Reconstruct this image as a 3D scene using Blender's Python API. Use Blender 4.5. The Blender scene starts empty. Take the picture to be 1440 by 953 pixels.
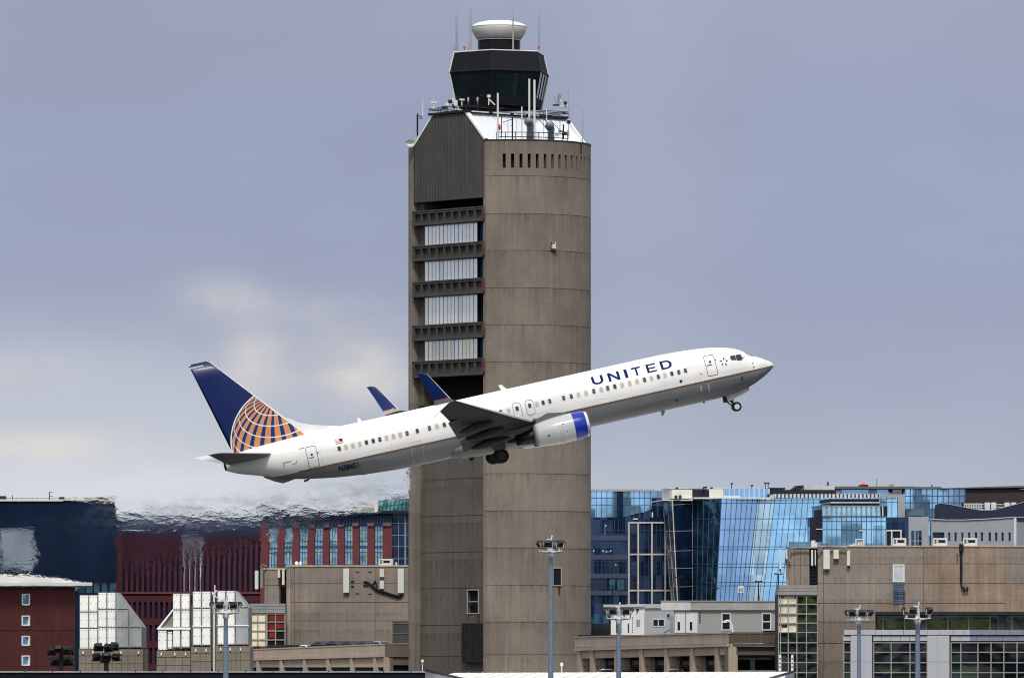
import bpy, bmesh, math, random
import numpy as np
from mathutils import Vector, Matrix
random.seed(7)
R_ = math.radians
SC = bpy.context.scene
COL = SC.collection
# ------------------------------------------------------------------ camera model (telephoto, level, lens shift)
F, EYE, CX, HY = 9800.0, 8.0, 720.0, 938.0
def P(px, py, Y):
    return Vector(((px-CX)/F*Y, Y, EYE-(py-HY)/F*Y))
def gpy(Y):                      # image row of the ground at distance Y
    return HY + EYE*F/Y

# ------------------------------------------------------------------ materials
MATS = {}
def nt(name):
    m = bpy.data.materials.new(name); m.use_nodes = True
    n = m.node_tree.nodes; l = m.node_tree.links
    b = n['Principled BSDF']
    return m, n, l, b
def node(n, t, **kw):
    x = n.new(t)
    for k, v in kw.items():
        if k.startswith('i_'):
            key = k[2:]
            key = int(key) if key.isdigit() else key.replace('_', ' ')
            x.inputs[key].default_value = v
        else: setattr(x, k, v)
    return x
def rgb(c): return (c[0], c[1], c[2], 1.0)
def M(name, col, rough=.6, metal=0., var=.15, vs=.6, bump=0., bs=20., streak=0., spec=.2, fine=0., fs=9., lifts=None, alpha=None, coat=0., emit=None):
    """plain procedural material: mottled base colour, optional rain streaks, fine grain and bump"""
    if name in MATS: return MATS[name]
    m, n, l, b = nt(name)
    b.inputs['Roughness'].default_value = rough
    b.inputs['Metallic'].default_value = metal
    b.inputs['Specular IOR Level'].default_value = spec
    if coat: b.inputs['Coat Weight'].default_value = coat; b.inputs['Coat Roughness'].default_value = .08
    tc = node(n, 'ShaderNodeTexCoord')
    last = None
    def mul(fac_socket, lo, hi, last):
        mr = node(n, 'ShaderNodeMapRange', i_1=.3, i_2=.7, i_3=lo, i_4=hi)
        l.new(fac_socket, mr.inputs[0])
        if last is None: return mr.outputs[0]
        mm = node(n, 'ShaderNodeMath', operation='MULTIPLY')
        l.new(last, mm.inputs[0]); l.new(mr.outputs[0], mm.inputs[1])
        return mm.outputs[0]
    nz = node(n, 'ShaderNodeTexNoise', i_Scale=vs, i_Detail=5., i_Roughness=.6)
    l.new(tc.outputs['Object'], nz.inputs['Vector'])
    last = mul(nz.outputs['Fac'], 1-var, 1+var, last)
    if streak:
        mp = node(n, 'ShaderNodeMapping'); mp.inputs['Scale'].default_value = (1.6, 1.6, .05)
        l.new(tc.outputs['Object'], mp.inputs['Vector'])
        ns = node(n, 'ShaderNodeTexNoise', i_Scale=1.3, i_Detail=6., i_Roughness=.65)
        l.new(mp.outputs[0], ns.inputs['Vector'])
        last = mul(ns.outputs['Fac'], 1-streak, 1+streak, last)
    if fine:
        nf = node(n, 'ShaderNodeTexNoise', i_Scale=fs, i_Detail=3., i_Roughness=.7)
        l.new(tc.outputs['Object'], nf.inputs['Vector'])
        last = mul(nf.outputs['Fac'], 1-fine, 1+fine, last)
    if lifts:                                   # concrete pours: each lift its own tone, runs of dirt below its top joint
        per, off, amt = lifts
        sx = node(n, 'ShaderNodeSeparateXYZ'); l.new(tc.outputs['Object'], sx.inputs[0])
        def mt(op, a, b_=None):
            x = node(n, 'ShaderNodeMath', operation=op)
            for i, v in enumerate((a, b_)):
                if v is None: continue
                if isinstance(v, (int, float)): x.inputs[i].default_value = v
                else: l.new(v, x.inputs[i])
            return x.outputs[0]
        t = mt('DIVIDE', mt('SUBTRACT', sx.outputs[2], off), per); fl = mt('FLOOR', t); fr = mt('FRACT', t)
        wn = node(n, 'ShaderNodeTexWhiteNoise', noise_dimensions='1D'); l.new(fl, wn.inputs['W'])
        tone = mt('MULTIPLY_ADD', wn.outputs['Value'], 2*amt); n.get(tone.node.name).inputs[2].default_value = 1-amt
        mp2 = node(n, 'ShaderNodeMapping'); mp2.inputs['Scale'].default_value = (2.2, 2.2, .12); l.new(tc.outputs['Object'], mp2.inputs[0])
        dn = node(n, 'ShaderNodeTexNoise', i_Scale=1.0, i_Detail=5.); l.new(mp2.outputs[0], dn.inputs['Vector'])
        dr = node(n, 'ShaderNodeMapRange', i_1=.42, i_2=.68, i_3=0., i_4=1.); l.new(dn.outputs['Fac'], dr.inputs[0])
        ex = mt('POWER', fr, 4.0); run = mt('SUBTRACT', 1.0, mt('MULTIPLY', mt('MULTIPLY', ex, dr.outputs[0]), amt*4.0))
        bl = node(n, 'ShaderNodeTexNoise', i_Scale=.09, i_Detail=3.); l.new(tc.outputs['Object'], bl.inputs['Vector'])
        br = node(n, 'ShaderNodeMapRange', i_1=.35, i_2=.65, i_3=1-amt, i_4=1+amt); l.new(bl.outputs['Fac'], br.inputs[0])
        last = mt('MULTIPLY', mt('MULTIPLY', mt('MULTIPLY', last, tone), run), br.outputs[0])
    mx = node(n, 'ShaderNodeVectorMath', operation='SCALE')
    mx.inputs[0].default_value = col
    l.new(last, mx.inputs['Scale'])
    l.new(mx.outputs[0], b.inputs['Base Color'])
    if bump:
        nb = node(n, 'ShaderNodeTexNoise', i_Scale=bs, i_Detail=4.)
        l.new(tc.outputs['Object'], nb.inputs['Vector'])
        bp = node(n, 'ShaderNodeBump', i_Strength=bump, i_Distance=.05)
        l.new(nb.outputs['Fac'], bp.inputs['Height']); l.new(bp.outputs[0], b.inputs['Normal'])
    if emit:
        b.inputs['Emission Color'].default_value = rgb(emit[0]); b.inputs['Emission Strength'].default_value = emit[1]
    MATS[name] = m
    return m
def glass(name, col, rough=.06, metal=.85, wob=.25, ws=.12, var=.25, vs=.12, cells=None, tilt=.10, spec=.5):
    """reflective building glass: tinted mirror with a little waviness; cells varies pane by pane"""
    if name in MATS: return MATS[name]
    m, n, l, b = nt(name)
    b.inputs['Roughness'].default_value = rough; b.inputs['Metallic'].default_value = metal; b.inputs['Specular IOR Level'].default_value = spec
    tc = node(n, 'ShaderNodeTexCoord')
    nz = node(n, 'ShaderNodeTexNoise', i_Scale=vs, i_Detail=4., i_Roughness=.55)
    l.new(tc.outputs['Object'], nz.inputs['Vector'])
    mr = node(n, 'ShaderNodeMapRange', i_1=.3, i_2=.7, i_3=1-var, i_4=1+var); l.new(nz.outputs['Fac'], mr.inputs[0])
    last = mr.outputs[0]
    if cells:
        mp = node(n, 'ShaderNodeVectorMath', operation='SNAP'); mp.inputs[1].default_value = cells[0]
        ad = node(n, 'ShaderNodeVectorMath', operation='ADD'); ad.inputs[1].default_value = (.37, 1e3, .21)
        l.new(tc.outputs['Object'], ad.inputs[0]); l.new(ad.outputs[0], mp.inputs[0])
        wn = node(n, 'ShaderNodeTexWhiteNoise'); l.new(mp.outputs[0], wn.inputs['Vector'])
        m2 = node(n, 'ShaderNodeMapRange', i_1=0., i_2=1., i_3=1-cells[1], i_4=1+cells[1]); l.new(wn.outputs['Value'], m2.inputs[0])
        mm = node(n, 'ShaderNodeMath', operation='MULTIPLY'); l.new(last, mm.inputs[0]); l.new(m2.outputs[0], mm.inputs[1]); last = mm.outputs[0]
    mx = node(n, 'ShaderNodeVectorMath', operation='SCALE'); mx.inputs[0].default_value = col
    l.new(last, mx.inputs['Scale']); l.new(mx.outputs[0], b.inputs['Base Color'])
    nb = node(n, 'ShaderNodeTexNoise', i_Scale=ws, i_Detail=2.); l.new(tc.outputs['Object'], nb.inputs['Vector'])
    bp = node(n, 'ShaderNodeBump', i_Strength=1., i_Distance=wob); l.new(nb.outputs['Fac'], bp.inputs['Height'])
    nrm = bp.outputs[0]
    if cells and tilt:                          # every pane sits at a slightly different angle
        s0 = node(n, 'ShaderNodeVectorMath', operation='SUBTRACT'); s0.inputs[1].default_value = (.5, .5, .5); l.new(wn.outputs['Color'], s0.inputs[0])
        s1 = node(n, 'ShaderNodeVectorMath', operation='SCALE'); s1.inputs['Scale'].default_value = tilt; l.new(s0.outputs[0], s1.inputs[0])
        s2 = node(n, 'ShaderNodeVectorMath', operation='ADD'); l.new(nrm, s2.inputs[0]); l.new(s1.outputs[0], s2.inputs[1])
        s3 = node(n, 'ShaderNodeVectorMath', operation='NORMALIZE'); l.new(s2.outputs[0], s3.inputs[0]); nrm = s3.outputs[0]
    l.new(nrm, b.inputs['Normal'])
    MATS[name] = m
    return m

# ------------------------------------------------------------------ object helpers
def tag(o, label=None, cat=None, group=None, kind=None):
    if label: o['label'] = label
    if cat: o['category'] = cat
    if group: o['group'] = group
    if kind: o['kind'] = kind
    return o
def thing(name, loc, label, cat, group=None):
    o = bpy.data.objects.new(name, None); COL.objects.link(o)
    o.empty_display_size = 1; o.location = loc
    return tag(o, label, cat, group)
class MB:
    def __init__(s): s.v = []; s.f = []; s.m = []; s.mi = 0; s.smooth = False; s.sm = []
    def add(s, vs, fs):
        o = len(s.v); s.v += [Vector(p) for p in vs]
        for f in fs:
            s.f.append([i+o for i in f]); s.m.append(s.mi); s.sm.append(s.smooth)
        return s
    def quad(s, a, b, c, d): return s.add([a, b, c, d], [(0, 1, 2, 3)])
    def hexa(s, b4, t4):
        return s.add(list(b4)+list(t4), [(3, 2, 1, 0), (4, 5, 6, 7), (0, 1, 5, 4), (1, 2, 6, 5), (2, 3, 7, 6), (3, 0, 4, 7)])
    def box(s, c, size, rz=0., mat=None):
        hx, hy, hz = size[0]/2, size[1]/2, size[2]/2
        pts = [(-hx, -hy, -hz), (hx, -hy, -hz), (hx, hy, -hz), (-hx, hy, -hz), (-hx, -hy, hz), (hx, -hy, hz), (hx, hy, hz), (-hx, hy, hz)]
        m = mat if mat else Matrix.Rotation(rz, 3, 'Z')
        pts = [m @ Vector(p)+Vector(c) for p in pts]
        return s.hexa(pts[:4], pts[4:])
    def prism(s, poly, off):
        n = len(poly); o = Vector(off)
        a = [Vector(p) for p in poly]; b = [p+o for p in a]
        fs = [tuple(range(n-1, -1, -1)), tuple(range(n, 2*n))]
        fs += [(i, (i+1) % n, n+(i+1) % n, n+i) for i in range(n)]
        return s.add(a+b, fs)
    def rod(s, p0, p1, r0, r1=None, n=8):
        r1 = r0 if r1 is None else r1
        p0 = Vector(p0); p1 = Vector(p1); d = (p1-p0)
        if d.length < 1e-6: return s
        d.normalize(); a = d.orthogonal().normalized(); b = d.cross(a)
        v = []
        for p, r in ((p0, r0), (p1, r1)):
            for i in range(n):
                t = 2*math.pi*i/n; v.append(p+a*math.cos(t)*r+b*math.sin(t)*r)
        fs = [(i, (i+1) % n, n+(i+1) % n, n+i) for i in range(n)]+[tuple(range(n-1, -1, -1)), tuple(range(n, 2*n))]
        return s.add(v, fs)
    def tube(s, pts, r, n=8):
        for a, b in zip(pts[:-1], pts[1:]): s.rod(a, b, r, r, n)
        return s
    def rings(s, rings, cap0=True, cap1=True, closed=True):
        n = len(rings[0]); v = [p for r in rings for p in r]; fs = []
        for k in range(len(rings)-1):
            for i in range(n if closed else n-1):
                j = (i+1) % n
                fs.append((k*n+i, k*n+j, (k+1)*n+j, (k+1)*n+i))
        if cap0: fs.append(tuple(range(n-1, -1, -1)))
        if cap1: fs.append(tuple(range((len(rings)-1)*n, len(rings)*n)))
        return s.add(v, fs)
    def lathe(s, c, prof, n=24, axis='Z', caps=True):
        """prof: list of (radius, height); axis Z"""
        rg = []
        for r, h in prof:
            rg.append([Vector(c)+Vector((r*math.cos(2*math.pi*i/n), r*math.sin(2*math.pi*i/n), h)) for i in range(n)])
        return s.rings(rg, caps, caps)
    def relief(s, fn, us, zs, depth, mat=None):
        """wall of cells each set back by its own depth, with the reveals between them"""
        nu, nz = len(us)-1, len(zs)-1
        D = [[depth(i, j) for j in range(nz)] for i in range(nu)]
        for i in range(nu):
            for j in range(nz):
                d = D[i][j]
                if d is None: continue
                if mat: s.mi = mat(i, j)
                s.quad(fn(us[i], zs[j], d), fn(us[i+1], zs[j], d), fn(us[i+1], zs[j+1], d), fn(us[i], zs[j+1], d))
        if mat: s.mi = 0
        for i in range(nu):
            for j in range(nz):
                d = D[i][j]
                if d is None: continue
                if i+1 < nu and D[i+1][j] is not None and abs(D[i+1][j]-d) > 1e-6:
                    e = D[i+1][j]; s.quad(fn(us[i+1], zs[j], d), fn(us[i+1], zs[j+1], d), fn(us[i+1], zs[j+1], e), fn(us[i+1], zs[j], e))
                if j+1 < nz and D[i][j+1] is not None and abs(D[i][j+1]-d) > 1e-6:
                    e = D[i][j+1]; s.quad(fn(us[i], zs[j+1], d), fn(us[i+1], zs[j+1], d), fn(us[i+1], zs[j+1], e), fn(us[i], zs[j+1], e))
        return s
    def build(s, name, mat, parent=None, local=False, bevel=0., autosmooth=False, keep=False):
        me = bpy.data.meshes.new(name)
        off = Vector((0, 0, 0))
        root = parent
        if not local and root is not None:
            q = root
            while q is not None: off += q.location; q = q.parent
        me.from_pydata([tuple(p-off) for p in s.v], [], s.f)
        mats = mat if isinstance(mat, (list, tuple)) else [mat]
        for m in mats: me.materials.append(m)
        for p, mi, sm in zip(me.polygons, s.m, s.sm):
            p.material_index = mi; p.use_smooth = sm
        bm = bmesh.new(); bm.from_mesh(me)
        bmesh.ops.remove_doubles(bm, verts=bm.verts, dist=1e-4)
        if not keep: bmesh.ops.recalc_face_normals(bm, faces=bm.faces)
        bm.to_mesh(me); bm.free(); me.update()
        o = bpy.data.objects.new(name, me); COL.objects.link(o)
        if parent is not None: o.parent = parent
        if bevel:
            b = o.modifiers.new('bevel', 'BEVEL'); b.width = bevel; b.segments = 2; b.limit_method = 'ANGLE'
        if autosmooth:
            for p in me.polygons: p.use_smooth = True
            try: me.set_sharp_from_angle(angle=R_(35))
            except Exception: pass
        return o
def copy_tree(o, parent=None, dz=None):
    c = o.copy(); COL.objects.link(c); c.parent = parent
    for ch in list(o.children): copy_tree(ch, c)
    return c
class Wall:
    """a vertical plane given by two columns of the view and their distances; pt() places a point of it"""
    def __init__(s, x0, Y0, x1, Y1):
        s.a = P(x0, HY, Y0); s.b = P(x1, HY, Y1)
        d = (s.b-s.a); d.z = 0; d.normalize(); s.d = d
        n = Vector((d.y, -d.x, 0))
        if n.y > 0: n = -n
        s.n = n
    def Y(s, px):
        r = Vector(((px-CX)/F, 1, 0)); return s.a.dot(s.n)/r.dot(s.n)
    def pt(s, px, py, d=0.):
        return P(px, py, s.Y(px))+s.n*d
    def box(s, mb, x0, x1, y0, y1, d0, d1):
        q = [s.pt(x0, y1, d1), s.pt(x1, y1, d1), s.pt(x1, y1, d0), s.pt(x0, y1, d0)]
        t = [s.pt(x0, y0, d1), s.pt(x1, y0, d1), s.pt(x1, y0, d0), s.pt(x0, y0, d0)]
        return mb.hexa(q, t)
    def rel(s, mb, xs, ys, depth, mat=None, d0=0.):
        return mb.relief(lambda x, y, d: s.pt(x, y, d0-d), xs, ys, depth, mat)
    def bars(s, mb, xs, ys, x0, x1, y0, y1, w=.1, d0=0., d1=.1, wh=None):
        """mullion grid: verticals at xs, horizontals at ys (w in metres)"""
        wh = wh or w
        for x in xs:
            k = w/2*F/s.Y(x); s.box(mb, x-k, x+k, y0, y1, d0, d1)
        for y in ys:
            k = wh/2*F/s.Y((x0+x1)/2); s.box(mb, x0, x1, y-k, y+k, d0, d1+.004)
        return mb
def lin(a, b, n): return [a+(b-a)*i/n for i in range(n+1)]

# ------------------------------------------------------------------ shared materials
conc = M('tower_concrete', (.192, .165, .140), .9, var=.13, vs=.22, streak=.12, fine=.10, fs=3.2, lifts=(4.776, 66.5, .10), bump=.3, bs=6)
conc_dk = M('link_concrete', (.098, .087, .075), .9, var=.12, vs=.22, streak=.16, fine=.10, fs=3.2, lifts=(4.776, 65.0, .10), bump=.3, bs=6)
conc_lt = M('precast_concrete', (.40, .325, .265), .9, var=.10, vs=.3, streak=.10, fine=.08, fs=4)
conc_tm = M('terminal_concrete', (.215, .182, .156), .9, lifts=(2.45, 1.2, .09), var=.10, vs=.25, streak=.12, fine=.1, fs=4)
conc_wm = M('warm_concrete', (.228, .174, .134), .9, lifts=(2.45, 1.2, .05), var=.22, vs=.25, streak=.2, fine=.1, fs=4)
void = M('dark_void', (.006, .007, .010), .8, var=.1)
darkmetal = M('dark_metal', (.03, .032, .037), .5, var=.2)
blackmetal = M('black_metal', (.012, .012, .014), .5, var=.2)
whitemetal = M('white_paint', (.74, .75, .75), .4, var=.06, vs=.5)
offwhite = M('off_white', (.60, .61, .58), .5, var=.08, vs=.8)
greymetal = M('grey_metal', (.30, .32, .35), .45, var=.08, vs=.8)
steel = M('galvanised_steel', (.155, .205, .275), .5, metal=.2, var=.1, vs=3)
redpaint = M('red_paint', (.45, .03, .02), .5, var=.2)
rust = M('rust_stain', (.075, .03, .018), .9, var=.4, vs=2)
# ================================================================== CONTROL TOWER
PHI = R_(50)
UV, VV = Vector((math.cos(PHI), -math.sin(PHI), 0)), Vector((math.sin(PHI), math.cos(PHI), 0))
TO = P(683, HY, 900); TO.z = 0
L, W, RA = 15.6, 17.67, 10.2
def T(u, v, z): return TO+UV*(u-L)+VV*v+Vector((0, 0, z))
def tz(py): return EYE+(HY-py)*900/F
CTR = T(L/2, W/2, 0)
tower = thing('control_tower', Vector((CTR.x, CTR.y, 0)), 'tall brown concrete control tower with rounded pylons and a dark glass cab on top', 'control tower')
ZT = tz(198)
def pylon(near):
    mb = MB()
    s = 1 if near else -1
    u0 = L if near else 0.
    tk = .5 if near else .95
    def fn(a, z, d):
        r = RA-d
        return T(u0+s*(-RA*.5+r*math.cos(a)), W/2+r*math.sin(a), z)
    nd = [R_(a) for a in np.linspace(-60, 60, 61)]
    slots = []
    if near:
        for k in range(16):
            c = R_(-46.2+6.1*k); slots.append((c-R_(1.15), c+R_(1.15)))
    us = sorted(set([round(x, 5) for x in nd if not any(a-.008 < x < b+.008 for a, b in slots)]+[round(x, 5) for q in slots for x in q]))
    joints = [248, 301, 352.5, 405, 457, 509, 562, 614, 666, 718.4, 771, 823, 875, 920, 972]
    zc = [0.0]
    for j in reversed(joints): zc += [tz(j)-.05, tz(j)+.05]
    zc += [tz(236.5), tz(216.5), ZT]
    zc = sorted(zc)
    zj = [tz(j) for j in joints]
    z1, z2 = tz(236.5), tz(216.5)
    def depth(i, j):
        zm = (zc[j]+zc[j+1])/2; am = (us[i]+us[i+1])/2
        if any(abs(zm-q) < .04 for q in zj): return .045
        if z1 < zm < z2 and any(a < am < b for a, b in slots): return .7
        return 0.
    def mt(i, j):
        zm = (zc[j]+zc[j+1])/2
        if depth(i, j) > .5: return 1
        return 2 if depth(i, j) > .05 else 0
    mb.relief(fn, us, zc, depth, mt)
    e0, e1 = fn(us[0], 0, 0), fn(us[-1], 0, 0)
    # end faces, inner side, top
    def U(u): return u0-s*u
    for v in (0., W):
        mb.quad(T(U(0), v, 0), T(U(tk), v, 0), T(U(tk), v, ZT), T(U(0), v, ZT))
    mb.quad(T(U(tk), 0, 0), T(U(tk), W, 0), T(U(tk), W, ZT), T(U(tk), 0, ZT))
    top = [fn(a, ZT, 0) for a in us]+[T(U(tk), W, ZT), T(U(tk), 0, ZT)]
    mb.add(top, [tuple(range(len(top)))])
    jm = M('joint_groove', (.105, .092, .078), .9, var=.2)  # darker concrete tone for the recessed joints
    return mb.build('pylon', [conc, void, jm], tower)
pylon(True); pylon(False)
# parapet coping of the near pylon
mb = MB()
aa = [R_(a) for a in np.linspace(-60, 60, 41)]
def arcp(a, r, z): return T(L-RA*.5+r*math.cos(a), W/2+r*math.sin(a), z)
ring = []
for a in aa: ring.append([arcp(a, RA+.06, ZT), arcp(a, RA+.06, ZT+.16), arcp(a, RA-.35, ZT+.16), arcp(a, RA-.35, ZT)])
mb.rings(ring); mb.build('coping', darkmetal, tower)
# link wall below the office floors
WZ = [0, tz(970), tz(922), tz(878), tz(826), tz(775), tz(723.5), tz(671), tz(618), tz(566)]
zc = [0]
for z in WZ[1:-1]: zc += [z-.05, z+.05]
zc += [WZ[-1]]
mb = MB()
# window opening in the wall, px 657-673, y 828-861
def upx(px, v): return (px-573.7-8.34*v)/7.0
ua, ub = upx(657.5, 1.08), upx(672.5, 1.08); za, zb = tz(861), tz(829)
us = [.95, ua, ub, L-.4]; zc2 = sorted(zc+[za, zb])
def dep(i, j):
    zm = (zc2[j]+zc2[j+1])/2
    if i == 1 and za < zm < zb: return .45
    if any(abs(zm-q) < .04 for q in WZ[1:-1]): return .06
    return 0.
mb.relief(lambda u, z, d: T(u, 1.08+d, z), us, zc2, dep, lambda i, j: 1 if dep(i, j) > .3 else (2 if dep(i, j) > .01 else 0))
mb.mi = 0
mb.quad(T(.95, 1.08, WZ[-1]), T(L-.4, 1.08, WZ[-1]), T(L-.4, 9, WZ[-1]), T(.95, 9, WZ[-1]))
mb.build('wall', [conc_dk, void, MATS['joint_groove']], tower)
mb = MB()
for a, b, c, d in ((ua-.12, ua, za-.12, zb+.12), (ub, ub+.12, za-.12, zb+.12), (ua, ub, zb, zb+.12), (ua, ub, za-.12, za), (ua, ub, (za+zb)/2-.05, (za+zb)/2+.05)):
    mb.hexa([T(a, 1.0, c), T(b, 1.0, c), T(b, 1.2, c), T(a, 1.2, c)], [T(a, 1.0, d), T(b, 1.0, d), T(b, 1.2, d), T(a, 1.2, d)])
wf = mb.build('window_frame', greymetal, tower)
mb = MB()
for a, b, z0, z1 in ((ua+.0, ua+.3, za-1.0, za-.12), (ub-.3, ub+.35, za-1.3, za-.12)):
    mb.quad(T(a, 1.072, z0), T(b, 1.072, z0), T(b-.1, 1.072, z1), T(a, 1.072, z1))
mb.build('rust_stain', rust, tower)
# louvre box low on the wall (px 650-683, y 874-932)
mb = MB(); a, b = upx(650.5, .5), L-.55
z0, z1 = tz(931), tz(875)
mb.hexa([T(a, .5, z0), T(b, .5, z0), T(b, 1.07, z0), T(a, 1.07, z0)], [T(a, .5, z1), T(b, .5, z1), T(b, 1.07, z1), T(a, 1.07, z1)])
n = 10
for k in range(n+1):
    u = a+(b-a)*k/n
    mb.hexa([T(u-.05, .3, z0+.1), T(u+.05, .3, z0+.1), T(u+.05, .498, z0+.1), T(u-.05, .498, z0+.1)], [T(u-.05, .3, z1-.1), T(u+.05, .3, z1-.1), T(u+.05, .498, z1-.1), T(u-.05, .498, z1-.1)])
mb.build('louvre_grille', M('louvre', (.035, .036, .04), .5, metal=.4, var=.3, vs=2), tower, bevel=.02)
# slit window in the near pylon (px 778-788, y 798-822)
def apx(px):                                # angle on the near pylon of a view column
    return R_(50)-math.acos(max(-1, min(1, (px-683)/111.-.342)))
a0, a1 = apx(777.5), apx(788.5)
mb = MB()
q = lambda a, z, r: arcp(a, RA+r, z)
z0, z1 = tz(822), tz(798.5)
mb.quad(q(a0, z0, .03), q(a1, z0, .03), q(a1, z1, .03), q(a0, z1, .03)); wf2 = mb.build('window', void, tower)
mb = MB(); w = .012
for b0, b1, y0, y1 in ((a0-w, a0, z0-.12, z1+.12), (a1, a1+w, z0-.12, z1+.12), (a0, a1, z1, z1+.12), (a0, a1, z0-.12, z0)):
    mb.hexa([q(b0, y0, .14), q(b1, y0, .14), q(b1, y0, -.01), q(b0, y0, -.01)], [q(b0, y1, .14), q(b1, y1, .14), q(b1, y1, -.01), q(b0, y1, -.01)])
mb.build('frame', greymetal, wf2)
mb = MB(); mb.quad(q(a1-.03, z0-1.4, .012), q(a1-.01, z0-1.4, .012), q(a1, z0-.13, .012), q(a1-.05, z0-.13, .012)); mb.build('rust_stain', rust, tower)
# office floors: inner core wall + pier, windows, spandrels
zt_ = tz(276)
mb = MB()
mb.quad(T(.95, 3.2, WZ[-1]), T(L-.4, 3.2, WZ[-1]), T(L-.4, 3.2, zt_+3), T(.95, 3.2, zt_+3))
mb.build('loggia_back', void, tower)
mb = MB()
mb.hexa([T(.95, .75, WZ[-1]), T(2.15, .75, WZ[-1]), T(2.15, 3.15, WZ[-1]), T(.95, 3.15, WZ[-1])], [T(.95, .75, zt_+2), T(2.15, .75, zt_+2), T(2.15, 3.15, zt_+2), T(.95, 3.15, zt_+2)])
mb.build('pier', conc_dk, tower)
SP = [(289.7, 310.5), (339, 361), (390, 412), (452, 474), (503, 526.5)]
spm = M('spandrel_metal', (.062, .06, .06), .55, var=.15, vs=.5, streak=.15)
for k, (ya, yb) in enumerate(SP):
    za, zb = tz(yb), tz(ya)
    a, b = 1.05, 15.35
    us = [a, a+.3]; n = 9; wd = (b-a-.3)/n
    for i in range(n): us += [a+.3+wd*i+.12+.02, a+.3+wd*(i+1)-.1]
    us += [b]
    us = sorted(set(us)); zs = [za, za+.38, zb-.42, zb]
    mb = MB()
    def dd(i, j):
        um = (us[i]+us[i+1])/2
        if j == 1 and us[i+1]-us[i] > .8: return .42
        return 0.
    mb.relief(lambda u, z, d: T(u, -.38+d, z), us, zs, dd)
    mb.quad(T(a, -.38, za), T(b, -.38, za), T(b, 3, za), T(a, 3, za)); mb.quad(T(a, -.38, zb), T(b, -.38, zb), T(b, 3, zb), T(a, 3, zb))
    mb.quad(T(a, -.38, za), T(a, 0.5, za), T(a, .5, zb), T(a, -.38, zb)); mb.quad(T(b, -.38, za), T(b, .0, za), T(b, .0, zb), T(b, -.38, zb))
    # thin proud lips top and bottom
    for zz in (za+.002, zb-.16):
        mb.hexa([T(a, -.46, zz), T(b, -.46, zz), T(b, -.382, zz), T(a, -.382, zz)], [T(a, -.46, zz+.16), T(b, -.46, zz+.16), T(b, -.382, zz+.16), T(a, -.382, zz+.16)])
    sp = mb.build('spandrel', spm, tower)
    mb = MB(); mb.hexa([T(b+.004, -.3, za+.25), T(b+.16, -.3, za+.25), T(b+.16, -.05, za+.25), T(b+.004, -.05, za+.25)], [T(b+.004, -.3, zb-.75), T(b+.16, -.3, zb-.75), T(b+.16, -.05, zb-.75), T(b+.004, -.05, zb-.75)])
    mb.build('end_bracket', M('red_lead', (.15, .04, .03), .7, var=.4, vs=3), sp)
    if k < 4:
        zlo, zhi = tz(SP[k+1][0])+.0, za
        # blinds behind glass: 14 vertical strips
        wb = MB(); n = 14; u0, u1 = 2.2, 13.0
        for i in range(n):
            ua_ = u0+(u1-u0)*i/n; ub_ = u0+(u1-u0)*(i+1)/n
            wb.mi = random.choice((0, 0, 0, 1, 1, 2))
            wb.quad(T(ua_+.03, .78, zlo), T(ub_-.03, .78, zlo), T(ub_-.03, .78+random.uniform(-.004, .004), zhi), T(ua_+.03, .78, zhi))
        warm = k == 3
        cs = [(1., .985, .90) if not warm else (1., .93, .74), (.93, .97, .93), (.84, .83, .74)]
        wn = wb.build('window_band', [M('blind_%s%d' % ('w' if warm else 'c', i), c, .2, metal=.8, var=.06, vs=1.2, streak=.08) for i, c in enumerate(cs)], tower)
        fr = MB(); 
        for i in range(n+1):
            u = u0+(u1-u0)*i/n; fr.hexa([T(u-.04, .77, zlo), T(u+.04, .77, zlo), T(u+.04, 1.1, zlo), T(u-.04, 1.1, zlo)], [T(u-.04, .77, zhi), T(u+.04, .77, zhi), T(u+.04, 1.1, zhi), T(u-.04, 1.1, zhi)])
        fr.build('mullions', blackmetal, wn)
        pb = MB(); pb.quad(T(13.05, 1.2, zlo), T(15, 1.2, zlo), T(15, 1.2, zhi), T(13.05, 1.2, zhi))
        pb.build('pane', glass('blue_pane', (.035, .10, .19), metal=.6), tower) if k != 2 else pb.build('pane', void, tower)
# ribbed metal cladding under the roof
clad = M('ribbed_cladding', (.076, .073, .070), .6, var=.12, vs=.4, streak=.22, fine=.1)
prof = [(1.0, tz(277.5)), (15.25, tz(277.5)), (15.25, tz(198.5)), (11.55, tz(157.3)), (5.1, tz(157.3)), (1.0, tz(199.2))]
mb = MB(); mb.prism([T(u, -.1, z) for u, z in prof], VV*.5)
def topz(u):
    if u < 5.1: return tz(199.2)+(tz(157.3)-tz(199.2))*(u-1)/4.1
    if u < 11.55: return tz(157.3)
    return tz(157.3)+(tz(198.5)-tz(157.3))*(u-11.55)/3.7
u = 1.15
while u < 15.2:
    h = topz(u)-.05; z0 = tz(277.5)+.03; w = .07
    mb.hexa([T(u-w, -.2, z0), T(u+w, -.2, z0), T(u+w, -.101, z0), T(u-w, -.101, z0)], [T(u-w, -.2, h), T(u+w, -.2, h), T(u+w, -.101, h), T(u-w, -.101, h)])
    u += .31
mb.build('cladding_panel', clad, tower)
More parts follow.
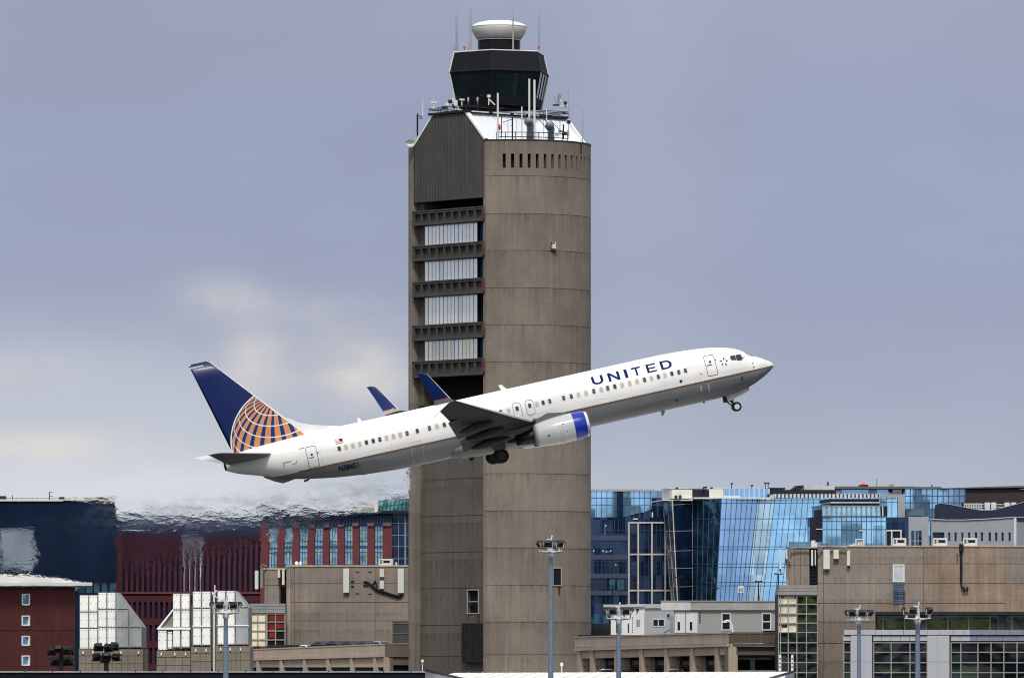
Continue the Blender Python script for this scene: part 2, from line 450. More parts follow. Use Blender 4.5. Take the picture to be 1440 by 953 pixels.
# roof over the link with two slopes
roofm = M('white_roof', (.66, .69, .74), .4, var=.05, vs=.3, streak=.05)
rp = [(.2, ZT-.3), (L-.02, ZT-.3), (L-.02, ZT+.05), (11.55, tz(156)), (5.1, tz(156)), (.2, tz(199))]
mb = MB(); mb.prism([T(u, .42, z) for u, z in rp], VV*(16.6))
rf = mb.build('roof', roofm, tower)
mb = MB()
for k in range(1, 14):
    v = .42+16.6*k/14
    a, b = T(11.55, v, tz(156)+.002), T(L-.05, v, ZT+.07)
    mb.hexa([a-VV*.03, a+VV*.03, b+VV*.03, b-VV*.03], [a-VV*.03+Vector((.03, 0, .07)), a+VV*.03+Vector((.03, 0, .07)), b+VV*.03+Vector((.03, 0, .07)), b-VV*.03+Vector((.03, 0, .07))])
mb.build('standing_seams', roofm, rf)
for v, w in ((-.22, .62), (16.9, .3)):
    mb = MB()
    a, b = T(11.5, v, tz(156)+.1), T(L-.1, v, ZT+.12); up = (UV*.7+Vector((0, 0, .7)))*.28
    mb.hexa([a, a+VV*w, b+VV*w, b], [a+up, a+VV*w+up, b+VV*w+up, b+up])
    mb.build('barge_board', whitemetal, rf); mb = MB()
    a, b = T(5.15, v, tz(156)+.1), T(1.0, v, tz(200)+.1); up = (-UV*.7+Vector((0, 0, .7)))*.2
    mb.hexa([a, a+VV*w, b+VV*w, b], [a+up, a+VV*w+up, b+VV*w+up, b+up])
    mb.build('barge_board', whitemetal, rf)
# catwalk
mb = MB(); zc0 = tz(155.5); c0 = .55
mb.hexa([T(4.3, -.4, zc0), T(12.1, -.4, zc0), T(12.1, 17.2, zc0), T(4.3, 17.2, zc0)], [T(4.3, -.4, zc0+.28), T(12.1, -.4, zc0+.28), T(12.1, 17.2, zc0+.28), T(4.3, 17.2, zc0+.28)])
cw = mb.build('catwalk', blackmetal, tower)
mb = MB()
loop = [(4.4, -.3), (12., -.3), (12., 17.1), (4.4, 17.1), (4.4, -.3)]
for (a, b), (c, d) in zip(loop[:-1], loop[1:]):
    ln = math.hypot(c-a, d-b); n = max(2, int(ln/1.8))
    for h in (.55, .8): mb.rod(T(a, b, zc0+.28+h*.75), T(c, d, zc0+.28+h*.75), .05, n=6)
    for i in range(n): mb.rod(T(a+(c-a)*i/n, b+(d-b)*i/n, zc0+.2), T(a+(c-a)*i/n, b+(d-b)*i/n, zc0+.9), .04, n=6)
mb.build('railing', darkmetal, cw)
mb = MB()
for t0, t1 in ((.03, .2), (.24, .41), (.45, .57), (.6, .7)):
    mb.hexa([T(12.13, 17*t0, zc0+.05), T(12.13, 17*t1, zc0+.05), T(12.2, 17*t1, zc0+.05), T(12.2, 17*t0, zc0+.05)], [T(12.13, 17*t0, zc0+.2), T(12.13, 17*t1, zc0+.2), T(12.2, 17*t1, zc0+.2), T(12.2, 17*t0, zc0+.2)])
mb.build('kick_plate', offwhite, cw)
# cab
CY = CTR.y; sc = CY/F
def cz(py): return EYE+(HY-py)*sc
CC = Vector((CTR.x-.05, CTR.y, 0))
ang = [R_(-8.5+60*k) for k in range(6)]
def hexr(r, z, sub=1):
    out = []
    for k in range(6):
        a, b = ang[k], ang[(k+1) % 6]
        p = CC+Vector((r*math.sin(a), -r*math.cos(a), z)); q_ = CC+Vector((r*math.sin(b), -r*math.cos(b), z))
        for i in range(sub): out.append(p.lerp(q_, i/sub))
    return out
def czn(py, r): return EYE+(HY-py)*(CY-r)/F
zb_, zm_, zt2 = czn(147.5, 5.8), czn(98, 6.7), czn(70.8, 6.1)
Rb, Rm, Rt = 63.6*sc, 74.4*sc, 67.5*sc
cabm = M('cab_cladding', (.005, .006, .010), .6, spec=.2, var=.2, vs=.6)
mb = MB(); mb.rings([hexr(Rm, zm_), hexr(Rt, zt2)]); cabroof = mb.build('cab_roof', cabm, tower)
mb = MB()
lo, hi = hexr(Rm+.03, zm_, 4), hexr(Rt+.03, zt2, 4)
for a, b in zip(lo, hi): mb.rod(a, b, .05, n=5)
mb.tube(hexr(Rm+.05, zm_)+[hexr(Rm+.05, zm_)[0]], .09, 6)
mb.build('panel_seams', M('seam', (.012, .013, .018), .5), cabroof)
mb = MB()
lo, hi = hexr(Rm+.05, zm_), hexr(Rt+.05, zt2)
for k in (2, 5): mb.rod(lo[k], hi[k], .1, n=6)
mb.tube(hexr(Rt+.02, zt2+.05)+[hexr(Rt+.02, zt2+.05)[0]], .08, 6)
mb.build('corner_trim', offwhite, cabroof)
mb = MB(); zi = zb_+.25*(zm_-zb_); Ri = Rb+.25*(Rm-Rb)
mb.rings([hexr(Ri-.02, zi), hexr(Rm-.05, zm_-.02)]); cabglass = mb.build('cab_window', glass('cab_glass', (.008, .016, .022), rough=.08, metal=.3, wob=.02, var=.4, vs=.3), tower)
mb = MB(); mb.rings([hexr(Rb, zb_), hexr(Ri, zi)]); mb.build('cab_sill', cabm, tower)
mb = MB()
lo, hi = hexr(Rb+.02, zb_, 3), hexr(Rm+.0, zm_, 3)
for a, b in zip(lo, hi): mb.rod(a, b, .045, n=5)
mb.build('mullions', blackmetal, cabglass)
mb = MB(); lo, hi = hexr(Rb+.06, zb_), hexr(Rm+.06, zm_)
for k in (2, 5): mb.rod(lo[k], hi[k], .1, n=6)
mb.build('corner_post', offwhite, cabglass)
# drum and radar dome
mb = MB(); mb.smooth = False
mb.lathe(CC, [(29*sc, zt2), (29*sc, cz(57.5))], 16); dr = mb.build('drum', cabm, tower)
mb = MB()
mb.lathe(CC, [(29.3*sc, cz(57.5)), (29.8*sc, cz(57.5)), (29.8*sc, cz(56)), (29.3*sc, cz(56))], 32)
for k in range(16):
    a = 2*math.pi*k/16; d = Vector((math.cos(a), math.sin(a), 0))
    if k % 8 == 0: mb.rod(CC+d*29.3*sc+Vector((0, 0, zt2)), CC+d*29.3*sc+Vector((0, 0, cz(57.5))), .09, n=6)
mb.build('trim_ring', offwhite, dr)
domem = M('radome_white', (.78, .78, .77), .35, var=.05, vs=.5)
mb = MB(); mb.smooth = True
mb.lathe(CC, [(30.6*sc, cz(56)), (32.4*sc, cz(54)), (34.9*sc, cz(50.3)), (36.8*sc, cz(46.8)), (37.9*sc, cz(44)), (38.8*sc, cz(40.5)), (38.9*sc, cz(38.6))], 48)
rd = mb.build('radar_dome', M('radome_skirt', (.62, .62, .60), .4, var=.05), tower)
mb = MB(); mb.smooth = True
mb.lathe(CC, [(39.2*sc, cz(39)), (39.0*sc, cz(37.5)), (36*sc, cz(35.2)), (29*sc, cz(32.4)), (20*sc, cz(30.4)), (10*sc, cz(29.4)), (.5*sc, cz(29.1))], 48)
mb.build('dome_cap', domem, rd)
# whip antennas on the cab roof
def place(px, u=None, v=None, Y=None): pass
for px, y0, y1, Yo in ((641.5, 71, 14, -1), (660.5, 71, 12, -3), (693.5, 58, 15, 3), (721.5, 71, 12, -4.2), (758.5, 71, 13, .5)):
    mb = MB(); Y = CY+Yo
    mb.rod(P(px, y0, Y), P(px, y0+(y1-y0)*.78, Y), .13, .09, 6); mb.rod(P(px, y0+(y1-y0)*.78, Y), P(px, y1, Y), .05, .03, 5)
    if px in (641.5, 660.5): mb.rod(P(px+2.5, y0, Y), P(px+2.5, y0-(58 if px > 650 else 50), Y), .06, .04, 5); mb.rod(P(px-3, y0, Y), P(px-3, y0-5, Y), .1, .1, 5)
    mb.build('antenna', greymetal, tower)
for px in (653, 757.5):
    mb = MB(); Y = CY-2
    mb.rod(P(px, 71, Y), P(px, 68, Y), .06); mb.lathe(P(px, 68.3, Y), [(.06, 0), (.15, .05), (.15, .2), (.08, .28)], 10); mb.build('obstruction_light', M('red_lens', (.75, .04, .06), .3), tower)
# terrace: railing, ducts, rods
mb = MB()
ta = [apx(x) for x in (697, 710, 725, 742, 760, 778, 795, 803)]
for k, a in enumerate(ta):
    mb.rod(arcp(a, RA-.6, ZT), arcp(a, RA-.6, ZT+1.15), .05, n=6)
    if k: 
        for h in (.5, 1.1):
            for t in range(4):
                b0 = ta[k-1]+(a-ta[k-1])*t/4; b1 = ta[k-1]+(a-ta[k-1])*(t+1)/4
                mb.rod(arcp(b0, RA-.6, ZT+h), arcp(b1, RA-.6, ZT+h), .05, n=6)
mb.build('railing', blackmetal, tower)
ductm = M('duct_blue', (.16, .235, .30), .45, metal=.3, var=.15, vs=2)
for px, ytop, u in ((745.5, 167, 16.9), (775, 173, 17.2)):
    v = (px-573.7-7*u)/8.34; mb = MB(); mb.smooth = True
    h = tz(ytop)-ZT; b = T(u, v, ZT-.05); rg = []
    r = .45
    path = [(0, 0), (0, h*.68)]+[(.75*(1-math.cos(t)), h*.68+.8*math.sin(t)) for t in np.linspace(.35, 2.3, 7)]
    for i, (x, z) in enumerate(path):
        a = path[max(0, i-1)]; c = path[min(len(path)-1, i+1)]
        t = Vector((c[0]-a[0], 0, c[1]-a[1])).normalized(); dirx = Vector((-.25, -1, 0)).normalized()
        tw = dirx*t.x+Vector((0, 0, t.z)); n1 = Vector((0, 0, 1)).cross(dirx); n2 = tw.cross(n1)
        c0_ = b+dirx*x+Vector((0, 0, z)); rr = r*(1 if i < 2 else 1.12)
        rg.append([c0_+n1*rr*math.cos(k*math.pi/6)+n2*rr*math.sin(k*math.pi/6) for k in range(12)])
    mb.rings(rg); mb.build('vent_duct', ductm, tower)
def trod(px, y0, y1, u, r, mat, r1=None, n=6):
    v = (px-573.7-7*u)/8.34; Y = T(u, v, 0).y
    mb = MB(); mb.rod(P(px, y0, Y), P(px, y1, Y), r, r1 or r, n); return mb.build('antenna', mat, tower)
for a in ((700, 196, 131, 16.5, .13, offwhite), (744.3, 196, 111, 15.9, .13, offwhite), (751.5, 198, 112.5, 16.6, .15, offwhite), (705.3, 194, 163, 17, .06, darkmetal), (714.3, 194, 163, 17, .04, greymetal),
          (720.5, 196, 165, 17, .1, blackmetal), (733.8, 194, 150, 16.5, .09, offwhite), (768.5, 178, 153, 16.2, .08, offwhite), (787.5, 192, 161, 17, .05, darkmetal), (792.3, 196, 175, 17.5, .1, blackmetal),
          (819.3, 200, 155, 17, .07, greymetal), (799.8, 196, 126, 16.6, .05, greymetal), (726, 194, 168, 17, .03, greymetal), (764.8, 194, 160, 16.7, .04, darkmetal)): trod(*a)
mb = MB(); Y = T(17, 10, 0).y
for x0, y0, x1, y1 in ((751, 159, 772, 186), (757, 157, 778, 184), (763, 158, 790, 186), (707, 172, 720, 168)): mb.rod(P(x0, y0, Y), P(x1, y1, Y), .045, n=5)
mb.build('guy_rail', darkmetal, tower)
mb = MB(); mb.lathe(P(702.5, 183, T(17, 1, 0).y), [(.05, 0), (.15, .1), (.16, .5), (.06, .75)], 10); mb.build('obstruction_light', redpaint, tower)
# clutter on the right-hand corner, small boxes and rods
def clutter(name, pts, Y, mats):
    for x, y, w, h in pts:
        mb = MB(); k = Y/F
        mb.box(P(x, y, Y+random.uniform(-.6, .6)), (w*k, .3, h*k), rz=random.uniform(-.5, .5)); mb.build(name, random.choice(mats), tower, bevel=.02)
clutter('equipment_box', [(691, 173, 6, 5), (798, 171, 4, 4), (800, 172, 4, 5), (794, 188, 6, 5), (783, 190, 5, 4), (799, 187, 3, 8), (788, 185, 6, 3), (722, 191, 5, 3)], T(17, 12, 0).y, [offwhite, darkmetal, greymetal, blackmetal])
clutter('equipment_box', [(629, 147, 5, 4), (633, 143, 5, 5), (637, 141, 4, 6), (641, 145, 5, 8), (638, 150, 4, 6), (625, 151, 8, 3), (643, 152, 5, 4), (634, 153, 6, 3)], T(5, .2, 0).y, [offwhite, darkmetal, M('brownish', (.16, .08, .06), .7), blackmetal, offwhite])
clutter('equipment_box', [(789, 142, 3, 3), (792, 147, 4, 4), (795, 145, 4, 4), (790, 150, 6, 3), (797, 150, 4, 5), (782, 148, 9, 2)], T(11.5, 16.5, 0).y, [offwhite, offwhite, darkmetal])
Ya = T(5, 0, 0).y
mb = MB()
for x0, y0, x1, y1, r in ((783, 147, 780, 136, .06), (785, 147, 784, 136, .06), (786, 131, 786, 150, .1), (793, 149, 792, 139, .05), (788, 133, 789, 138, .1)): mb.rod(P(x0, y0, CY+4), P(x1, y1, CY+4), r, n=6)
mb.build('antenna', greymetal, tower)
def cam(px, py, w, h, ybase, Y):
    mb = MB(); k = Y/F
    mb.box(P(px, py, Y), (w*k, .35, h*k), rz=.3); mb.rod(P(px, py+h/2, Y), P(px, ybase, Y), .09, n=6)
    mb.build('camera', offwhite, tower, bevel=.03)
cam(649.5, 140.5, 7, 2.5, 150, Ya-2); cam(687.3, 135.5, 4.5, 4, 148, Ya-4)
mb = MB(); mb.rod(P(688, 140, Ya-4), P(696, 148, Ya-4), .09, n=6); mb.build('camera_brace', offwhite, tower)
for px in (658.5, 671.5):
    mb = MB(); mb.smooth = True; mb.lathe(P(px, 147.5, Ya-3), [(.06, 0), (.06, .35), (.13, .45), (.14, .85), (.04, 1.0)], 10); mb.build('antenna', greymetal, tower)
# left eave: mast, dish, whips
Yl = T(1, 0, 0).y-.5
mb = MB(); mb.rod(P(587, 191, Yl), P(587, 160, Yl), .12, n=6); mb.rod(P(587, 163, Yl), P(594, 164, Yl), .07, n=5); mb.rod(P(589, 166, Yl), P(594, 167, Yl), .07, n=5); mb.build('antenna_mast', blackmetal, tower)
mb = MB(); mb.rod(P(594.5, 163, Yl), P(594.8, 137, Yl), .1, .05, 6); mb.build('antenna', offwhite, tower)
mb = MB(); mb.rod(P(609.5, 146, Yl-2), P(609, 131, Yl-2), .03, n=5); mb.box(P(610, 144.5, Yl-2), (.85, .3, .25), .2); mb.rod(P(610, 155, Yl-2), P(610, 145, Yl-2), .1, n=6); mb.box(P(609, 152.5, Yl-2), (.6, .3, .3), .2); mb.build('floodlight', offwhite, tower)
mb = MB(); mb.smooth = True
mb.rings([[P(577, 201.5, Yl)+Vector((r*math.cos(t), d-.2, r*math.sin(t)*.75)) for t in np.linspace(0, 2*math.pi, 13)[:-1]] for r, d in ((.12, .25), (.38, .1), (.55, -.12), (.58, -.2))], cap1=False)
mb.build('dish', offwhite, tower)
mb = MB()
for x0, y0, x1, y1 in ((568, 198, 584, 198), (581, 204, 578, 194), (580, 194, 584, 189), (584, 189, 586, 194), (581, 194, 581, 176)): mb.rod(P(x0, y0, Yl), P(x1, y1, Yl), .045, n=5)
mb.build('antenna', greymetal, tower)
# lamp on the near pylon (px 778,347) and vertical conduit
a = apx(778); mb = MB(); Yc = arcp(a, RA, 0).y
mb.box(P(778.5, 347, Yc)+Vector((0, -.35, 0)), (.42, .45, .55), .4); mb.rod(P(780, 347, Yc-.35), P(781.5, 341, Yc-.5), .09); mb.build('camera', offwhite, tower, bevel=.03)
mb = MB(); mb.box(P(778, 353, Yc)+Vector((0, -.1, 0)), (.9, .35, .12)); mb.box(P(775, 346, Yc)+Vector((0, -.1, 0)), (.2, .2, .9)); mb.build('bracket', blackmetal, tower)
mb = MB(); 
for y in (200,): mb.rod(arcp(apx(817), RA+.05, tz(199)), arcp(apx(817), RA+.05, tz(213)), .09, n=6)
mb.build('conduit', blackmetal, tower)
# ================================================================== AIRLINER
PS, TH, RO = R_(6.6), R_(12.72), R_(.9)
fw = Vector((math.cos(PS)*math.cos(TH), math.sin(PS)*math.cos(TH), math.sin(TH)))
lf = Vector((-math.sin(PS), math.cos(PS), 0)); up = fw.cross(lf)
lf, up = lf*math.cos(RO)+up*math.sin(RO), up*math.cos(RO)-lf*math.sin(RO)   # starboard wing a little down
S0, YP = 9.56, 504.0
PM = Matrix((fw, lf, up)).transposed()
ORG = P(907.6, 543.2, YP)+fw*S0            # nose station on the axis
plane = thing('airliner', ORG, 'white and grey airliner climbing, wheels still out, gold globe on its blue tail', 'airplane')
plane.rotation_euler = PM.to_euler()
PMi = PM.inverted()
def LP(s, y, z): return Vector((-s, y, z))
def toloc(px, py, yf):
    """view ray -> plane coordinates; yf(s,z) gives the lateral position of the surface that is hit"""
    o = PMi @ (Vector((0, 0, EYE))-ORG); d = PMi @ Vector(((px-CX)/F, 1, (HY-py)/F))
    y = -1.8
    for _ in range(25):
        t = (y-o.y)/d.y; p = o+d*t; y = .5*y+.5*yf(-p.x, p.z)
    return p
ST = np.array([(.06, -.50, -.56, .03), (.12, -.38, -.62, .13), (.25, -.22, -.74, .26), (.5, -.06, -.92, .46), (1.1, .31, -1.25, .84), (1.72, .56, -1.52, 1.14), (1.98, .86, -1.61, 1.24), (2.5, 1.20, -1.76, 1.40),
 (3.2, 1.46, -1.90, 1.57), (4.1, 1.67, -1.97, 1.71), (4.8, 1.78, -1.99, 1.78), (6.1, 1.90, -2.0, 1.85), (7.4, 1.97, -2.0, 1.88), (9, 2.0, -2.0, 1.88), (14, 2.0, -2.0, 1.88), (20, 2.0, -2.0, 1.88), (26, 2.0, -2.0, 1.88), (28, 2.0, -1.96, 1.88),
 (30, 2.0, -1.84, 1.86), (32.6, 2.0, -1.58, 1.78), (33.6, 1.99, -1.43, 1.72), (36, 1.93, -.97, 1.45), (38.6, 1.82, -.12, .98), (39.6, 1.68, .2, .72), (40.2, 1.5, .45, .5), (40.5, 1.32, .62, .34)])
def pchip(x, xs, ys):
    h = np.diff(xs); d = np.diff(ys)/h; m = np.zeros_like(ys)
    for k in range(1, len(xs)-1):
        if d[k-1]*d[k] > 0:
            w1 = 2*h[k]+h[k-1]; w2 = h[k]+2*h[k-1]; m[k] = (w1+w2)/(w1/d[k-1]+w2/d[k])
    m[0], m[-1] = d[0], d[-1]
    i = int(min(max(np.searchsorted(xs, x)-1, 0), len(xs)-2)); t = (x-xs[i])/h[i]
    return (2*t**3-3*t**2+1)*ys[i]+(t**3-2*t**2+t)*h[i]*m[i]+(-2*t**3+3*t**2)*ys[i+1]+(t**3-t**2)*h[i]*m[i+1]
def fus(s):
    s = min(max(s, .06), 40.5)
    return [float(pchip(s, ST[:, 0], ST[:, k])) for k in (1, 2, 3)]
NE = 2.12
def fy(s, z, off=0.):                        # starboard surface (negative y) at station s, height z
    t, b, w = fus(s); zm = (t+b)/2; h = (t-b)/2
    if off: off += .012
    q = min(abs(z-zm)/h, .999)
    return -(w*(1-q**NE)**(1/NE)+off)
mb = MB(); mb.smooth = True
ss = sorted(set(list(np.linspace(.06, .6, 8))+list(np.linspace(.6, 9, 36))+list(np.linspace(9, 40.5, 64))))
rg = []
for s in ss:
    t, b, w = fus(s); zm = (t+b)/2; h = (t-b)/2; r = []
    for k in range(144):
        a = 2*math.pi*k/144; c, s_ = math.cos(a), math.sin(a)
        r.append(LP(s, w*abs(c)**(2/NE)*(1 if c > 0 else -1), zm+h*abs(s_)**(2/NE)*(1 if s_ > 0 else -1)))
    rg.append(r)
mb.rings(rg)
def paint(name, rules, base, rough=.4, coat=.04, lines=False):
    """aircraft paint split into bands along one local axis: rules = [(axis, threshold, colour below)]"""
    m, n, l, b = nt(name); b.inputs['Roughness'].default_value = rough; b.inputs['Coat Weight'].default_value = coat; b.inputs['Coat Roughness'].default_value = .12
    tc = node(n, 'ShaderNodeTexCoord'); sp = node(n, 'ShaderNodeSeparateXYZ'); l.new(tc.outputs['Object'], sp.inputs[0])
    cur = None
    for ax, th, c in rules:
        lt = node(n, 'ShaderNodeMath', operation='LESS_THAN'); l.new(sp.outputs[ax], lt.inputs[0]); lt.inputs[1].default_value = th
        mx = node(n, 'ShaderNodeMix', data_type='RGBA'); l.new(lt.outputs[0], mx.inputs[0])
        if cur is None: mx.inputs[6].default_value = rgb(base)
        else: l.new(cur, mx.inputs[6])
        mx.inputs[7].default_value = rgb(c); cur = mx.outputs[2]
    nz = node(n, 'ShaderNodeTexNoise', i_Scale=.7, i_Detail=5.); mp = node(n, 'ShaderNodeMapping'); mp.inputs['Scale'].default_value = (.35, 1, 1.6)
    l.new(tc.outputs['Object'], mp.inputs[0]); l.new(mp.outputs[0], nz.inputs['Vector'])
    mr = node(n, 'ShaderNodeMapRange', i_1=.3, i_2=.75, i_3=1.04, i_4=.86); l.new(nz.outputs['Fac'], mr.inputs[0])
    sc_ = node(n, 'ShaderNodeVectorMath', operation='SCALE'); l.new(mr.outputs[0], sc_.inputs['Scale'])
    if cur is None: sc_.inputs[0].default_value = base
    else: l.new(cur, sc_.inputs[0])
    last = sc_.outputs[0]; b.inputs['Specular IOR Level'].default_value = .18
    if lines:                                   # skin joints: rings every 2.03 m and two stringer lines, faint
        def ml(sock, per, w, off=0.):
            a = node(n, 'ShaderNodeMath', operation='MULTIPLY_ADD', i_1=1/per, i_2=off); l.new(sock, a.inputs[0])
            f_ = node(n, 'ShaderNodeMath', operation='FRACT'); l.new(a.outputs[0], f_.inputs[0])
            c_ = node(n, 'ShaderNodeMath', operation='LESS_THAN', i_1=w/per); l.new(f_.outputs[0], c_.inputs[0]); return c_.outputs[0]
        mxx = node(n, 'ShaderNodeMath', operation='MAXIMUM'); l.new(ml(sp.outputs[0], 2.54, .045, .3), mxx.inputs[0]); l.new(ml(sp.outputs[2], 1.15, .035, .22), mxx.inputs[1])
        mr2 = node(n, 'ShaderNodeMapRange', i_1=0., i_2=1., i_3=1., i_4=.90); l.new(mxx.outputs[0], mr2.inputs[0])
        # soot and oil running aft along the belly
        mg = node(n, 'ShaderNodeMapping'); mg.inputs['Scale'].default_value = (.12, 1.5, 2.2); l.new(tc.outputs['Object'], mg.inputs[0])
        ng_ = node(n, 'ShaderNodeTexNoise', i_Scale=1.3, i_Detail=6., i_Roughness=.65); l.new(mg.outputs[0], ng_.inputs['Vector'])
        zr = node(n, 'ShaderNodeMapRange', i_1=.6, i_2=-2.0, i_3=.04, i_4=.42); l.new(sp.outputs[2], zr.inputs[0])
        gr_ = node(n, 'ShaderNodeMapRange', i_1=.35, i_2=.7, i_3=0., i_4=1.); l.new(ng_.outputs['Fac'], gr_.inputs[0])
        gm = node(n, 'ShaderNodeMath', operation='MULTIPLY'); l.new(zr.outputs[0], gm.inputs[0]); l.new(gr_.outputs[0], gm.inputs[1])
        g1 = node(n, 'ShaderNodeMath', operation='SUBTRACT', i_0=1.); l.new(gm.outputs[0], g1.inputs[1])
        pr = node(n, 'ShaderNodeMath', operation='MULTIPLY'); l.new(mr2.outputs[0], pr.inputs[0]); l.new(g1.outputs[0], pr.inputs[1])
        s5 = node(n, 'ShaderNodeVectorMath', operation='SCALE'); l.new(last, s5.inputs[0]); l.new(pr.outputs[0], s5.inputs['Scale']); last = s5.outputs[0]
    l.new(last, b.inputs['Base Color'])
    return m
GREY = (.185, .192, .205); WHT = (.76, .765, .765)
fusm = paint('fuselage_paint', [(2, -.56, GREY)], WHT, lines=True)
fuse = mb.build('fuselage', fusm, plane, local=True)
BLUE = (.006, .022, .115)
bluep = M('logo_blue', (.004, .016, .10), .7, var=.06, spec=.05)
goldl = M('gold_line', (.16, .085, .045), .4)
winm = M('cabin_window', (.035, .05, .075), .15, var=.3, vs=1.5)
shade = M('window_shade', (.42, .40, .34), .4, var=.1)
seam = M('panel_seam', (.22, .22, .22), .6)
seamd = M('panel_seam_dark', (.10, .10, .11), .6)
def onfus(poly, off=.006, side=-1, mbx=None, cuts=.07):
    """flat polygon in (s,z) laid on the fuselage skin"""
    bm = bmesh.new(); vs = [bm.verts.new((p[0], p[1], 0)) for p in poly]; bm.faces.new(vs)
    zs = [p[1] for p in poly]; z = min(zs)+cuts
    while z < max(zs):
        bmesh.ops.bisect_plane(bm, geom=bm.verts[:]+bm.edges[:]+bm.faces[:], plane_co=(0, z, 0), plane_no=(0, 1, 0)); z += cuts
    bm.verts.index_update()
    mbx = mbx or MB()
    mbx.add([LP(v.co.x, -side*fy(v.co.x, v.co.y, off), v.co.y) for v in bm.verts], [[v.index for v in f.verts] for f in bm.faces])
    bm.free(); return mbx
def rrect(s, z, w, h, r=.08, n=4):
    out = []
    for cx, cz_, a0 in ((w/2-r, h/2-r, 0), (-w/2+r, h/2-r, 90), (-w/2+r, -h/2+r, 180), (w/2-r, -h/2+r, 270)):
        for i in range(n+1):
            a = R_(a0+90*i/n); out.append((s+cx+r*math.cos(a), z+cz_+r*math.sin(a)))
    return out
def ringf(s, z, w, h, r, t, mat, parent, name='door_outline', off=.008):
    a, b = rrect(s, z, w, h, r), rrect(s, z, w-2*t, h-2*t, max(.02, r-t)); mb = MB()
    n = len(a)
    for i in range(n):
        j = (i+1) % n; q = [a[i], a[j], b[j], b[i]]
        m = max(1, int(abs(a[i][1]-a[j][1])/.1))
        for k in range(m):
            l4 = lambda p, q_, f: (p[0]+(q_[0]-p[0])*f, p[1]+(q_[1]-p[1])*f)
            c4 = [l4(a[i], a[j], k/m), l4(a[i], a[j], (k+1)/m), l4(b[i], b[j], (k+1)/m), l4(b[i], b[j], k/m)]
            mb.add([LP(p[0], fy(p[0], p[1], off), p[1]) for p in c4], [(0, 1, 2, 3)])
    return mb.build(name, mat, parent, local=True)
def fs(px, py):
    p = toloc(px, py, lambda s, z: fy(s, z)); return -p.x, p.z
def rowz(px):                                 # image row of the window line
    return 521.0+(963.6-px)*.2249
# cabin windows: (column, dark?)
WIN = [(963.9, 1), (954.5, 1), (944.8, 1), (935.2, 0), (925.8, 1), (916.2, 0), (906.3, 1), (895.8, 0), (885.5, 0), (874.7, 0), (864.6, 1), (854.6, 1), (845.5, 0), (835, 1), (824.1, 0), (813.4, 0), (803.3, 1), (792.7, 1),
 (773.1, 1), (763.7, 1), (754.9, 0), (744.9, 1), (727.1, 1), (715.4, 0), (704.2, 1), (693.7, 0), (683.5, 0), (673.5, 1), (663.5, 0), (654, 1), (645.5, 0), (635.3, 0), (624.8, 1), (614.5, 0), (603.9, 1), (586.8, 1), (572.4, 1), (562.8, 0), (553.3, 0), (543.6, 0), (534.2, 1), (524.8, 1), (515.3, 1), (505.9, 0), (496.2, 0), (486.6, 0), (477, 1)]
for px, dk in WIN:
    s, z = fs(px, rowz(px))
    mb = onfus(rrect(s, z, .30, .42, .12), .005)
    fr = mb.build('window', M('window_frame_paint', (.60, .60, .58), .4), fuse, local=True)
    mb = onfus(rrect(s, z, .22, .33, .09), .010); 
    if dk and random.random() < .6:
        mb.mi = 1; onfus([(s-.11, z+.0), (s+.11, z+.0), (s+.11, z+.035), (s-.11, z+.035)], .013, mbx=mb)
    fr2 = mb.build('pane', [winm if dk else shade, M('pane_glint', (.25, .28, .33), .2)], plane, local=True); fr2.parent = fuse
    fr2.name = 'window_pane'
# cheat line
mb = MB(); s = .2
while s < 35.6:
    e = min(35.6, s+.35)
    for a, b in ((s, e),):
        mb.add([LP(a, fy(a, -.52, .009), -.52), LP(b, fy(b, -.52, .009), -.52), LP(b, fy(b, -.605, .009), -.605), LP(a, fy(a, -.605, .009), -.605)], [(0, 1, 2, 3)])
    s = e
mb.build('cheat_line', goldl, fuse, local=True)
# doors
def door(px, py, w, h, mat=seam, win=None, r=.14, t=.035):
    s, z = fs(px, py); d = ringf(s, z, w, h, r, t, mat, fuse, 'door'); return s, z
DOOR1 = door(999.6, 513.4, .78, 1.52, seamd)
DOOR2 = door(439.5, 642, .78, 1.55, seamd)
for px in (727.1, 744.9):
    s, z = fs(px, rowz(px)); ringf(s, z-.12, .62, 1.1, .2, .035, seam, fuse, 'exit_door')
s, z = fs(587, 633); ringf(s, z-.1, .82, 1.55, .12, .022, M('seam_faint', (.45, .45, .45), .6), fuse, 'exit_door')
s, z = fs(519, 657); ringf(s, z, 1.15, .9, .12, .03, seamd, fuse, 'cargo_door')
s, z = fs(933, 562); ringf(s, z, 1.15, .85, .12, .025, M('seam_belly', (.17, .175, .19), .6), fuse, 'cargo_door')
def spot(px, py, w, h, mat, off=.012, name='marking'):
    s, z = fs(px, py); onfus(rrect(s, z, w, h, min(w, h)*.3), off).build(name, mat, fuse, local=True)
dk = M('mark_dark', (.03, .03, .035), .5)
spot(998.3, 508.6, .16, .16, dk, name='door_window'); spot(438.3, 638.7, .15, .15, dk, name='door_window')
for px, py, w, h in ((997.5, 513.2, .42, .06), (438, 643, .36, .05), (1005.8, 506, .12, .06), (957.5, 535.8, .2, .2), (986, 525.5, .1, .08), (1060, 516, .12, .07), (1058.5, 510.6, .15, .06), (952, 563, .2, .12), (424, 630, .35, .04), (446.8, 636, .2, .05), (1043.5, 532, .12, .25)):
    spot(px, py, w, h, dk if py < 560 or px > 900 else seamd, name='placard')
spot(848.2, 558.6, .26, .16, whitemetal, name='landing_light')
for px, py, w, h in ((986, 546, .14, .42), (997, 545, .1, .6)): spot(px, py, w, h, M('patch_grey', (.36, .37, .38), .5), name='panel')
s, z = fs(405, 652.5); 
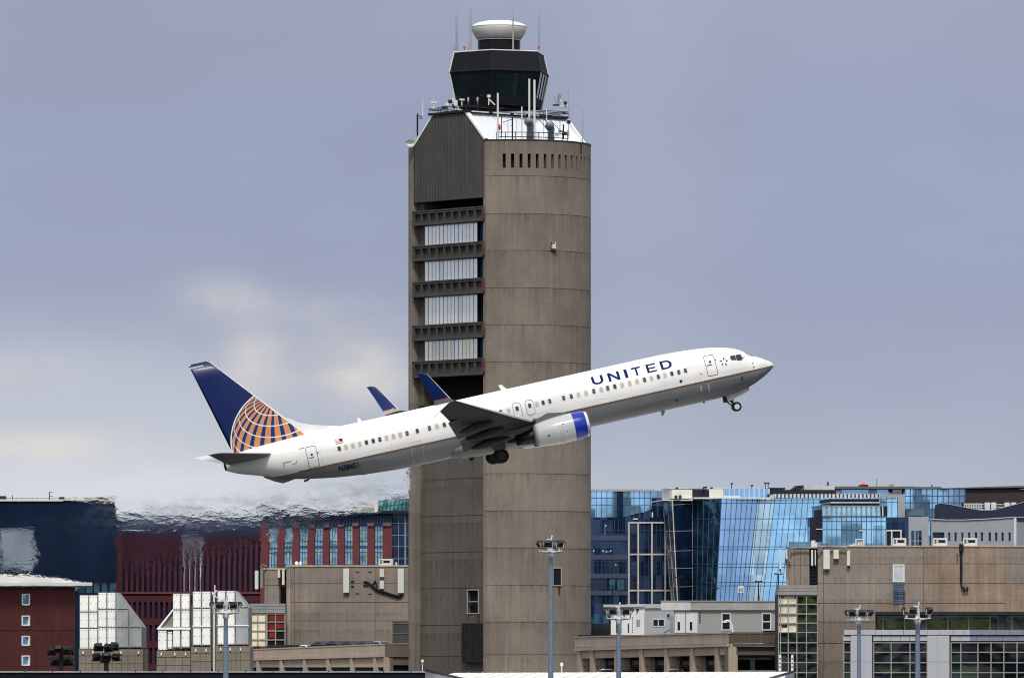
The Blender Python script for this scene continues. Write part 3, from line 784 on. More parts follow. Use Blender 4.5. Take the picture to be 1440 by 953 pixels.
for a, b, w, h in ((-.3, 0, .04, .35), (.0, .17, .6, .035), (.45, -.05, .35, .03), (.65, .05, .03, .2)): onfus([(s-a-w/2, z+b-h/2), (s-a+w/2, z+b-h/2), (s-a+w/2, z+b+h/2), (s-a-w/2, z+b+h/2)], .01).build('panel_line', seamd, fuse, local=True)
# small five-piece emblem beside the front door
s, z = fs(1018, 508.5)
mb = MB()
for k in range(5):
    a = R_(90+72*k+10); c = (s+.24*math.cos(a), z+.24*math.sin(a))
    onfus([(c[0]+.1*math.cos(a+t), c[1]+.1*math.sin(a+t)) for t in (0, 2.3, 3.9)], .01, mbx=mb)
mb.build('emblem', dk, fuse, local=True)
# lettering: strokes in a cell w x 1 (cap height 1)
def L2(ch):
    t = .22
    if ch == 'U':
        out, inn = [], []
        for i in range(13):
            a = math.pi+math.pi*i/12; out.append((.5+.5*math.cos(a), .42+.42*math.sin(a))); inn.append((.5+.28*math.cos(a), .42+.23*math.sin(a)))
        qs = [[out[i], out[i+1], inn[i+1], inn[i]] for i in range(12)]
        return qs+[[(0, .42), (t, .42), (t, 1), (0, 1)], [(1-t, .42), (1, .42), (1, 1), (1-t, 1)]], 1.0
    if ch == 'N': return [[(0, 0), (t, 0), (t, 1), (0, 1)], [(1-t, 0), (1, 0), (1, 1), (1-t, 1)], [(t, .70), (t, 1), (1-t, .30), (1-t, 0)]], 1.05
    if ch == 'I': return [[(0, 0), (1, 0), (1, 1), (0, 1)]], .22
    if ch == 'T': return [[(0, .83), (1, .83), (1, 1), (0, 1)], [(.40, 0), (.60, 0), (.60, .83), (.40, .83)]], .95
    if ch == 'E': return [[(0, 0), (.23, 0), (.23, 1), (0, 1)], [(.23, .84), (1, .84), (1, 1), (.23, 1)], [(.23, .42), (.93, .42), (.93, .57), (.23, .57)], [(.23, 0), (1, 0), (1, .16), (.23, .16)]], .82
    if ch == 'D':
        qs = [[(0, 0), (t, 0), (t, 1), (0, 1)]]; o, i_ = [], []
        for k in range(13):
            a = -math.pi/2+math.pi*k/12; o.append((.5+.5*math.cos(a), .5+.5*math.sin(a))); i_.append((.5+.28*math.cos(a), .5+.33*math.sin(a)))
        qs += [[o[k], o[k+1], i_[k+1], i_[k]] for k in range(12)]
        return qs+[[(t, .83), (.5, .83), (.5, 1), (t, 1)], [(t, 0), (.5, 0), (.5, .17), (t, .17)]], 1.0
for ch, x0, x1 in (('U', 832.3, 848.2), ('N', 855.2, 871.2), ('I', 878.2, 882.3), ('T', 888.6, 901.2), ('E', 909.2, 922.4), ('D', 928.9, 944.4)):
    xm = (x0+x1)/2
    sL, _ = fs(x0, 534.5-(x0-840)*.2245); sR, _ = fs(x1, 534.5-(x1-840)*.2245)
    s0, zb0 = fs(xm, 540.2-(xm-840)*.2245); s1, zt0 = fs(xm-2.5, 528.6-(xm-840)*.2245)
    mb = MB()
    for q_ in L2(ch)[0]: onfus([(sL+(sR-sL)*x, zb0+(zt0-zb0)*y) for x, y in q_], .014, mbx=mb, cuts=.05)
    mb.build('letter', bluep, fuse, local=True)
# registration, from the built-in font
def fontpolys(txt):
    cu = bpy.data.curves.new('t', 'FONT'); cu.body = txt; cu.offset = .028; cu.shear = .25; cu.resolution_u = 3
    o = bpy.data.objects.new('t', cu); COL.objects.link(o); bpy.context.view_layer.update()
    me = bpy.data.meshes.new_from_object(o.evaluated_get(bpy.context.evaluated_depsgraph_get()))
    vs = [(v.co.x, v.co.y) for v in me.vertices]; fs_ = [list(p.vertices) for p in me.polygons]
    bpy.data.objects.remove(o); bpy.data.curves.remove(cu); bpy.data.meshes.remove(me)
    return vs, fs_
vs, fs_ = fontpolys('N38451')
xm_, ym_ = max(v[0] for v in vs), max(v[1] for v in vs)
sL, zL = fs(475, 659.8); sR, zR = fs(504.6, 651.8); zT = .40
mb = MB(); mb.add([LP(sL+(sR-sL)*x/xm_, fy(sL+(sR-sL)*x/xm_, zL-.18+zT*y/ym_, .03), zL-.18+zT*y/ym_) for x, y in vs], fs_)
mb.build('registration', M('reg_blue', (.01, .015, .05), .7, spec=.05), fuse, local=True)
# flag
s, z = fs(476.8, 620)
mb = MB()
for k in range(7):
    mb.mi = 0 if k % 2 == 0 else 1
    onfus([(s+.27, z-.16+k*.046), (s-.27, z-.16+k*.046), (s-.27, z-.16+(k+1)*.046), (s+.27, z-.16+(k+1)*.046)], .009, mbx=mb)
mb.mi = 2; onfus([(s-.27, z-.02), (s-.03, z-.02), (s-.03, z+.162), (s-.27, z+.162)], .013, mbx=mb)
mb.build('flag', [M('flag_red', (.5, .09, .07), .7, spec=.05), whitemetal, M('flag_blue', (.02, .03, .09), .7, spec=.05)], fuse, local=True)
# cockpit windows
ckg = M('cockpit_glass', (.02, .03, .04), .08, var=.3, coat=.6)
for poly in ([(1026.6, 500.4), (1033.7, 499.0), (1035.2, 506.1), (1028.5, 505.9), (1027.0, 503.3)], [(1034.2, 498.9), (1040.6, 497.5), (1044.6, 504.2), (1042.6, 506.2), (1040.6, 506.7), (1035.9, 506.3)], [(1041.2, 497.3), (1047.8, 495.6), (1052.6, 499.2), (1051.2, 500.2), (1047.6, 501.6), (1045.2, 503.6)]):
    for sd in (-1, 1):
        onfus([fs(*q_) for q_ in poly], .012, side=sd).build('cockpit_window', ckg, fuse, local=True)
# wing-body fairing
mb = MB(); mb.smooth = True; rg = []
for k in range(33):
    t = k/32; s = 14.2+11.0*t; e = max(0.02, 1-abs(2*t-1)**3.2)**.5
    r = []
    for i in range(24):
        a = 2*math.pi*i/24; r.append(LP(s, 2.12*e*math.cos(a)*(1 if True else 1), -1.45+(.55 if math.sin(a) > 0 else .90)*e*math.sin(a)))
    rg.append(r)
mb.rings(rg); mb.build('wing_fairing', M('fairing_grey', (.15, .155, .165), .5, spec=.15, var=.1), plane, local=True)
# wings
AF = [(0, 0), (.015, .021), (.06, .042), (.15, .062), (.30, .070), (.45, .064), (.65, .043), (.85, .018), (1, .002), (1, -.002), (.85, -.008), (.65, -.022), (.45, -.037), (.30, -.044), (.15, -.040), (.06, -.028), (.015, -.014)]
def wz(y): return -1.38+.21*(y-1.9)+.0010*(y-1.9)**2
def le(y): return 15.75+(y-1.9)*.89 if y < 5.0 else 18.5+(y-5)*.562
def te(y): return 22.75+(y-1.9)*.269 if y < 5.8 else 23.8+(y-5.8)*.262
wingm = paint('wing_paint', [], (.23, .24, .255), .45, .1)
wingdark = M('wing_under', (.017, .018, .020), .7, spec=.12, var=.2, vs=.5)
def section(y, s0, c, z, tk=1., inc=0., sd=-1):
    return [LP(s0+c*x, sd*y, z+c*t*tk*1.0-inc*x*c) for x, t in AF]
def make_wing(sd):
    mb = MB(); rg = []
    for y in (.8, 1.9, 3., 4., 5., 5.8, 8, 11, 14, 16.6, 17.1):
        c = te(y)-le(y); rg.append(section(y, le(y), c, wz(y), 1.15 if y < 5 else .95, .02, sd))
    mb.smooth = True; mb.rings(rg)
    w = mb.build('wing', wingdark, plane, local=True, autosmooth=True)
    # bright leading edge slats
    mb = MB(); rg = []
    for y in (5.6, 8, 11, 14, 16.9):
        c = te(y)-le(y); t = .95
        pts = [(.10, .052), (.03, .034), (-.012, .004), (-.008, -.008), (.02, -.022)]
        rg.append([LP(le(y)+c*x, sd*y, wz(y)+c*q_*t+.02) for x, q_ in pts])
    mb.rings(rg, False, False, closed=False); mb.build('slat', M('slat_white', (.62, .63, .63), .35, metal=.2), w, local=True)
    # flaps, lowered
    for y0, y1 in ((2.2, 4.0), (4.02, 5.5), (6.3, 9.0), (9.02, 11.8)):
        mb = MB(); rg = []
        for y in (y0, y1):
            c = .22*(te(y)-le(y))+.15; s0 = te(y)-.72; z0 = wz(y)-.05
            rg.append([LP(s0+c*x, sd*y, z0-c*x*.22+c*t*1.3) for x, t in AF])
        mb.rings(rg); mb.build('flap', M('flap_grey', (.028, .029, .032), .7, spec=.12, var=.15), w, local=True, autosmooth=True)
    # flap track fairings
    for y, s0, ln in ((3.4, 20.4, 3.0), (6.6, 20.9, 3.0), (9.4, 21.9, 2.7)):
        mb = MB(); mb.smooth = True; rg = []
        for k in range(13):
            t = k/12; e = (math.sin(math.pi*min(1, t*1.02))**.6 if 0 < t < 1 else .03)*.24
            c = LP(s0+ln*t, sd*y, wz(y)-.34-.07*t*ln*.9)
            rg.append([c+Vector((0, e*math.cos(a), 1.35*e*math.sin(a))) for a in np.linspace(0, 2*math.pi, 11)[:-1]])
        mb.rings(rg); mb.build('flap_track_fairing', M('fairing_dark', (.04, .042, .046), .6, spec=.15, var=.15), w, local=True)
    # winglet, upper
    WL = [(17.1, le(17.1), te(17.1)-le(17.1), wz(17.1), 0), (17.35, le(17.1)+.08, 1.34, wz(17.1)+.05, .4), (17.55, 25.60, 1.16, wz(17.1)+.22, .8), (17.62, 25.74, 1.06, wz(17.1)+.42, .95), (17.8, 26.28, .84, wz(17.1)+1.3, 1), (17.98, 26.84, .62, wz(17.1)+2.18, 1), (18.02, 27.2, .36, wz(17.1)+2.32, 1)]
    mb = MB(); mb.smooth = True; rg = []
    for y, s0, c, z, v in WL:
        rg.append([LP(s0+c*x, sd*(y+c*t*v*-.8), z+c*t*(1-v)) for x, t in AF])
    mb.rings(rg)
    zo = wz(17.1)
    wm = MATS.get('winglet_paint') or paint('winglet_paint', [(2, zo+.30, (.50, .15, .06)), (2, zo+.23, (.30, .31, .32))], (.005, .019, .11), .4, .1)
    MATS['winglet_paint'] = wm
    wl = mb.build('winglet', wm, w, local=True, autosmooth=True)
    mb = MB(); rg = []
    for y, s0, c, z, v in WL[2:]:
        rg.append([LP(s0+c*a, sd*(y+b), z) for a, b in ((.055, .035), (.015, .055), (-.02, 0), (.015, -.055), (.055, -.035))])
    mb.rings(rg, False, False, closed=False); mb.build('winglet_edge', M('edge_white', (.7, .71, .72), .35), w, local=True)
    # winglet, lower blade
    mb = MB(); mb.smooth = True; rg = []
    for y, s0, c, z in ((17.25, 25.55, 1.15, zo+.02), (17.4, 25.8, 1.0, zo-.12), (17.6, 26.45, .7, zo-.5), (17.75, 26.95, .42, zo-.85), (17.82, 27.5, .12, zo-1.02)):
        rg.append([LP(s0+c*x, sd*(y+c*t*.9), z) for x, t in AF])
    mb.rings(rg); mb.build('strake', M('strake_white', (.68, .69, .70), .35), w, local=True, autosmooth=True)
    return w
make_wing(-1); make_wing(1)
# engines
def make_engine(sd):
    ye, ze, dr = 4.83*sd, -1.68, .012
    e_prof = [(14.85, .80), (14.88, .84), (14.98, .90), (15.22, .965)]
    def ringat(s, r, n=36):
        out = []
        for k in range(n):
            a = 2*math.pi*k/n; zz = math.sin(a)*r
            if zz < 0: zz *= .97
            out.append(LP(s, ye+r*math.cos(a), ze+zz-(s-17)*dr))
        return out
    prof = [(15.06, .925), (15.22, .965), (15.6, .995), (15.97, 1.015), (16.5, 1.03), (17.2, 1.01), (17.9, .95), (18.5, .86), (18.95, .78)]
    mb = MB(); mb.smooth = True; mb.rings([ringat(s, r) for s, r in prof[3:]], False, False)
    mb.rings([ringat(18.95, .78), ringat(18.5, .74), ringat(17.8, .72)], False, True)
    en = mb.build('engine', M('nacelle_grey', (.42, .43, .45), .35, var=.08, coat=.3), plane, local=True)
    mb = MB(); mb.smooth = True; mb.rings([ringat(s, r) for s, r in prof[:4]], False, False); mb.build('cowl_band', M('cowl_blue', (.004, .024, .29), .3, var=.08, coat=.2, spec=.3), en, local=True)
    mb = MB(); mb.smooth = True; mb.rings([ringat(s, r) for s, r in ((15.3, .77), (15.0, .77), (14.88, .79), (14.85, .81), (14.88, .85), (14.98, .90), (15.06, .925))], False, False); mb.build('inlet_lip', M('lip_metal', (.80, .81, .82), .15, metal=.6), en, local=True)
    mb = MB(); mb.smooth = True; mb.rings([ringat(15.3, .77), ringat(16, .78), ringat(16.02, .3)], False, False); mb.rings([ringat(15.6, .03, 12), ringat(16.02, .3, 12)], True, False); mb.build('fan', darkmetal, en, local=True)
    mb = MB(); mb.smooth = True; mb.rings([ringat(s, r) for s, r in ((17.8, .62), (18.95, .60), (19.5, .52), (20.2, .38), (20.2, .30), (19.8, .28))], False, True); mb.build('exhaust_nozzle', M('hot_metal', (.025, .022, .02), .4, metal=.7, var=.3, vs=3), en, local=True)
    mb = MB(); mb.smooth = True; mb.rings([ringat(19.6, .24, 14), ringat(20.3, .2, 14), ringat(20.9, .03, 14)]); mb.build('exhaust_cone', blackmetal, en, local=True)
    # pylon
    mb = MB(); rg = []
    for s, w, z0, z1 in ((15.9, .04, ze+.9, ze+.98), (16.6, .16, ze+.9, ze+1.22), (17.6, .22, ze+.7, ze+1.38), (18.6, .24, ze+.35, -.62), (20, .24, ze+.35, -.75), (21.5, .2, ze+.62, -.80), (22.6, .06, ze+.8, -.85)):
        rg.append([LP(s, ye-w, z0), LP(s, ye+w, z0), LP(s, ye+w*.7, z1), LP(s, ye-w*.7, z1)])
    mb.rings(rg); mb.build('pylon_strut', M('pylon_grey', (.10, .105, .11), .5, spec=.2), en, local=True, autosmooth=True)
    # strake on the inboard and small marks
    for (s, w, h, a) in ((16.55, .07, .07, -10), (17.9, .12, .12, -12), (16.75, .18, .05, 22)):
        mb = MB(); r = float(np.interp(s, [q_[0] for q_ in prof], [q_[1] for q_ in prof]))+.008
        def pe(s_, a_): return LP(s_, ye+sd*r*math.cos(R_(a_)), ze+r*math.sin(R_(a_))-(s_-17)*dr)
        da = math.degrees(h/2/r); mb.add([pe(s-w/2, a-da), pe(s+w/2, a-da), pe(s+w/2, a+da), pe(s-w/2, a+da)], [(0, 1, 2, 3)]); mb.build('marking', dk, en, local=True)
    for s in (16.85, 17.05):
        mb = MB(); r = float(np.interp(s, [q_[0] for q_ in prof], [q_[1] for q_ in prof]))+.004
        pts = [LP(s+d, ye+sd*r*math.cos(a), ze+r*math.sin(a)) for a in np.linspace(-1.2, .3, 10) for d in (0, .02)]
        mb.add(pts, [(2*i, 2*i+1, 2*i+3, 2*i+2) for i in range(9)]); mb.build('cowl_seam', seam, en, local=True)
make_engine(-1); make_engine(1)
# tail fin
def fp(px, py):
    p = toloc(px, py, lambda s, z: 0.); return np.array([-p.x, p.z])
LE0, TE0, LE1, TE1 = fp(433.5, 611.5), fp(325, 637.5), fp(293, 507.2), fp(264.3, 513.2)
LE0 = LE0+(LE0-LE1)*.04; TE0 = TE0+(TE0-TE1)*.04
def LEh(h): return LE0+(LE1-LE0)*h
def TEh(h): return TE0+(TE1-TE0)*h
SH = lambda u: max(0., 2.6*math.sqrt(max(u, 0))*(1-u)**.9*.5+.04)
def thick(u, h): return (.34*(1-h)+.14*h)*.62*SH(u)
def inv(p):
    lo, hi = -.3, 1.3
    def c(h):
        a, b = LEh(h), TEh(h); return (b[0]-a[0])*(p[1]-a[1])-(b[1]-a[1])*(p[0]-a[0])
    for _ in range(40):
        m = (lo+hi)/2
        if c(lo)*c(m) <= 0: hi = m
        else: lo = m
    h = (lo+hi)/2; a, b = LEh(h), TEh(h); return float(np.dot(p-a, b-a)/np.dot(b-a, b-a)), h
us_ = [0, .01, .03, .07, .13, .22, .35, .5, .65, .8, .92, 1]
mb = MB(); mb.smooth = True; rg = []
for h in lin(0, 1, 6):
    r = []
    for u in us_: q_ = LEh(h)+(TEh(h)-LEh(h))*u; r.append(LP(q_[0], -thick(u, h), q_[1]))
    for u in reversed(us_[1:-1]): q_ = LEh(h)+(TEh(h)-LEh(h))*u; r.append(LP(q_[0], thick(u, h), q_[1]))
    rg.append(r)
mb.rings(rg); fin = mb.build('tail_fin', M('tail_blue', (.004, .0155, .092), .4, var=.08, coat=.08, spec=.25), plane, local=True)
def onfin(polys, name, mat, off=.008):
    mb = MB()
    for sd in (-1, 1):
        for poly in polys:
            pts = []
            for p in poly:
                u, h = inv(np.array(p)); pts.append(LP(p[0], sd*(thick(min(max(u, 0), 1), min(max(h, 0), 1))+off), p[1]))
            mb.add(pts, [tuple(range(len(pts)))])
    return mb.build(name, mat, fin, local=True)
def strip(hs, u0, u1): return [[LEh(a)+(TEh(a)-LEh(a))*u0, LEh(b)+(TEh(b)-LEh(b))*u0, LEh(b)+(TEh(b)-LEh(b))*u1, LEh(a)+(TEh(a)-LEh(a))*u1] for a, b in zip(hs[:-1], hs[1:])]
finw = M('fin_edge', (.66, .67, .68), .3, metal=.2)
onfin(strip(lin(.1, .99, 6), -.004, .03)+strip(lin(.0, .96, 6), .982, 1.003)+strip([.985, 1.004], .03, 1), 'edge_strip', finw, .012)
onfin(strip([.955, .97], .4, 1), 'tip_stripe', finw, .01)
# globe emblem: parallels and meridians of a tilted sphere, drawn in the fin's own plane and clipped to the fin
GC = (402.5, 619.6); GR = 76.7; tilt = R_(55); PD = np.array([-.242, -.970]); PD /= np.linalg.norm(PD)
ax_ = np.array([PD[0]*math.sin(tilt), PD[1]*math.sin(tilt), math.cos(tilt)])   # pole direction (x right, y down, z to viewer)
e1 = np.cross(ax_, [0, 0, 1.]); e1 /= np.linalg.norm(e1); e2 = np.cross(ax_, e1)
def gl(co, lo):
    co, lo = R_(co), R_(lo); return math.cos(co)*ax_+math.sin(co)*(math.cos(lo)*e1+math.sin(lo)*e2)
def gpx(v): return fp(GC[0]+GR*v[0], GC[1]+GR*v[1])
# local frame so that the projection is linear and quick
g0 = fp(*GC); gx = (fp(GC[0]+10, GC[1])-g0)/10; gy = (fp(GC[0], GC[1]+10)-g0)/10
def gp(v): return g0+gx*GR*v[0]+gy*GR*v[1]
def clip(poly, a, b, keep):
    out = []
    def sd_(p): return (b[0]-a[0])*(p[1]-a[1])-(b[1]-a[1])*(p[0]-a[0])
    k = 1 if sd_(keep) > 0 else -1
    for i in range(len(poly)):
        p, q_ = poly[i], poly[(i+1) % len(poly)]; sp_, sq = k*sd_(p), k*sd_(q_)
        if sp_ >= 0: out.append(p)
        if sp_*sq < 0: t = sp_/(sp_-sq); out.append(p+(q_-p)*t)
    return out
cen = (LE0+TE0+LE1+TE1)/4
def clipfin(poly):
    i0, i1 = LEh(0)+(TEh(0)-LEh(0))*.028, LEh(1)+(TEh(1)-LEh(1))*.028
    j0, j1 = LEh(0)+(TEh(0)-LEh(0))*.984, LEh(1)+(TEh(1)-LEh(1))*.984
    for a, b in ((i0, i1), (j0, j1), (LEh(.0), TEh(.0))):
        poly = clip(poly, a, b, cen)
        if len(poly) < 3: return None
    return poly
gv = np.array([(608-740)/385., (610-600)/385.]); gv = np.array([gv[0], gv[1], math.sqrt(1-gv@gv)]); PH0 = math.degrees(math.atan2(gv@e2, gv@e1))-4.4
orange, white = [], []
for m in range(24):
    for c0 in range(0, 120, 3):
        lo = PH0+15*m; q4 = [gl(c0, lo), gl(c0+3, lo), gl(c0+3, lo+8.8), gl(c0, lo+8.8)]
        if min(v[2] for v in q4) < .02: continue
        p = clipfin([gp(v) for v in q4])
        if p: orange.append(p)
for c0 in (13, 25, 37, 49, 61.4, 73, 85, 97):
    for lo in range(0, 360, 4):
        q4 = [gl(c0-.55, lo), gl(c0+.55, lo), gl(c0+.55, lo+4), gl(c0-.55, lo+4)]
        if min(v[2] for v in q4) < .03: continue
        p = clipfin([gp(v) for v in q4])
        if p: white.append(p)
for k in range(120):
    a, b = 2*math.pi*k/120, 2*math.pi*(k+1)/120
    p = clipfin([g0+(gx*math.cos(t)+gy*math.sin(t))*GR*r for t, r in ((a, 1), (b, 1), (b, 1.022), (a, 1.022))])
    if p: white.append(p)
disc = []
for k in range(120):
    a, b = 2*math.pi*k/120, 2*math.pi*(k+1)/120
    for r0, r1 in ((.0, .25), (.25, .5), (.5, .75), (.75, 1)):
        p = clipfin([g0+(gx*math.cos(t)+gy*math.sin(t))*GR*r for t, r in ((a, r0), (a, r1), (b, r1), (b, r0))])
        if p: disc.append(p)
onfin(disc, 'globe_ground', M('globe_blue', (.006, .026, .16), .4, coat=.1, spec=.3), .008)
onfin(orange, 'globe_meridians', M('globe_gold', (.56, .25, .10), .35, var=.06, coat=.3), .014)
onfin(white, 'globe_parallels', M('globe_white', (.75, .75, .74), .35), .020)
# dorsal fin
mb = MB()
d = [fp(402, 586.5), fp(420, 594), fp(438, 597.2), fp(492, 599.5), fp(492, 603), fp(432, 618), fp(425, 612)]
mb.prism([LP(p[0], -.05, p[1]) for p in d], (0, .1, 0))
mb.build('dorsal_fin', M('dorsal_white', (.74, .75, .76), .3), plane, local=True, bevel=.02)
# tailplane
for sd in (-1, 1):
    mb = MB(); mb.smooth = True; rg = []
    for y, s0, e, z in ((.5, 36.75, 40.35, 1.02), (1.0, 37.1, 40.5, 1.1), (3, 38.5, 41.0, 1.4), (6.6, 41.0, 41.95, 1.95), (7.05, 41.4, 42.1, 2.0), (7.17, 41.75, 42.15, 2.02)):
        rg.append([LP(s0+(e-s0)*x, sd*y, z+(e-s0)*t*.85) for x, t in AF])
    mb.rings(rg); mb.build('tailplane', M('tailplane_shaded', (.10, .103, .108), .4, var=.12) if sd < 0 else M('tailplane_far', (.55, .56, .57), .4), plane, local=True, autosmooth=True)  # near half darker than the far one: underside shade put into its colour
mb = MB(); mb.smooth = True
mb.rings([[LP(s, r*math.cos(a), .97+(s-40.5)*.05+r*math.sin(a)) for a in np.linspace(0, 2*math.pi, 15)[:-1]] for s, r in ((40.3, .36), (40.62, .30), (40.62, .24), (40.3, .22))], False, True)
mb.build('exhaust_pipe', blackmetal, plane, local=True)
# tail skid, blade antennas, drain mast
def blade(s, z, h, c, sweep, mat, name='blade_antenna', y=0):
    mb = MB(); t = .04
    mb.hexa([LP(s, y-t, z), LP(s+c, y-t, z), LP(s+c, y+t, z), LP(s, y+t, z)], [LP(s+sweep, y-t*.5, z+h), LP(s+sweep+c*.55, y-t*.5, z+h), LP(s+sweep+c*.55, y+t*.5, z+h), LP(s+sweep, y+t*.5, z+h)])
    mb.build(name, mat, plane, local=True)
blade(19.45, 1.97, .42, .42, .32, whitemetal); blade(30.2, 1.97, .32, .3, .15, whitemetal); blade(7.9, 1.9, .10, .5, .2, whitemetal)
blade(23.7, -1.95, -.5, .3, .05, greymetal); blade(8.5, -1.95, -.38, .3, .22, greymetal); blade(5.5, -1.95, -.18, .2, .1, greymetal); blade(22.7, -2.2, -.3, .5, .25, darkmetal)
mb = MB(); mb.prism([LP(s, -.12, z) for s, z in ((35.7, -.98), (36.4, -1.08), (36.75, -1.12), (37.3, -.86), (38.0, -.42), (38.0, -.2), (36, -.85))], (0, .24, 0)); mb.build('tail_skid', M('skid_grey', (.14, .14, .145), .5), plane, local=True)
blade(34.7, -1.2, -.15, .5, .3, darkmetal)
# landing gear
tyre = M('tyre_rubber', (.012, .012, .013), .8, var=.2); rim = M('wheel_rim', (.62, .63, .63), .4, metal=.3)
def wheel(c, r, w, parent, dark=False):
    mb = MB(); mb.smooth = True
    pr = [(r*.55, -w*.5), (r*.80, -w*.52), (r*.94, -w*.42), (r, -w*.2), (r, w*.2), (r*.94, w*.42), (r*.80, w*.52), (r*.55, w*.5)]
    mb.rings([[LP(c[0]+q_*math.cos(a), c[1]+h, c[2]+q_*math.sin(a)) for a in np.linspace(0, 2*math.pi, 29)[:-1]] for q_, h in pr])
    wh = mb.build('wheel', tyre, parent, local=True)
    mb = MB(); 
    mb.rings([[LP(c[0]+q_*math.cos(a), c[1]+h, c[2]+q_*math.sin(a)) for a in np.linspace(0, 2*math.pi, 21)[:-1]] for q_, h in ((r*.56, -w*.512), (r*.5, -w*.515), (r*.2, -w*.42), (r*.15, -w*.6), (r*.15, w*.6), (r*.2, w*.42), (r*.5, w*.515), (r*.56, w*.512))])
    o = mb.build('wheel_rim', darkmetal if dark else rim, parent, local=True)
    return wh
for sd in (-1, 1):
    yc = 2.25*sd; mb = MB(); c = (21.2, yc, -2.6)
    mb.rod(LP(21.1, 3.0*sd, -1.0), LP(c[0], yc, c[2]+.1), .17, .13, 10); mb.rod(LP(c[0], yc-.62, c[2]), LP(c[0], yc+.62, c[2]), .09, .09, 8); mb.rod(LP(20.3, 3.0*sd, -1.05), LP(21.3, yc, -2.0), .06, n=6); mb.rod(LP(21.9, 2.8*sd, -1.5), LP(21.4, yc, -2.2), .05, n=6)
    mg = mb.build('main_gear', darkmetal, plane, local=True)
    wheel((c[0], yc-.43, c[2]), .53, .40, mg, True); wheel((c[0], yc+.43, c[2]), .53, .40, mg, True)
    mb = MB(); mb.hexa([LP(20.75, 3.2*sd, -1.15), LP(21.75, 3.2*sd, -1.15), LP(21.7, 3.15*sd, -2.15), LP(20.85, 3.15*sd, -2.15)], [LP(20.75, 3.25*sd, -1.15), LP(21.75, 3.25*sd, -1.15), LP(21.7, 3.2*sd, -2.15), LP(20.85, 3.2*sd, -2.15)]); mb.build('gear_door', M('gear_door_grey', (.07, .072, .076), .5), mg, local=True)
mb = MB(); c = (3.38, 0, -2.86)
mb.rod(LP(4.05, 0, -1.7), LP(c[0]+.1, 0, c[2]+.1), .10, .075, 10); mb.rod(LP(c[0], -.22, c[2]), LP(c[0], .22, c[2]), .05, n=8); mb.rod(LP(3.3, 0, -1.8), LP(3.6, 0, -2.55), .05, n=6); mb.rod(LP(4.1, 0, -2.25), LP(3.7, 0, -2.7), .05, n=6); mb.box(LP(4.0, 0, -2.15), (.45, .3, .5))
ng = mb.build('nose_gear', darkmetal, plane, local=True)
wheel((c[0], -.2, c[2]), .345, .2, ng); wheel((c[0], .2, c[2]), .345, .2, ng)
for y in (-.42, .42):
    mb = MB(); mb.hexa([LP(2.25, y-.02, -1.68), LP(4.0, y-.02, -1.93), LP(4.0, y+.02, -1.93), LP(2.25, y+.02, -1.68)], [LP(2.2, y*1.3-.02, -2.0), LP(4.0, y*1.3-.02, -2.36), LP(4.0, y*1.3+.02, -2.36), LP(2.2, y*1.3+.02, -2.0)]); mb.build('gear_door', M('nose_door', (.33, .34, .355), .4), ng, local=True)
# ================================================================== LEFT SIDE: TERMINAL, CLAD UNITS, BRICK BUILDINGS
def bld(name, wl, xm, label, cat='building', group=None):
    p = wl.pt(xm, HY, 0); p.z = 0
    return thing(name, p, label, cat, group)
def mass(wl, root, name, mat, x0, x1, y0, depth, d0=0., y1=None, bevel=0.):
    mb = MB(); wl.box(mb, x0, x1, y0, y1 or gpy(wl.Y((x0+x1)/2)), -depth, d0); return mb.build(name, mat, root, bevel=bevel)
brickd = M('dark_brick', (.085, .022, .022), .85, var=.2, vs=.5, fine=.25, fs=8, streak=.1)
bricks = M('courthouse_brick', (.072, .021, .032), .85, var=.12, vs=.2, fine=.15, fs=3)
# --- navy office block far left
w1 = Wall(-40, 1556, 170, 1560)
navy = bld('office_block', w1, 60, 'dark navy flat roofed office block at far left behind the brick house')
nvm = glass('navy_glass', (.006, .014, .036), rough=.3, metal=.1, spec=.08, wob=.1, var=.5, vs=.06)
mb = MB(); xs = [-40, 0, 49, 110, 119, 121, 130, 132, 140, 143, 151, 154, 163.5]; ys = [704.5, 745, 797, 818, 833, gpy(1540)]
def dp(i, j):
    if j == 1 and i == 1: return .5
    if j == 3 and i in (3, 5, 7, 9, 11): return .3
    return 0.
w1.rel(mb, xs, ys, lambda i, j: dp(i, j), lambda i, j: 1 if dp(i, j) == .5 else (2 if dp(i, j) == .3 else 0))
mb.mi = 0; w1.box(mb, -40, 163.5, 704.5, gpy(1540), -60, -.6)
mb.build('facade', [nvm, glass('pale_panel', (.27, .32, .40), rough=.2, metal=.5, var=.2), glass('teal_pane', (.02, .07, .10), metal=.4)], navy)
mb = MB(); w1.box(mb, -42, 165, 701.5, 704.4, -60, .4); mb.build('parapet', offwhite, navy)
mb = MB(); Y = 1545
for x, y in ((0, 701), (8, 701)): mb.box(P(3, 699.3, Y), (1.8, 1.2, .7))
mb.box(P(87, 700, Y), (1.1, 1, .5)); mb.rod(P(69.5, 702, Y), P(69.5, 691, Y), .09); mb.rod(P(69, 692, Y), P(75, 692, Y), .06); mb.rod(P(69, 697, Y), P(74, 697.5, Y), .06); mb.rod(P(17.5, 702, Y), P(17.5, 696, Y), .07)
for k in range(14): mb.rod(P(8+k*7.5, 702, Y), P(8+k*7.5, 699.8, Y), .04, n=4)
mb.rod(P(5, 700, Y), P(110, 700.5, Y), .05, n=4); mb.build('roof_railing', darkmetal, navy)
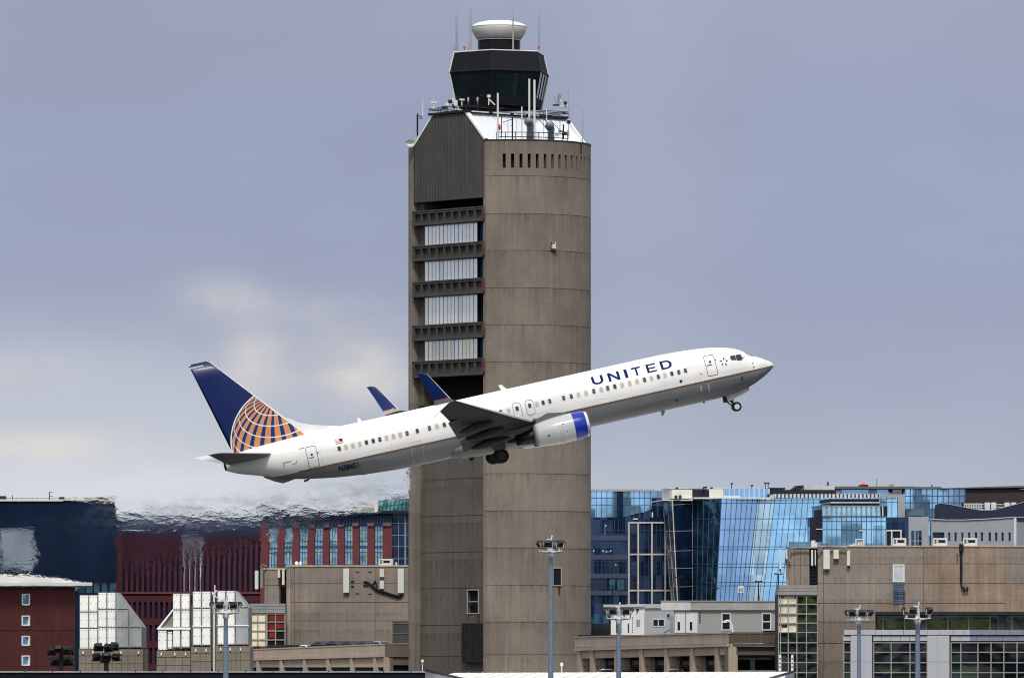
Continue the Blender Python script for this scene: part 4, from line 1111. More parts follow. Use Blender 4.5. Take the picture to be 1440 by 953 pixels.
# --- courthouse with tall brick fins
w2 = Wall(160, 1604, 385, 1598)
ch = bld('brick_courthouse', w2, 270, 'dark red brick building with long rows of tall vertical fins over small windows', 'building')
xs = [160]; x = 172.0; cols = []
while x < 371:
    xs += [x, x+3.9]; cols.append(x); x += 7.62
xs += [386]
ys = [716, 738, 832, 848, 871, 879, 903, 911, 935, 943, 967, gpy(1580)]
def dp2(i, j):
    if i % 2 == 1 and i < len(xs)-2:
        if j == 1: return 1.1
        if j in (3, 5, 7, 9): return .5
    return 0.
ctop = 0
mb = MB(); ys = [727, 750, 832.5, 846, 869, 878, 901, 910, 933, 942, 966, gpy(1580)]
w2.rel(mb, xs, ys, dp2, lambda i, j: (1 if dp2(i, j) > 0 else (2 if j == 0 else 0)))
mb.mi = 0; w2.box(mb, 160, 386, 727, gpy(1580), -40, -1.3)
dwin = glass('court_window', (.010, .018, .045), rough=.25, metal=.15, spec=.15, var=.4)
navyroof = M('navy_roof_band', (.010, .022, .062), .5, var=.3, vs=.1)
mb.build('facade', [bricks, dwin, navyroof], ch)
mb = MB(); w2.box(mb, 160, 386, 832.0, 834.5, .01, .35);  mb.build('string_course', M('brick_light', (.17, .05, .05), .8), ch)
mb = MB()
for k, x in enumerate((257.2, 265, 272.6, 280.2)):
    w2.box(mb, x, x+3.6, 736, 831, -.9, -.62)
mb.build('sky_reflection', glass('sky_reflection_glass', (.5, .65, .88), rough=.2, metal=.6, wob=.5, ws=.3), ch)  # paler strips painting the sky's reflection in the fin windows
# --- courthouse wing with brick piers
w3 = Wall(366, 1542, 600, 1536)
cw2 = bld('brick_wing', w3, 470, 'red brick block with eight bays of tall paired windows between piers', 'building')
xs = [366, 377.4, 389]; wins = [(377.4, 389.2), (399, 410.4), (420.5, 432), (441.8, 453.4), (463, 474.2), (484.3, 495.6), (505, 516.4), (526.4, 538)]
xs = [366]
for a, b in wins: xs += [a, b]
xs += [551]
ys = [722, 739.5, 766.5, 771, 799.5, 826, gpy(1530)]
def dp3(i, j): return .8 if (i % 2 == 1 and j in (1, 3)) else (.6 if i % 2 == 1 and j == 2 else 0.)
mb = MB(); w3.rel(mb, xs, ys, dp3, lambda i, j: 2 if dp3(i, j) == .6 else (3 if dp3(i, j) > 0 else (1 if j == 0 else 0)))
mb.mi = 0; w3.box(mb, 366, 551, 722, gpy(1530), -40, -1)
mb.build('facade', [M('wing_brick', (.125, .036, .045), .85, var=.12, vs=.3, fine=.15, fs=3), navyroof, M('sill_blue', (.05, .085, .15), .5), void], cw2)
wg = glass('wing_glass', (.22, .42, .58), rough=.15, metal=.6, wob=.15, ws=.3, var=.3, vs=.3)
wg2 = glass('wing_glass_warm', (.42, .48, .42), rough=.15, metal=.5, wob=.15, ws=.3, var=.3, vs=.35)
for a, b in wins:
    for y0, y1 in ((739.5, 766.5), (771, 799.5)):
        mb = MB(); w3.box(mb, a+.3, b-.3, y0, y1, -.75, -.6); mb.mi = 1
        q_ = a+random.choice((.3, 3.8, 7.4)); ya = y0+random.uniform(0, 12); w3.box(mb, q_, q_+3.4, ya, min(y1, ya+random.uniform(5, 14)), -.6, -.57)
        wn = mb.build('window', [wg, wg2], cw2)
        mb = MB(); w3.bars(mb, [a+.2, (a*2+b)/3, (a+2*b)/3, b-.2], [y0+5, y1-6], a, b, y0, y1, .08, -.56, -.45); mb.build('window_frame', M('frame_blue', (.02, .035, .06), .5), wn)
mb = MB()
for a, b in zip([366]+[q_[1] for q_ in wins], [q_[0] for q_ in wins]+[551]): w3.box(mb, a+.5, b-.5, 735, 739.3, .01, .4)
mb.build('pier_cap', M('cap_stone', (.13, .09, .09), .8), cw2)
mb = MB(); w3.box(mb, 366, 600, 717.5, 721.9, -40, 1.4); w3.box(mb, 366, 600, 719.6, 720.4, 1.405, 1.5); mb.build('roof_edge', M('roof_edge_navy', (.012, .022, .05), .5), cw2)
mb = MB(); w3.bars(mb, lin(366, 551, 46), [730.5], 366, 551, 722, 735, .12, .003, .06); mb.build('cornice_bars', M('bars_blue', (.05, .09, .17), .5), cw2)
mb = MB(); w3.box(mb, 551.2, 600, 722, gpy(1530), -30, -.4); dkb = mb.build('glass_bay', glass('bay_glass', (.010, .022, .055), rough=.12, metal=.5, var=.5, vs=.1), cw2)
mb = MB(); w3.bars(mb, [560, 568.5], [735, 752, 768, 785], 551.2, 574, 722, 800, .12, -.39, -.28); w3.box(mb, 569.5, 571, 722, 800, -.39, -.1); mb.build('bay_frame', M('frame_pale', (.16, .24, .36), .4), dkb)
mb = MB(); w3.box(mb, 498.5, 527, 703, 717.4, -12, -3); mb.build('roof_plant', offwhite, cw2); mb = MB(); w3.box(mb, 490, 494, 711, 717.4, -8, -3); w3.box(mb, 495.3, 498, 711, 717.4, -8, -3); w3.box(mb, 502, 521, 708, 715, -2.95, -2.9); mb.build('roof_plant', M('plant_grey', (.28, .28, .27), .6), cw2)
mb = MB(); w3.box(mb, 527.2, 600, 698, 717.4, -18, -4); ph = mb.build('penthouse', glass('teal_glass', (.12, .34, .36), rough=.15, metal=.7, var=.4, vs=.3, cells=((1.1, 5, 1.4), .35)), cw2)
mb = MB(); w3.bars(mb, lin(527.4, 600, 13), [698, 707], 527.2, 600, 697, 717.4, .16, -3.99, -3.8); mb.tube([w3.pt(540+k*5, 695.5-2.5*math.sin(min(1, k/5)*1.57), -9) for k in range(9)], .12, 5)
for k in range(9): mb.rod(w3.pt(540+k*5, 698, -9), w3.pt(540+k*5, 695.5-2.5*math.sin(min(1, k/5)*1.57), -9), .05, n=4)
mb.build('penthouse_frame', M('teal_dark', (.02, .05, .06), .4), ph)
# --- small brick house with white eave
w4 = Wall(-60, 690, 105, 705)
bh = bld('brick_house', w4, 40, 'dark red brick house with white eave and a column of four small windows', 'building')
bw = [(835.5, 849), (866, 878), (894.5, 906), (922, 934)]
ys = [822]; 
for a, b in bw: ys += [a, b]
ys += [gpy(697)]
mb = MB(); w4.rel(mb, [-60, 31.5, 40.5, 105.5], ys, lambda i, j: .22 if (i == 1 and j % 2 == 1) else 0., lambda i, j: 0)
mb.quad(w4.pt(105.5, 822, 0), w4.pt(105.5, gpy(697), 0), w4.pt(105.5, gpy(697), -14), w4.pt(105.5, 822, -14))
w4.box(mb, -60, 105.5, 884.5, 885.3, .002, .03)
mb.build('wall', brickd, bh)
for k, (a, b) in enumerate(bw):
    mb = MB(); w4.box(mb, 31.5, 40.5, a, b, -.2, -.12); wn = mb.build('window', glass('house_pane', (.14, .32, .45) if k != 2 else (.02, .03, .05), rough=.1, metal=.7), bh)
    mb = MB()
    for x0, x1, y0, y1 in ((30.3, 31.9, a-1, b+1), (40.1, 41.7, a-1, b+1), (31.9, 40.1, a-1.2, a+.5), (31.9, 40.1, b-.6, b+1.6)): w4.box(mb, x0, x1, y0, y1, -.11, .06)
    mb.build('frame', whitemetal, wn)
mb = MB(); w4.box(mb, -60, 118.5, 818, 822.5, -15, 1.0); w4.box(mb, -60, 106.5, 822.6, 824, -14.5, .25)
mb.prism([w4.pt(106, 823, -.3), w4.pt(117, 823, -.3), w4.pt(106, 834, -.3)], -w4.n*.3)
mb.build('eave', whitemetal, bh)
mb = MB()
a = [w4.pt(-60, 818, .8), w4.pt(112, 818, .8), w4.pt(98, 804, -8), w4.pt(-60, 800, -8)]; mb.hexa([w4.pt(-60, 818, .8), w4.pt(114, 818, .8), w4.pt(114, 818, -14), w4.pt(-60, 818, -14)], [w4.pt(-60, 803, -4), w4.pt(98, 808, -4), w4.pt(98, 808, -9), w4.pt(-60, 803, -9)])
mb.build('roof', M('pale_roof', (.45, .44, .42), .7, var=.25, vs=.4), bh)
# --- metal clad plant units on concrete bases
silver = M('silver_cladding', (.92, .93, .90), .3, metal=.1, var=.12, vs=.5, coat=.2)
silver2 = M('silver_cladding_shaded', (.46, .49, .50), .28, metal=.5, var=.35, vs=.35)  # shaded copy for the sloping ends, their shade put into the colour
basec = M('base_concrete', (.20, .175, .14), .9, var=.15, vs=.5, streak=.12)
boltm = M('panel_bolt', (.10, .10, .10), .6)
def clad_unit(name, label, wl, cols, rows, base_y, extra=None):
    root = bld(name, wl, (cols[0][0]+cols[-1][1])/2, label, 'plant enclosure', 'metal clad plant enclosures')
    for x0, x1, tops, sl, grey in cols:
        for k, (y0, y1) in enumerate(zip(tops[:-1], tops[1:])):
            mb = MB(); g = .75
            if sl and k in sl:
                ya, yb = sl[k]              # sloping top edge: heights at the left and right of the panel
                poly = [wl.pt(x0+g, y1-g, .3), wl.pt(x1-g, y1-g, .3), wl.pt(x1-g, min(yb, y1-g), .3), wl.pt(x0+g, ya, .3)]
                mb.prism(poly, -wl.n*.25)
            else:
                wl.box(mb, x0+g, x1-g, y0+g, y1-g, .05, .3)
            if not sl or k not in sl:
                mb.mi = 1
                for fx in (.18, .5, .82):
                    for fy_ in (.1, .5, .92):
                        if fx == .5 and fy_ == .5: continue
                        wl.box(mb, x0+(x1-x0)*fx-.45, x0+(x1-x0)*fx+.45, y0+(y1-y0)*fy_-.5, y0+(y1-y0)*fy_+.5, .303, .34)
            mb.build('panel', [silver2 if grey else silver, boltm], root)
    return root
w5 = Wall(100, 742, 220, 742)
A = [836, 860, 883, 912]; B = [832.5, 856.5, 882, 910]
u1 = clad_unit('plant_enclosure', 'silver panelled enclosure with sloping right end, next to the brick house', w5, [(112, 124.9, A, None, 0), (125.2, 137.6, A, None, 0), (138, 150.4, B, None, 0), (150.7, 163.2, B, None, 0), (163.4, 181.4, B, {0: (833, 856)}, 1), (181.7, 199.8, [B[1], B[2], B[3]], {0: (857.5, 881)}, 1)], None, 912)
mb = MB(); mb.prism([w5.pt(112, 912, .03), w5.pt(199.8, 910.5, .03), w5.pt(199.8, 881, .03), w5.pt(163.4, 832.5, .03), w5.pt(138, 832.5, .03), w5.pt(138, 836, .03), w5.pt(112, 836, .03)], -w5.n*9); mb.build('shell', M('shell_grey', (.22, .22, .21), .7), u1)
def cbase(root, wl, x0, x1, y0, js, lights):
    mb = MB(); xs = [x0]
    for j in js: xs += [j-.3, j+.3]
    xs += [x1]
    ys = [y0, y0+9, y0+9.7, y0+20, y0+20.6, y0+31, gpy(wl.Y(x0))]
    wl.rel(mb, xs, ys, lambda i, j: .06 if (i % 2 == 1 or j in (1, 3)) and not (j == 0) else 0., lambda i, j: 1 if (i % 2 == 1 or j in (1, 3)) and j > 0 else 0, d0=.25)
    mb.mi = 0; wl.box(mb, x0, x1, y0, gpy(wl.Y(x0)), -9, .15); mb.build('base', [basec, M('base_joint', (.07, .06, .05), .9)], root)
    for x in lights:
        mb = MB(); wl.box(mb, x-.9, x+.9, y0+2.5, y0+6.5, .26, .42); mb.build('wall_light', whitemetal, root)
cbase(u1, w5, 111, 201.5, 912.2, [120, 130, 138, 148, 158, 163.5, 171, 180, 190], [117, 131, 147, 170.5, 195])
w6 = Wall(215, 735, 355, 735)
C = [834, 857, 882, 910]; D = [831, 855, 880, 907]; E = [830, 854, 879, 906]
u2 = clad_unit('plant_enclosure', 'silver panelled enclosure in three blocks with a dark ramp at its left', w6, [(222, 235, [885, 914], None, 0), (235.6, 242.8, [887, 912], None, 0), (243, 254, C, None, 0), (254.8, 267.2, C, None, 0), (271.3, 283.2, D, None, 0), (284, 296.4, D, None, 0), (305.6, 317.2, E, None, 0), (318.2, 330.6, E, None, 0), (331.4, 349.6, E, {0: (831, 853)}, 1)], None, 912)
mb = MB()
mb.prism([w6.pt(x, y, .02) for x, y in ((222, 914), (267.5, 911), (267.5, 834), (243, 834), (243, 857), (222, 884))], -w6.n*9)
mb.prism([w6.pt(x, y, .02) for x, y in ((270.8, 908), (296.8, 908), (296.8, 831), (270.8, 831))], -w6.n*9)
mb.prism([w6.pt(x, y, .02) for x, y in ((305, 907), (350, 906), (350, 853), (331, 830), (305, 830))], -w6.n*9)
w6.box(mb, 267.6, 305, 850, 940, -9, -1.2); mb.build('shell', M('shell_grey', (.22, .22, .21), .7), u2)
mb = MB(); mb.prism([w6.pt(x, y, .35) for x, y in ((221, 883.5), (243, 855.8), (244.2, 857.5), (223.5, 884.5))], -w6.n*.9); w6.box(mb, 221, 268, 881.8, 884.6, .05, .42); w6.box(mb, 270.8, 296.8, 879.2, 880.6, .302, .42); w6.box(mb, 305, 350, 878.2, 879.6, .302, .42); mb.build('trim', silver, u2)
mb = MB(); mb.tube([w6.pt(300.8, 943, -.4), w6.pt(300.8, 838, -.4), w6.pt(298, 832, -.4)], .12, 8); w6.box(mb, 299.5, 302.2, 850, 943, -.65, -.5); mb.rod(w6.pt(301, 836, -.3), w6.pt(304.5, 829, -.3), .06); mb.rod(w6.pt(300, 833, -.3), w6.pt(304.5, 840, -.3), .06); mb.rod(w6.pt(302, 840, -.3), w6.pt(302, 822, -.3), .05); mb.build('pipe', whitemetal, u2)
cbase(u2, w6, 220.5, 268, 914.5, [233, 245, 257], [227, 246, 261]); cbase(u2, w6, 269, 297, 909, [281.5, 290], [275.5, 290]); cbase(u2, w6, 303.5, 352, 908, [315, 325, 332, 338], [310.5, 324, 338.5])
# --- left terminal block
w7 = Wall(401, 1003, 620, 998)
tl = bld('terminal_block', w7, 480, 'brown concrete terminal block left of the control tower with antennas along its parapet', 'building')
def joints(wl, mb, x0, x1, y0, y1, xs_, ys_, d0=0., js=.07):
    X = sorted(set([x0, x1]+[q_ for j in xs_ for q_ in (j-.32, j+.32)])); Yv = sorted(set([y0, y1]+[q_ for j in ys_ for q_ in (j-.35, j+.35)]))
    isx = lambda i: any(abs((X[i]+X[i+1])/2-j) < .1 for j in xs_); isy = lambda j: any(abs((Yv[j]+Yv[j+1])/2-q_) < .1 for q_ in ys_)
    wl.rel(mb, X, Yv, lambda i, j: js if isx(i) or isy(j) else 0., lambda i, j: 1 if isx(i) or isy(j) else 0, d0=d0); mb.mi = 0
jm = MATS['joint_groove']
mb = MB(); g = gpy(1000)
joints(w7, mb, 408, 620, 796, g, [414, 421.5, 528.5], [820, 846.3, 872.3]); w7.box(mb, 408, 620, 796, g, -30, -.1)
mb.build('facade', [conc_tm, jm], tl)
mb = MB(); mb.smooth = True                                  # rounded corner, its lit side put into the colour by paler concrete
rg = []
for k in range(9):
    a = R_(90*k/8); p = w7.pt(408, HY, -.8)-w7.d*.8*math.sin(a)*0; c = w7.pt(408, HY, -.75); q_ = c+w7.n*.75*math.cos(a)-w7.d*.75*math.sin(a)
    rg.append([Vector((q_.x, q_.y, 0)), Vector((q_.x, q_.y, w7.pt(408, 796).z))])
mb.rings(rg, False, False, closed=False); mb.build('corner', conc_lt, tl)
mb = MB(); w7.box(mb, 403, 620, 794.2, 796.6, -30.2, .12); mb.build('parapet_cap', conc_lt, tl)
mb = MB(); joints(w7, mb, 372, 392.5, 800.5, g, [375.5], [822.5]); w7.box(mb, 372, 392.5, 800.5, g, -20, -.1); mb.build('stub_tower', [conc_tm, jm], tl)
mb = MB(); w7.box(mb, 392.6, 401.2, 800, g, -20, -1.2); 
lv = mb.build('louvre_bay', void, tl); mb = MB(); w7.bars(mb, [], lin(823, 845, 10), 392.7, 401, 800, 846, .08, -1.19, -1.0); mb.build('louvres', M('louvre_navy', (.02, .028, .045), .5), lv)
mb = MB(); w7.box(mb, 371, 402, 798.2, 800.4, -20.1, .1); w7.box(mb, 370.5, 374, 798.2, 800.4, .1, .3); mb.build('parapet_cap', conc_lt, tl)
w7b = Wall(350, 993, 402, 993)
mb = MB()
for k, (a, b) in enumerate(((848, 851.5), (852, 855.5), (856, 861.5))): w7b.box(mb, 352-k*.8, 401, a, b, -8, .0+.12*k)
mb.build('window_bay_roof', M('bay_roof_grey', (.25, .25, .25), .6), tl)
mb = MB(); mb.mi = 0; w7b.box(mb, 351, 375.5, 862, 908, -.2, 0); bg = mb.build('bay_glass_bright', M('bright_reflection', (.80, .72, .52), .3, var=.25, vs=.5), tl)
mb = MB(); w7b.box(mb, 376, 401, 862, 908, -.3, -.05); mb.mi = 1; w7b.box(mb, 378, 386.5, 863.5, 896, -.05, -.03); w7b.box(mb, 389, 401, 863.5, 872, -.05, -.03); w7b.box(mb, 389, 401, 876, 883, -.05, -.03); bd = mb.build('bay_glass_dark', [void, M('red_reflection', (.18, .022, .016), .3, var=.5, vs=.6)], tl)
mb = MB(); w7b.bars(mb, [351.5, 352.8, 362.5, 373.5, 375.5, 387.5, 400.8], [862.5, 874, 886.5, 899], 350.5, 401.2, 862, 908, .16, 0.01, .12); mb.build('window_frame', M('frame_grey', (.26, .26, .255), .5), bg)
mb = MB(); w7.box(mb, 553, 575, 873, 903, .003, .02); mb.build('shutter', M('shutter_dark', (.055, .053, .05), .6, var=.2), tl)
mb = MB(); w7.bars(mb, [552.6], [876, 890], 552, 575, 872.5, 902, .15, .021, .08); mb.build('shutter_frame', M('shutter_frame', (.11, .105, .10), .6), tl)
# antennas and boxes on its facade
def panel_ant(wl, x0, x1, y0, y1, label, d=.55, foot=True, col=None):
    c = wl.pt((x0+x1)/2, y1, d*.5); root = thing('panel_antenna', c, label, 'antenna', 'panel antennas on the terminal walls')
    mb = MB(); wl.box(mb, x0, x1, y0, y1, d-.25, d); mb.build('panel', col or M('antenna_panel', (.56, .58, .53), .5, var=.06), root, bevel=.06)
    mb = MB(); 
    for y in (y0+(y1-y0)*.15, y0+(y1-y0)*.85): wl.box(mb, (x0+x1)/2-.8, (x0+x1)/2+.8, y-.6, y+.6, 0.02, d-.25)
    if foot: wl.box(mb, (x0+x1)/2-1.3, (x0+x1)/2+1.3, y1+.1, y1+1.8, d-.4, d-.1); mb.rod(wl.pt((x0+x1)/2, y1+1.8, d-.2), wl.pt((x0+x1)/2+1, y1+3.8, .1), .06)
    mb.build('bracket', darkmetal, root); return root
panel_ant(w7, 483.8, 492, 799, 833, 'tall pale panel antenna by itself midway along the left terminal wall')
panel_ant(w7, 560.3, 569, 799, 833.5, 'tall pale panel antenna close to the control tower edge')
panel_ant(w7, 535, 541, 800, 811, 'small white box antenna, upper of two stacked by the black cable', foot=False)
panel_ant(w7, 535, 541, 816, 827.5, 'small white box antenna, lower of two stacked by the black cable', foot=False)
mb = MB()
w7c = Wall(358, 1000, 380, 1000)
panel_ant(w7c, 358.5, 363.5, 802, 828, 'white panel antenna hung off the left edge of the left terminal block')
panel_ant(w7, 399, 402.5, 800, 822, 'slim pale panel antenna beside the dark louvre slot of the left terminal', d=1.1, col=M('antenna_cream', (.60, .58, .48), .5))
panel_ant(w7, 392.6, 396, 800.5, 812, 'short white panel antenna at the top of the left terminal louvre slot', d=.9)
cb = [(512, 817.5), (518, 818.5), (524, 823), (531, 829), (540, 831.5), (550, 835), (560, 838), (565, 837)]
mb = MB(); mb.tube([w7.pt(x, y, .25) for x, y in cb], .16, 6); mb.tube([w7.pt(x, y+1.6, .2) for x, y in cb[2:]], .14, 6); mb.tube([w7.pt(524, 823, .2), w7.pt(528, 816, .2), w7.pt(531, 826, .2)], .1, 6); w7.box(mb, 511, 518, 822, 823.2, .02, .2); w7.box(mb, 494, 498, 816, 817, .02, .2); w7.box(mb, 494, 498, 823, 824, .02, .2); mb.build('cable', blackmetal, tl)
mb = MB()
for x, y in ((500, 803), (518, 803), (500, 833.5), (518, 834), (536, 834)): w7.box(mb, x, x+5, y, y+1.3, .01, .06)
mb.build('wall_fixing', darkmetal, tl)
mb = MB(); 
for x in (406, 409, 412.5): mb.rod(w7.pt(x, 822, .4), w7.pt(x, 797, .4), .05); mb.rod(w7.pt(x, 797, .4), w7.pt(x+2, 793, -.5), .05)
mb.tube([w7.pt(367, 797, .5), w7.pt(370, 793.5, .5), w7.pt(376, 796, .3)], .08, 6); mb.rod(w7.pt(369, 824, .5), w7.pt(369, 797, .5), .08); w7.box(mb, 367.5, 371, 800, 826, .35, .6); mb.build('conduit', M('conduit_grey', (.2, .2, .19), .5), tl)
mb = MB(); mb.smooth = True
for x, r in ((413.5, .26), (418.8, .17)): mb.lathe(w7.pt(x, 795.5, -1.5), [(r, 0), (r*1.02, .45), (r*.8, .62), (.02, .72)], 14)
mb.build('vent_cap', whitemetal, tl)
def roof_unit(wl, x0, x1, y0, y1, label):
    c = wl.pt((x0+x1)/2, y1, -1.2); root = thing('rooftop_unit', c, label, 'air conditioner', 'white air conditioning boxes on the terminal roofs')
    w_, h_ = x1-x0, y1-y0; mb = MB(); wl.box(mb, x0, x1, y0, y1, -1.6, -.4); mb.build('housing', offwhite, root, bevel=.04)
    mb = MB(); wl.box(mb, x0+w_*.38, x0+w_*.86, y0+h_*.22, y0+h_*.58, -.398, -.37); mb.build('screen_opening', blackmetal, root)
    mb = MB(); 
    for k in range(3): wl.box(mb, x0+w_*.1, x0+w_*.24, y0+h_*(.15+.2*k), y0+h_*(.28+.2*k), -.398, -.37)
    for x in (x0+w_*.34, x0+w_*.88): wl.box(mb, x, x+.3, y0+h_*.15, y0+h_*.65, -.398, -.35)
    mb.build('vents', darkmetal, root); return root
roof_unit(w7, 532, 549.5, 785.3, 795, 'white rooftop unit on the left terminal, alone beside the control tower')
mb = MB(); mb.rod(w7.pt(555, 795, -1), w7.pt(555, 790, -1), .12); mb.build('vent_pipe', offwhite, tl)
# --- left elevated deck with parapet and columns
w8 = Wall(338, 962, 541.5, 930)
dkL = bld('parking_deck', w8, 440, 'curved concrete deck with a panelled parapet on short columns, left of the control tower', 'parking deck')
def py_(a, b, x0, x1): return lambda x: a+(b-a)*(x-x0)/(x1-x0)
t_, m_, b_ = py_(912.5, 904.5, 340, 541), py_(924, 919, 340, 541), py_(928.5, 923, 340, 541)
def ramp(wl, mb, xs, ya, yb, d0, d1):
    for a, b in zip(xs[:-1], xs[1:]):
        mb.hexa([wl.pt(a, yb(a), d1), wl.pt(b, yb(b), d1), wl.pt(b, yb(b), d0), wl.pt(a, yb(a), d0)], [wl.pt(a, ya(a), d1), wl.pt(b, ya(b), d1), wl.pt(b, ya(b), d0), wl.pt(a, ya(a), d0)])
mb = MB(); pj = [340, 349, 360, 371, 382, 392, 404, 416, 427, 440, 455, 466, 478, 489, 500, 511, 522, 534, 541]
for a, b in zip(pj[:-1], pj[1:]): ramp(w8, mb, [a+.18, b-.18], t_, m_, -.3, .0)
ramp(w8, mb, [340, 541], lambda x: t_(x)-.1, lambda x: t_(x)+1.6, -.28, .06); ramp(w8, mb, [340, 541], m_, b_, -.5, .12)
mb.build('parapet', conc_lt, dkL)
mb = MB(); ramp(w8, mb, [340, 541], lambda x: t_(x)+.6, m_, -.28, -.08); mb.build('parapet_joint', M('joint_dark', (.09, .075, .06), .9), dkL)
mb = MB(); ramp(w8, mb, [345, 540], b_, lambda x: 937.5+(x-345)*.0, -.6, -.25); mb.build('beam', conc_lt, dkL)
colx = [343.5, 365, 390, 415, 424.5, 440, 470, 503, 536]; colx = [346.5, 362.5, 395, 428, 461, 494, 527, 541.2]
for x in colx:
    mb = MB(); w8.box(mb, x-1.5, x+1.5, b_(x), gpy(w8.Y(x)), -.7, .05); mb.build('column', conc_lt, dkL)
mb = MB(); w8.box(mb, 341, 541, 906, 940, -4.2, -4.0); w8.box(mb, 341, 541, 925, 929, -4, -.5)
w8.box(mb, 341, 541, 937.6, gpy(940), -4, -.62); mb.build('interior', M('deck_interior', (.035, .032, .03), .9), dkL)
w8b = Wall(541.5, 930, 580, 930.5)
mb = MB()
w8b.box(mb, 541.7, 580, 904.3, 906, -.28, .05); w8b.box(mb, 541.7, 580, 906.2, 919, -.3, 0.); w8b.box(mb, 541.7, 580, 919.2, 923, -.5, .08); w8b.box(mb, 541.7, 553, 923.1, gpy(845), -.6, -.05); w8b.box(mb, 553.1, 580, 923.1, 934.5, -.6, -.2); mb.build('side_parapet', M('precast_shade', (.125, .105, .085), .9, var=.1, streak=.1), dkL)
mb = MB(); w8b.box(mb, 553, 580, 934.5, gpy(845), -.8, -.62); mb.build('opening', void, dkL)
# ================================================================== RIGHT SIDE
# --- right garage with columns
w9 = Wall(806, 886, 1024, 812)
gr = bld('parking_garage', w9, 915, 'beige concrete garage with panelled parapet and dark openings right of the tower', 'parking garage')
t9, m9, b9, o9 = py_(894.5, 888.5, 808, 1024), py_(909.5, 904, 808, 1024), py_(914.6, 908.3, 808, 1024), py_(925.6, 920.2, 808, 1024)
mb = MB(); pj = [808, 819, 827.5, 840, 851, 862, 874, 886, 898.5, 909, 922, 934, 944.5, 957, 969.5, 980, 992.5, 1003.5, 1014, 1024]
for a, b in zip(pj[:-1], pj[1:]): ramp(w9, mb, [a+.18, b-.18], lambda x: t9(x)+2.2, m9, -.3, 0.)
ramp(w9, mb, [808, 1024.3], t9, lambda x: t9(x)+1.7, -.3, .07); ramp(w9, mb, [808, 1024.3], lambda x: m9(x)+.5, b9, -.5, .14)
ramp(w9, mb, [812, 1024], b9, o9, -.7, -.22); mb.build('parapet', conc_lt, gr)
mb = MB(); ramp(w9, mb, [808.2, 1024], lambda x: t9(x)+1, lambda x: m9(x)+1, -.28, -.07); mb.build('parapet_joint', MATS['joint_dark'], gr)
for x in (813.8, 831.5, 866, 901, 936, 972, 1007, 1023):
    mb = MB(); w9.box(mb, x-2.1, x+2.1, o9(x)-11, gpy(w9.Y(x)), -.9, -.0); w9.box(mb, x+1, x+2.6, o9(x), gpy(w9.Y(x)), -1.6 if x < 1000 else -1.0, -.85); mb.build('column', conc_lt, gr)
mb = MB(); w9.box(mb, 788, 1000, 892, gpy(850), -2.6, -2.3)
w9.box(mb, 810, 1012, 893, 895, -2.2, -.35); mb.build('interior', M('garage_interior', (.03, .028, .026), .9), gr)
mb = MB()
for a, b in ((840, 863), (876, 899), (920, 934), (950, 970), (985, 1005)): w9.box(mb, a-18, b-18, 928, 934.5, -2.2, -1.9)
mb.build('inner_beam', M('inner_beam', (.17, .14, .115), .9), gr)
mb = MB(); ramp(w9, mb, [812, 1023], lambda x: 935.5, lambda x: 936.1, -.5, -.4); mb.build('cable_rail', darkmetal, gr)
w9b = Wall(1024.3, 812, 1096, 816)
shd = MATS['precast_shade']
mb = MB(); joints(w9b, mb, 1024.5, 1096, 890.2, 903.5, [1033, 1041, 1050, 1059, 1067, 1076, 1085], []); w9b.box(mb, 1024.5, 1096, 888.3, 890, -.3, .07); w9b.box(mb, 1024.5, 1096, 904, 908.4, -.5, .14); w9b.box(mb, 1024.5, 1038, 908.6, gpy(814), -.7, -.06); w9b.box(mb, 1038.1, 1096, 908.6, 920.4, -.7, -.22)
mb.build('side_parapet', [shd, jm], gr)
mb = MB(); w9b.box(mb, 1042, 1112, 908.7, gpy(814), -2.4, -2.0); w9b.box(mb, 1090, 1112, 886, 908, -2.4, -2.0); mb.build('opening', void, gr)
mb = MB(); w9b.box(mb, 1038.1, 1092, 924, 926.5, -1.2, -1); w9b.box(mb, 1068, 1072, 926.5, gpy(814), -1.9, -1.5); w9b.box(mb, 1028, 1096, 941.5, 944, -.6, .1); mb.build('rail', M('rail_grey', (.24, .24, .24), .5), gr)
# --- white site trailers on the deck
w10 = Wall(860, 896, 906, 893); w10b = Wall(906.3, 893, 950, 896.5)
tr1 = bld('site_trailer', w10, 890, 'small white site trailer with two dark square windows on the garage roof', 'trailer', 'trailers on the garage roof')
mb = MB(); w10.box(mb, 859, 906, 853, 893.5, -3, 0.); mb.build('body', whitemetal, tr1)
mb = MB(); w10b.box(mb, 906.3, 950, 854.8, 893, -3, 0.); mb.build('side_wall', M('trailer_grey', (.40, .42, .43), .5, var=.04), tr1)
mb = MB(); w10.box(mb, 850, 906.5, 849.5, 853, -3.5, .25); w10b.box(mb, 906.5, 945, 848.8, 854.6, -3.5, .2); mb.build('roof_band', M('trailer_band', (.52, .53, .52), .5), tr1)
mb = MB(); 
for x0, x1 in ((918.2, 924.8), (926, 933.6)): w10b.box(mb, x0, x1, 870.4, 879.6, .003, .02)
wn = mb.build('window', blackmetal, tr1); mb = MB(); w10b.bars(mb, [917.8, 925.4, 934], [870.2, 879.9], 917.5, 934.3, 870, 880.2, .1, .003, .06); mb.build('frame', offwhite, wn)
mb = MB(); w10.box(mb, 895, 900, 870.5, 880, .003, .03); w10.box(mb, 897.4, 898.8, 871.5, 880, .032, .05); mb.build('window', greymetal, tr1)
for x in (866.5, 883):
    mb = MB(); w10.box(mb, x, x+1.8, 876, 889, .003, .03); mb.build('slit_window', darkmetal, tr1)
mb = MB(); 
for k in range(9): w10.box(mb, 889.2, 890, 867+k*2.6, 868+k*2.6, .003, .05); w10.box(mb, 873.6, 874.4, 867+k*2.6, 868+k*2.6, .003, .05)
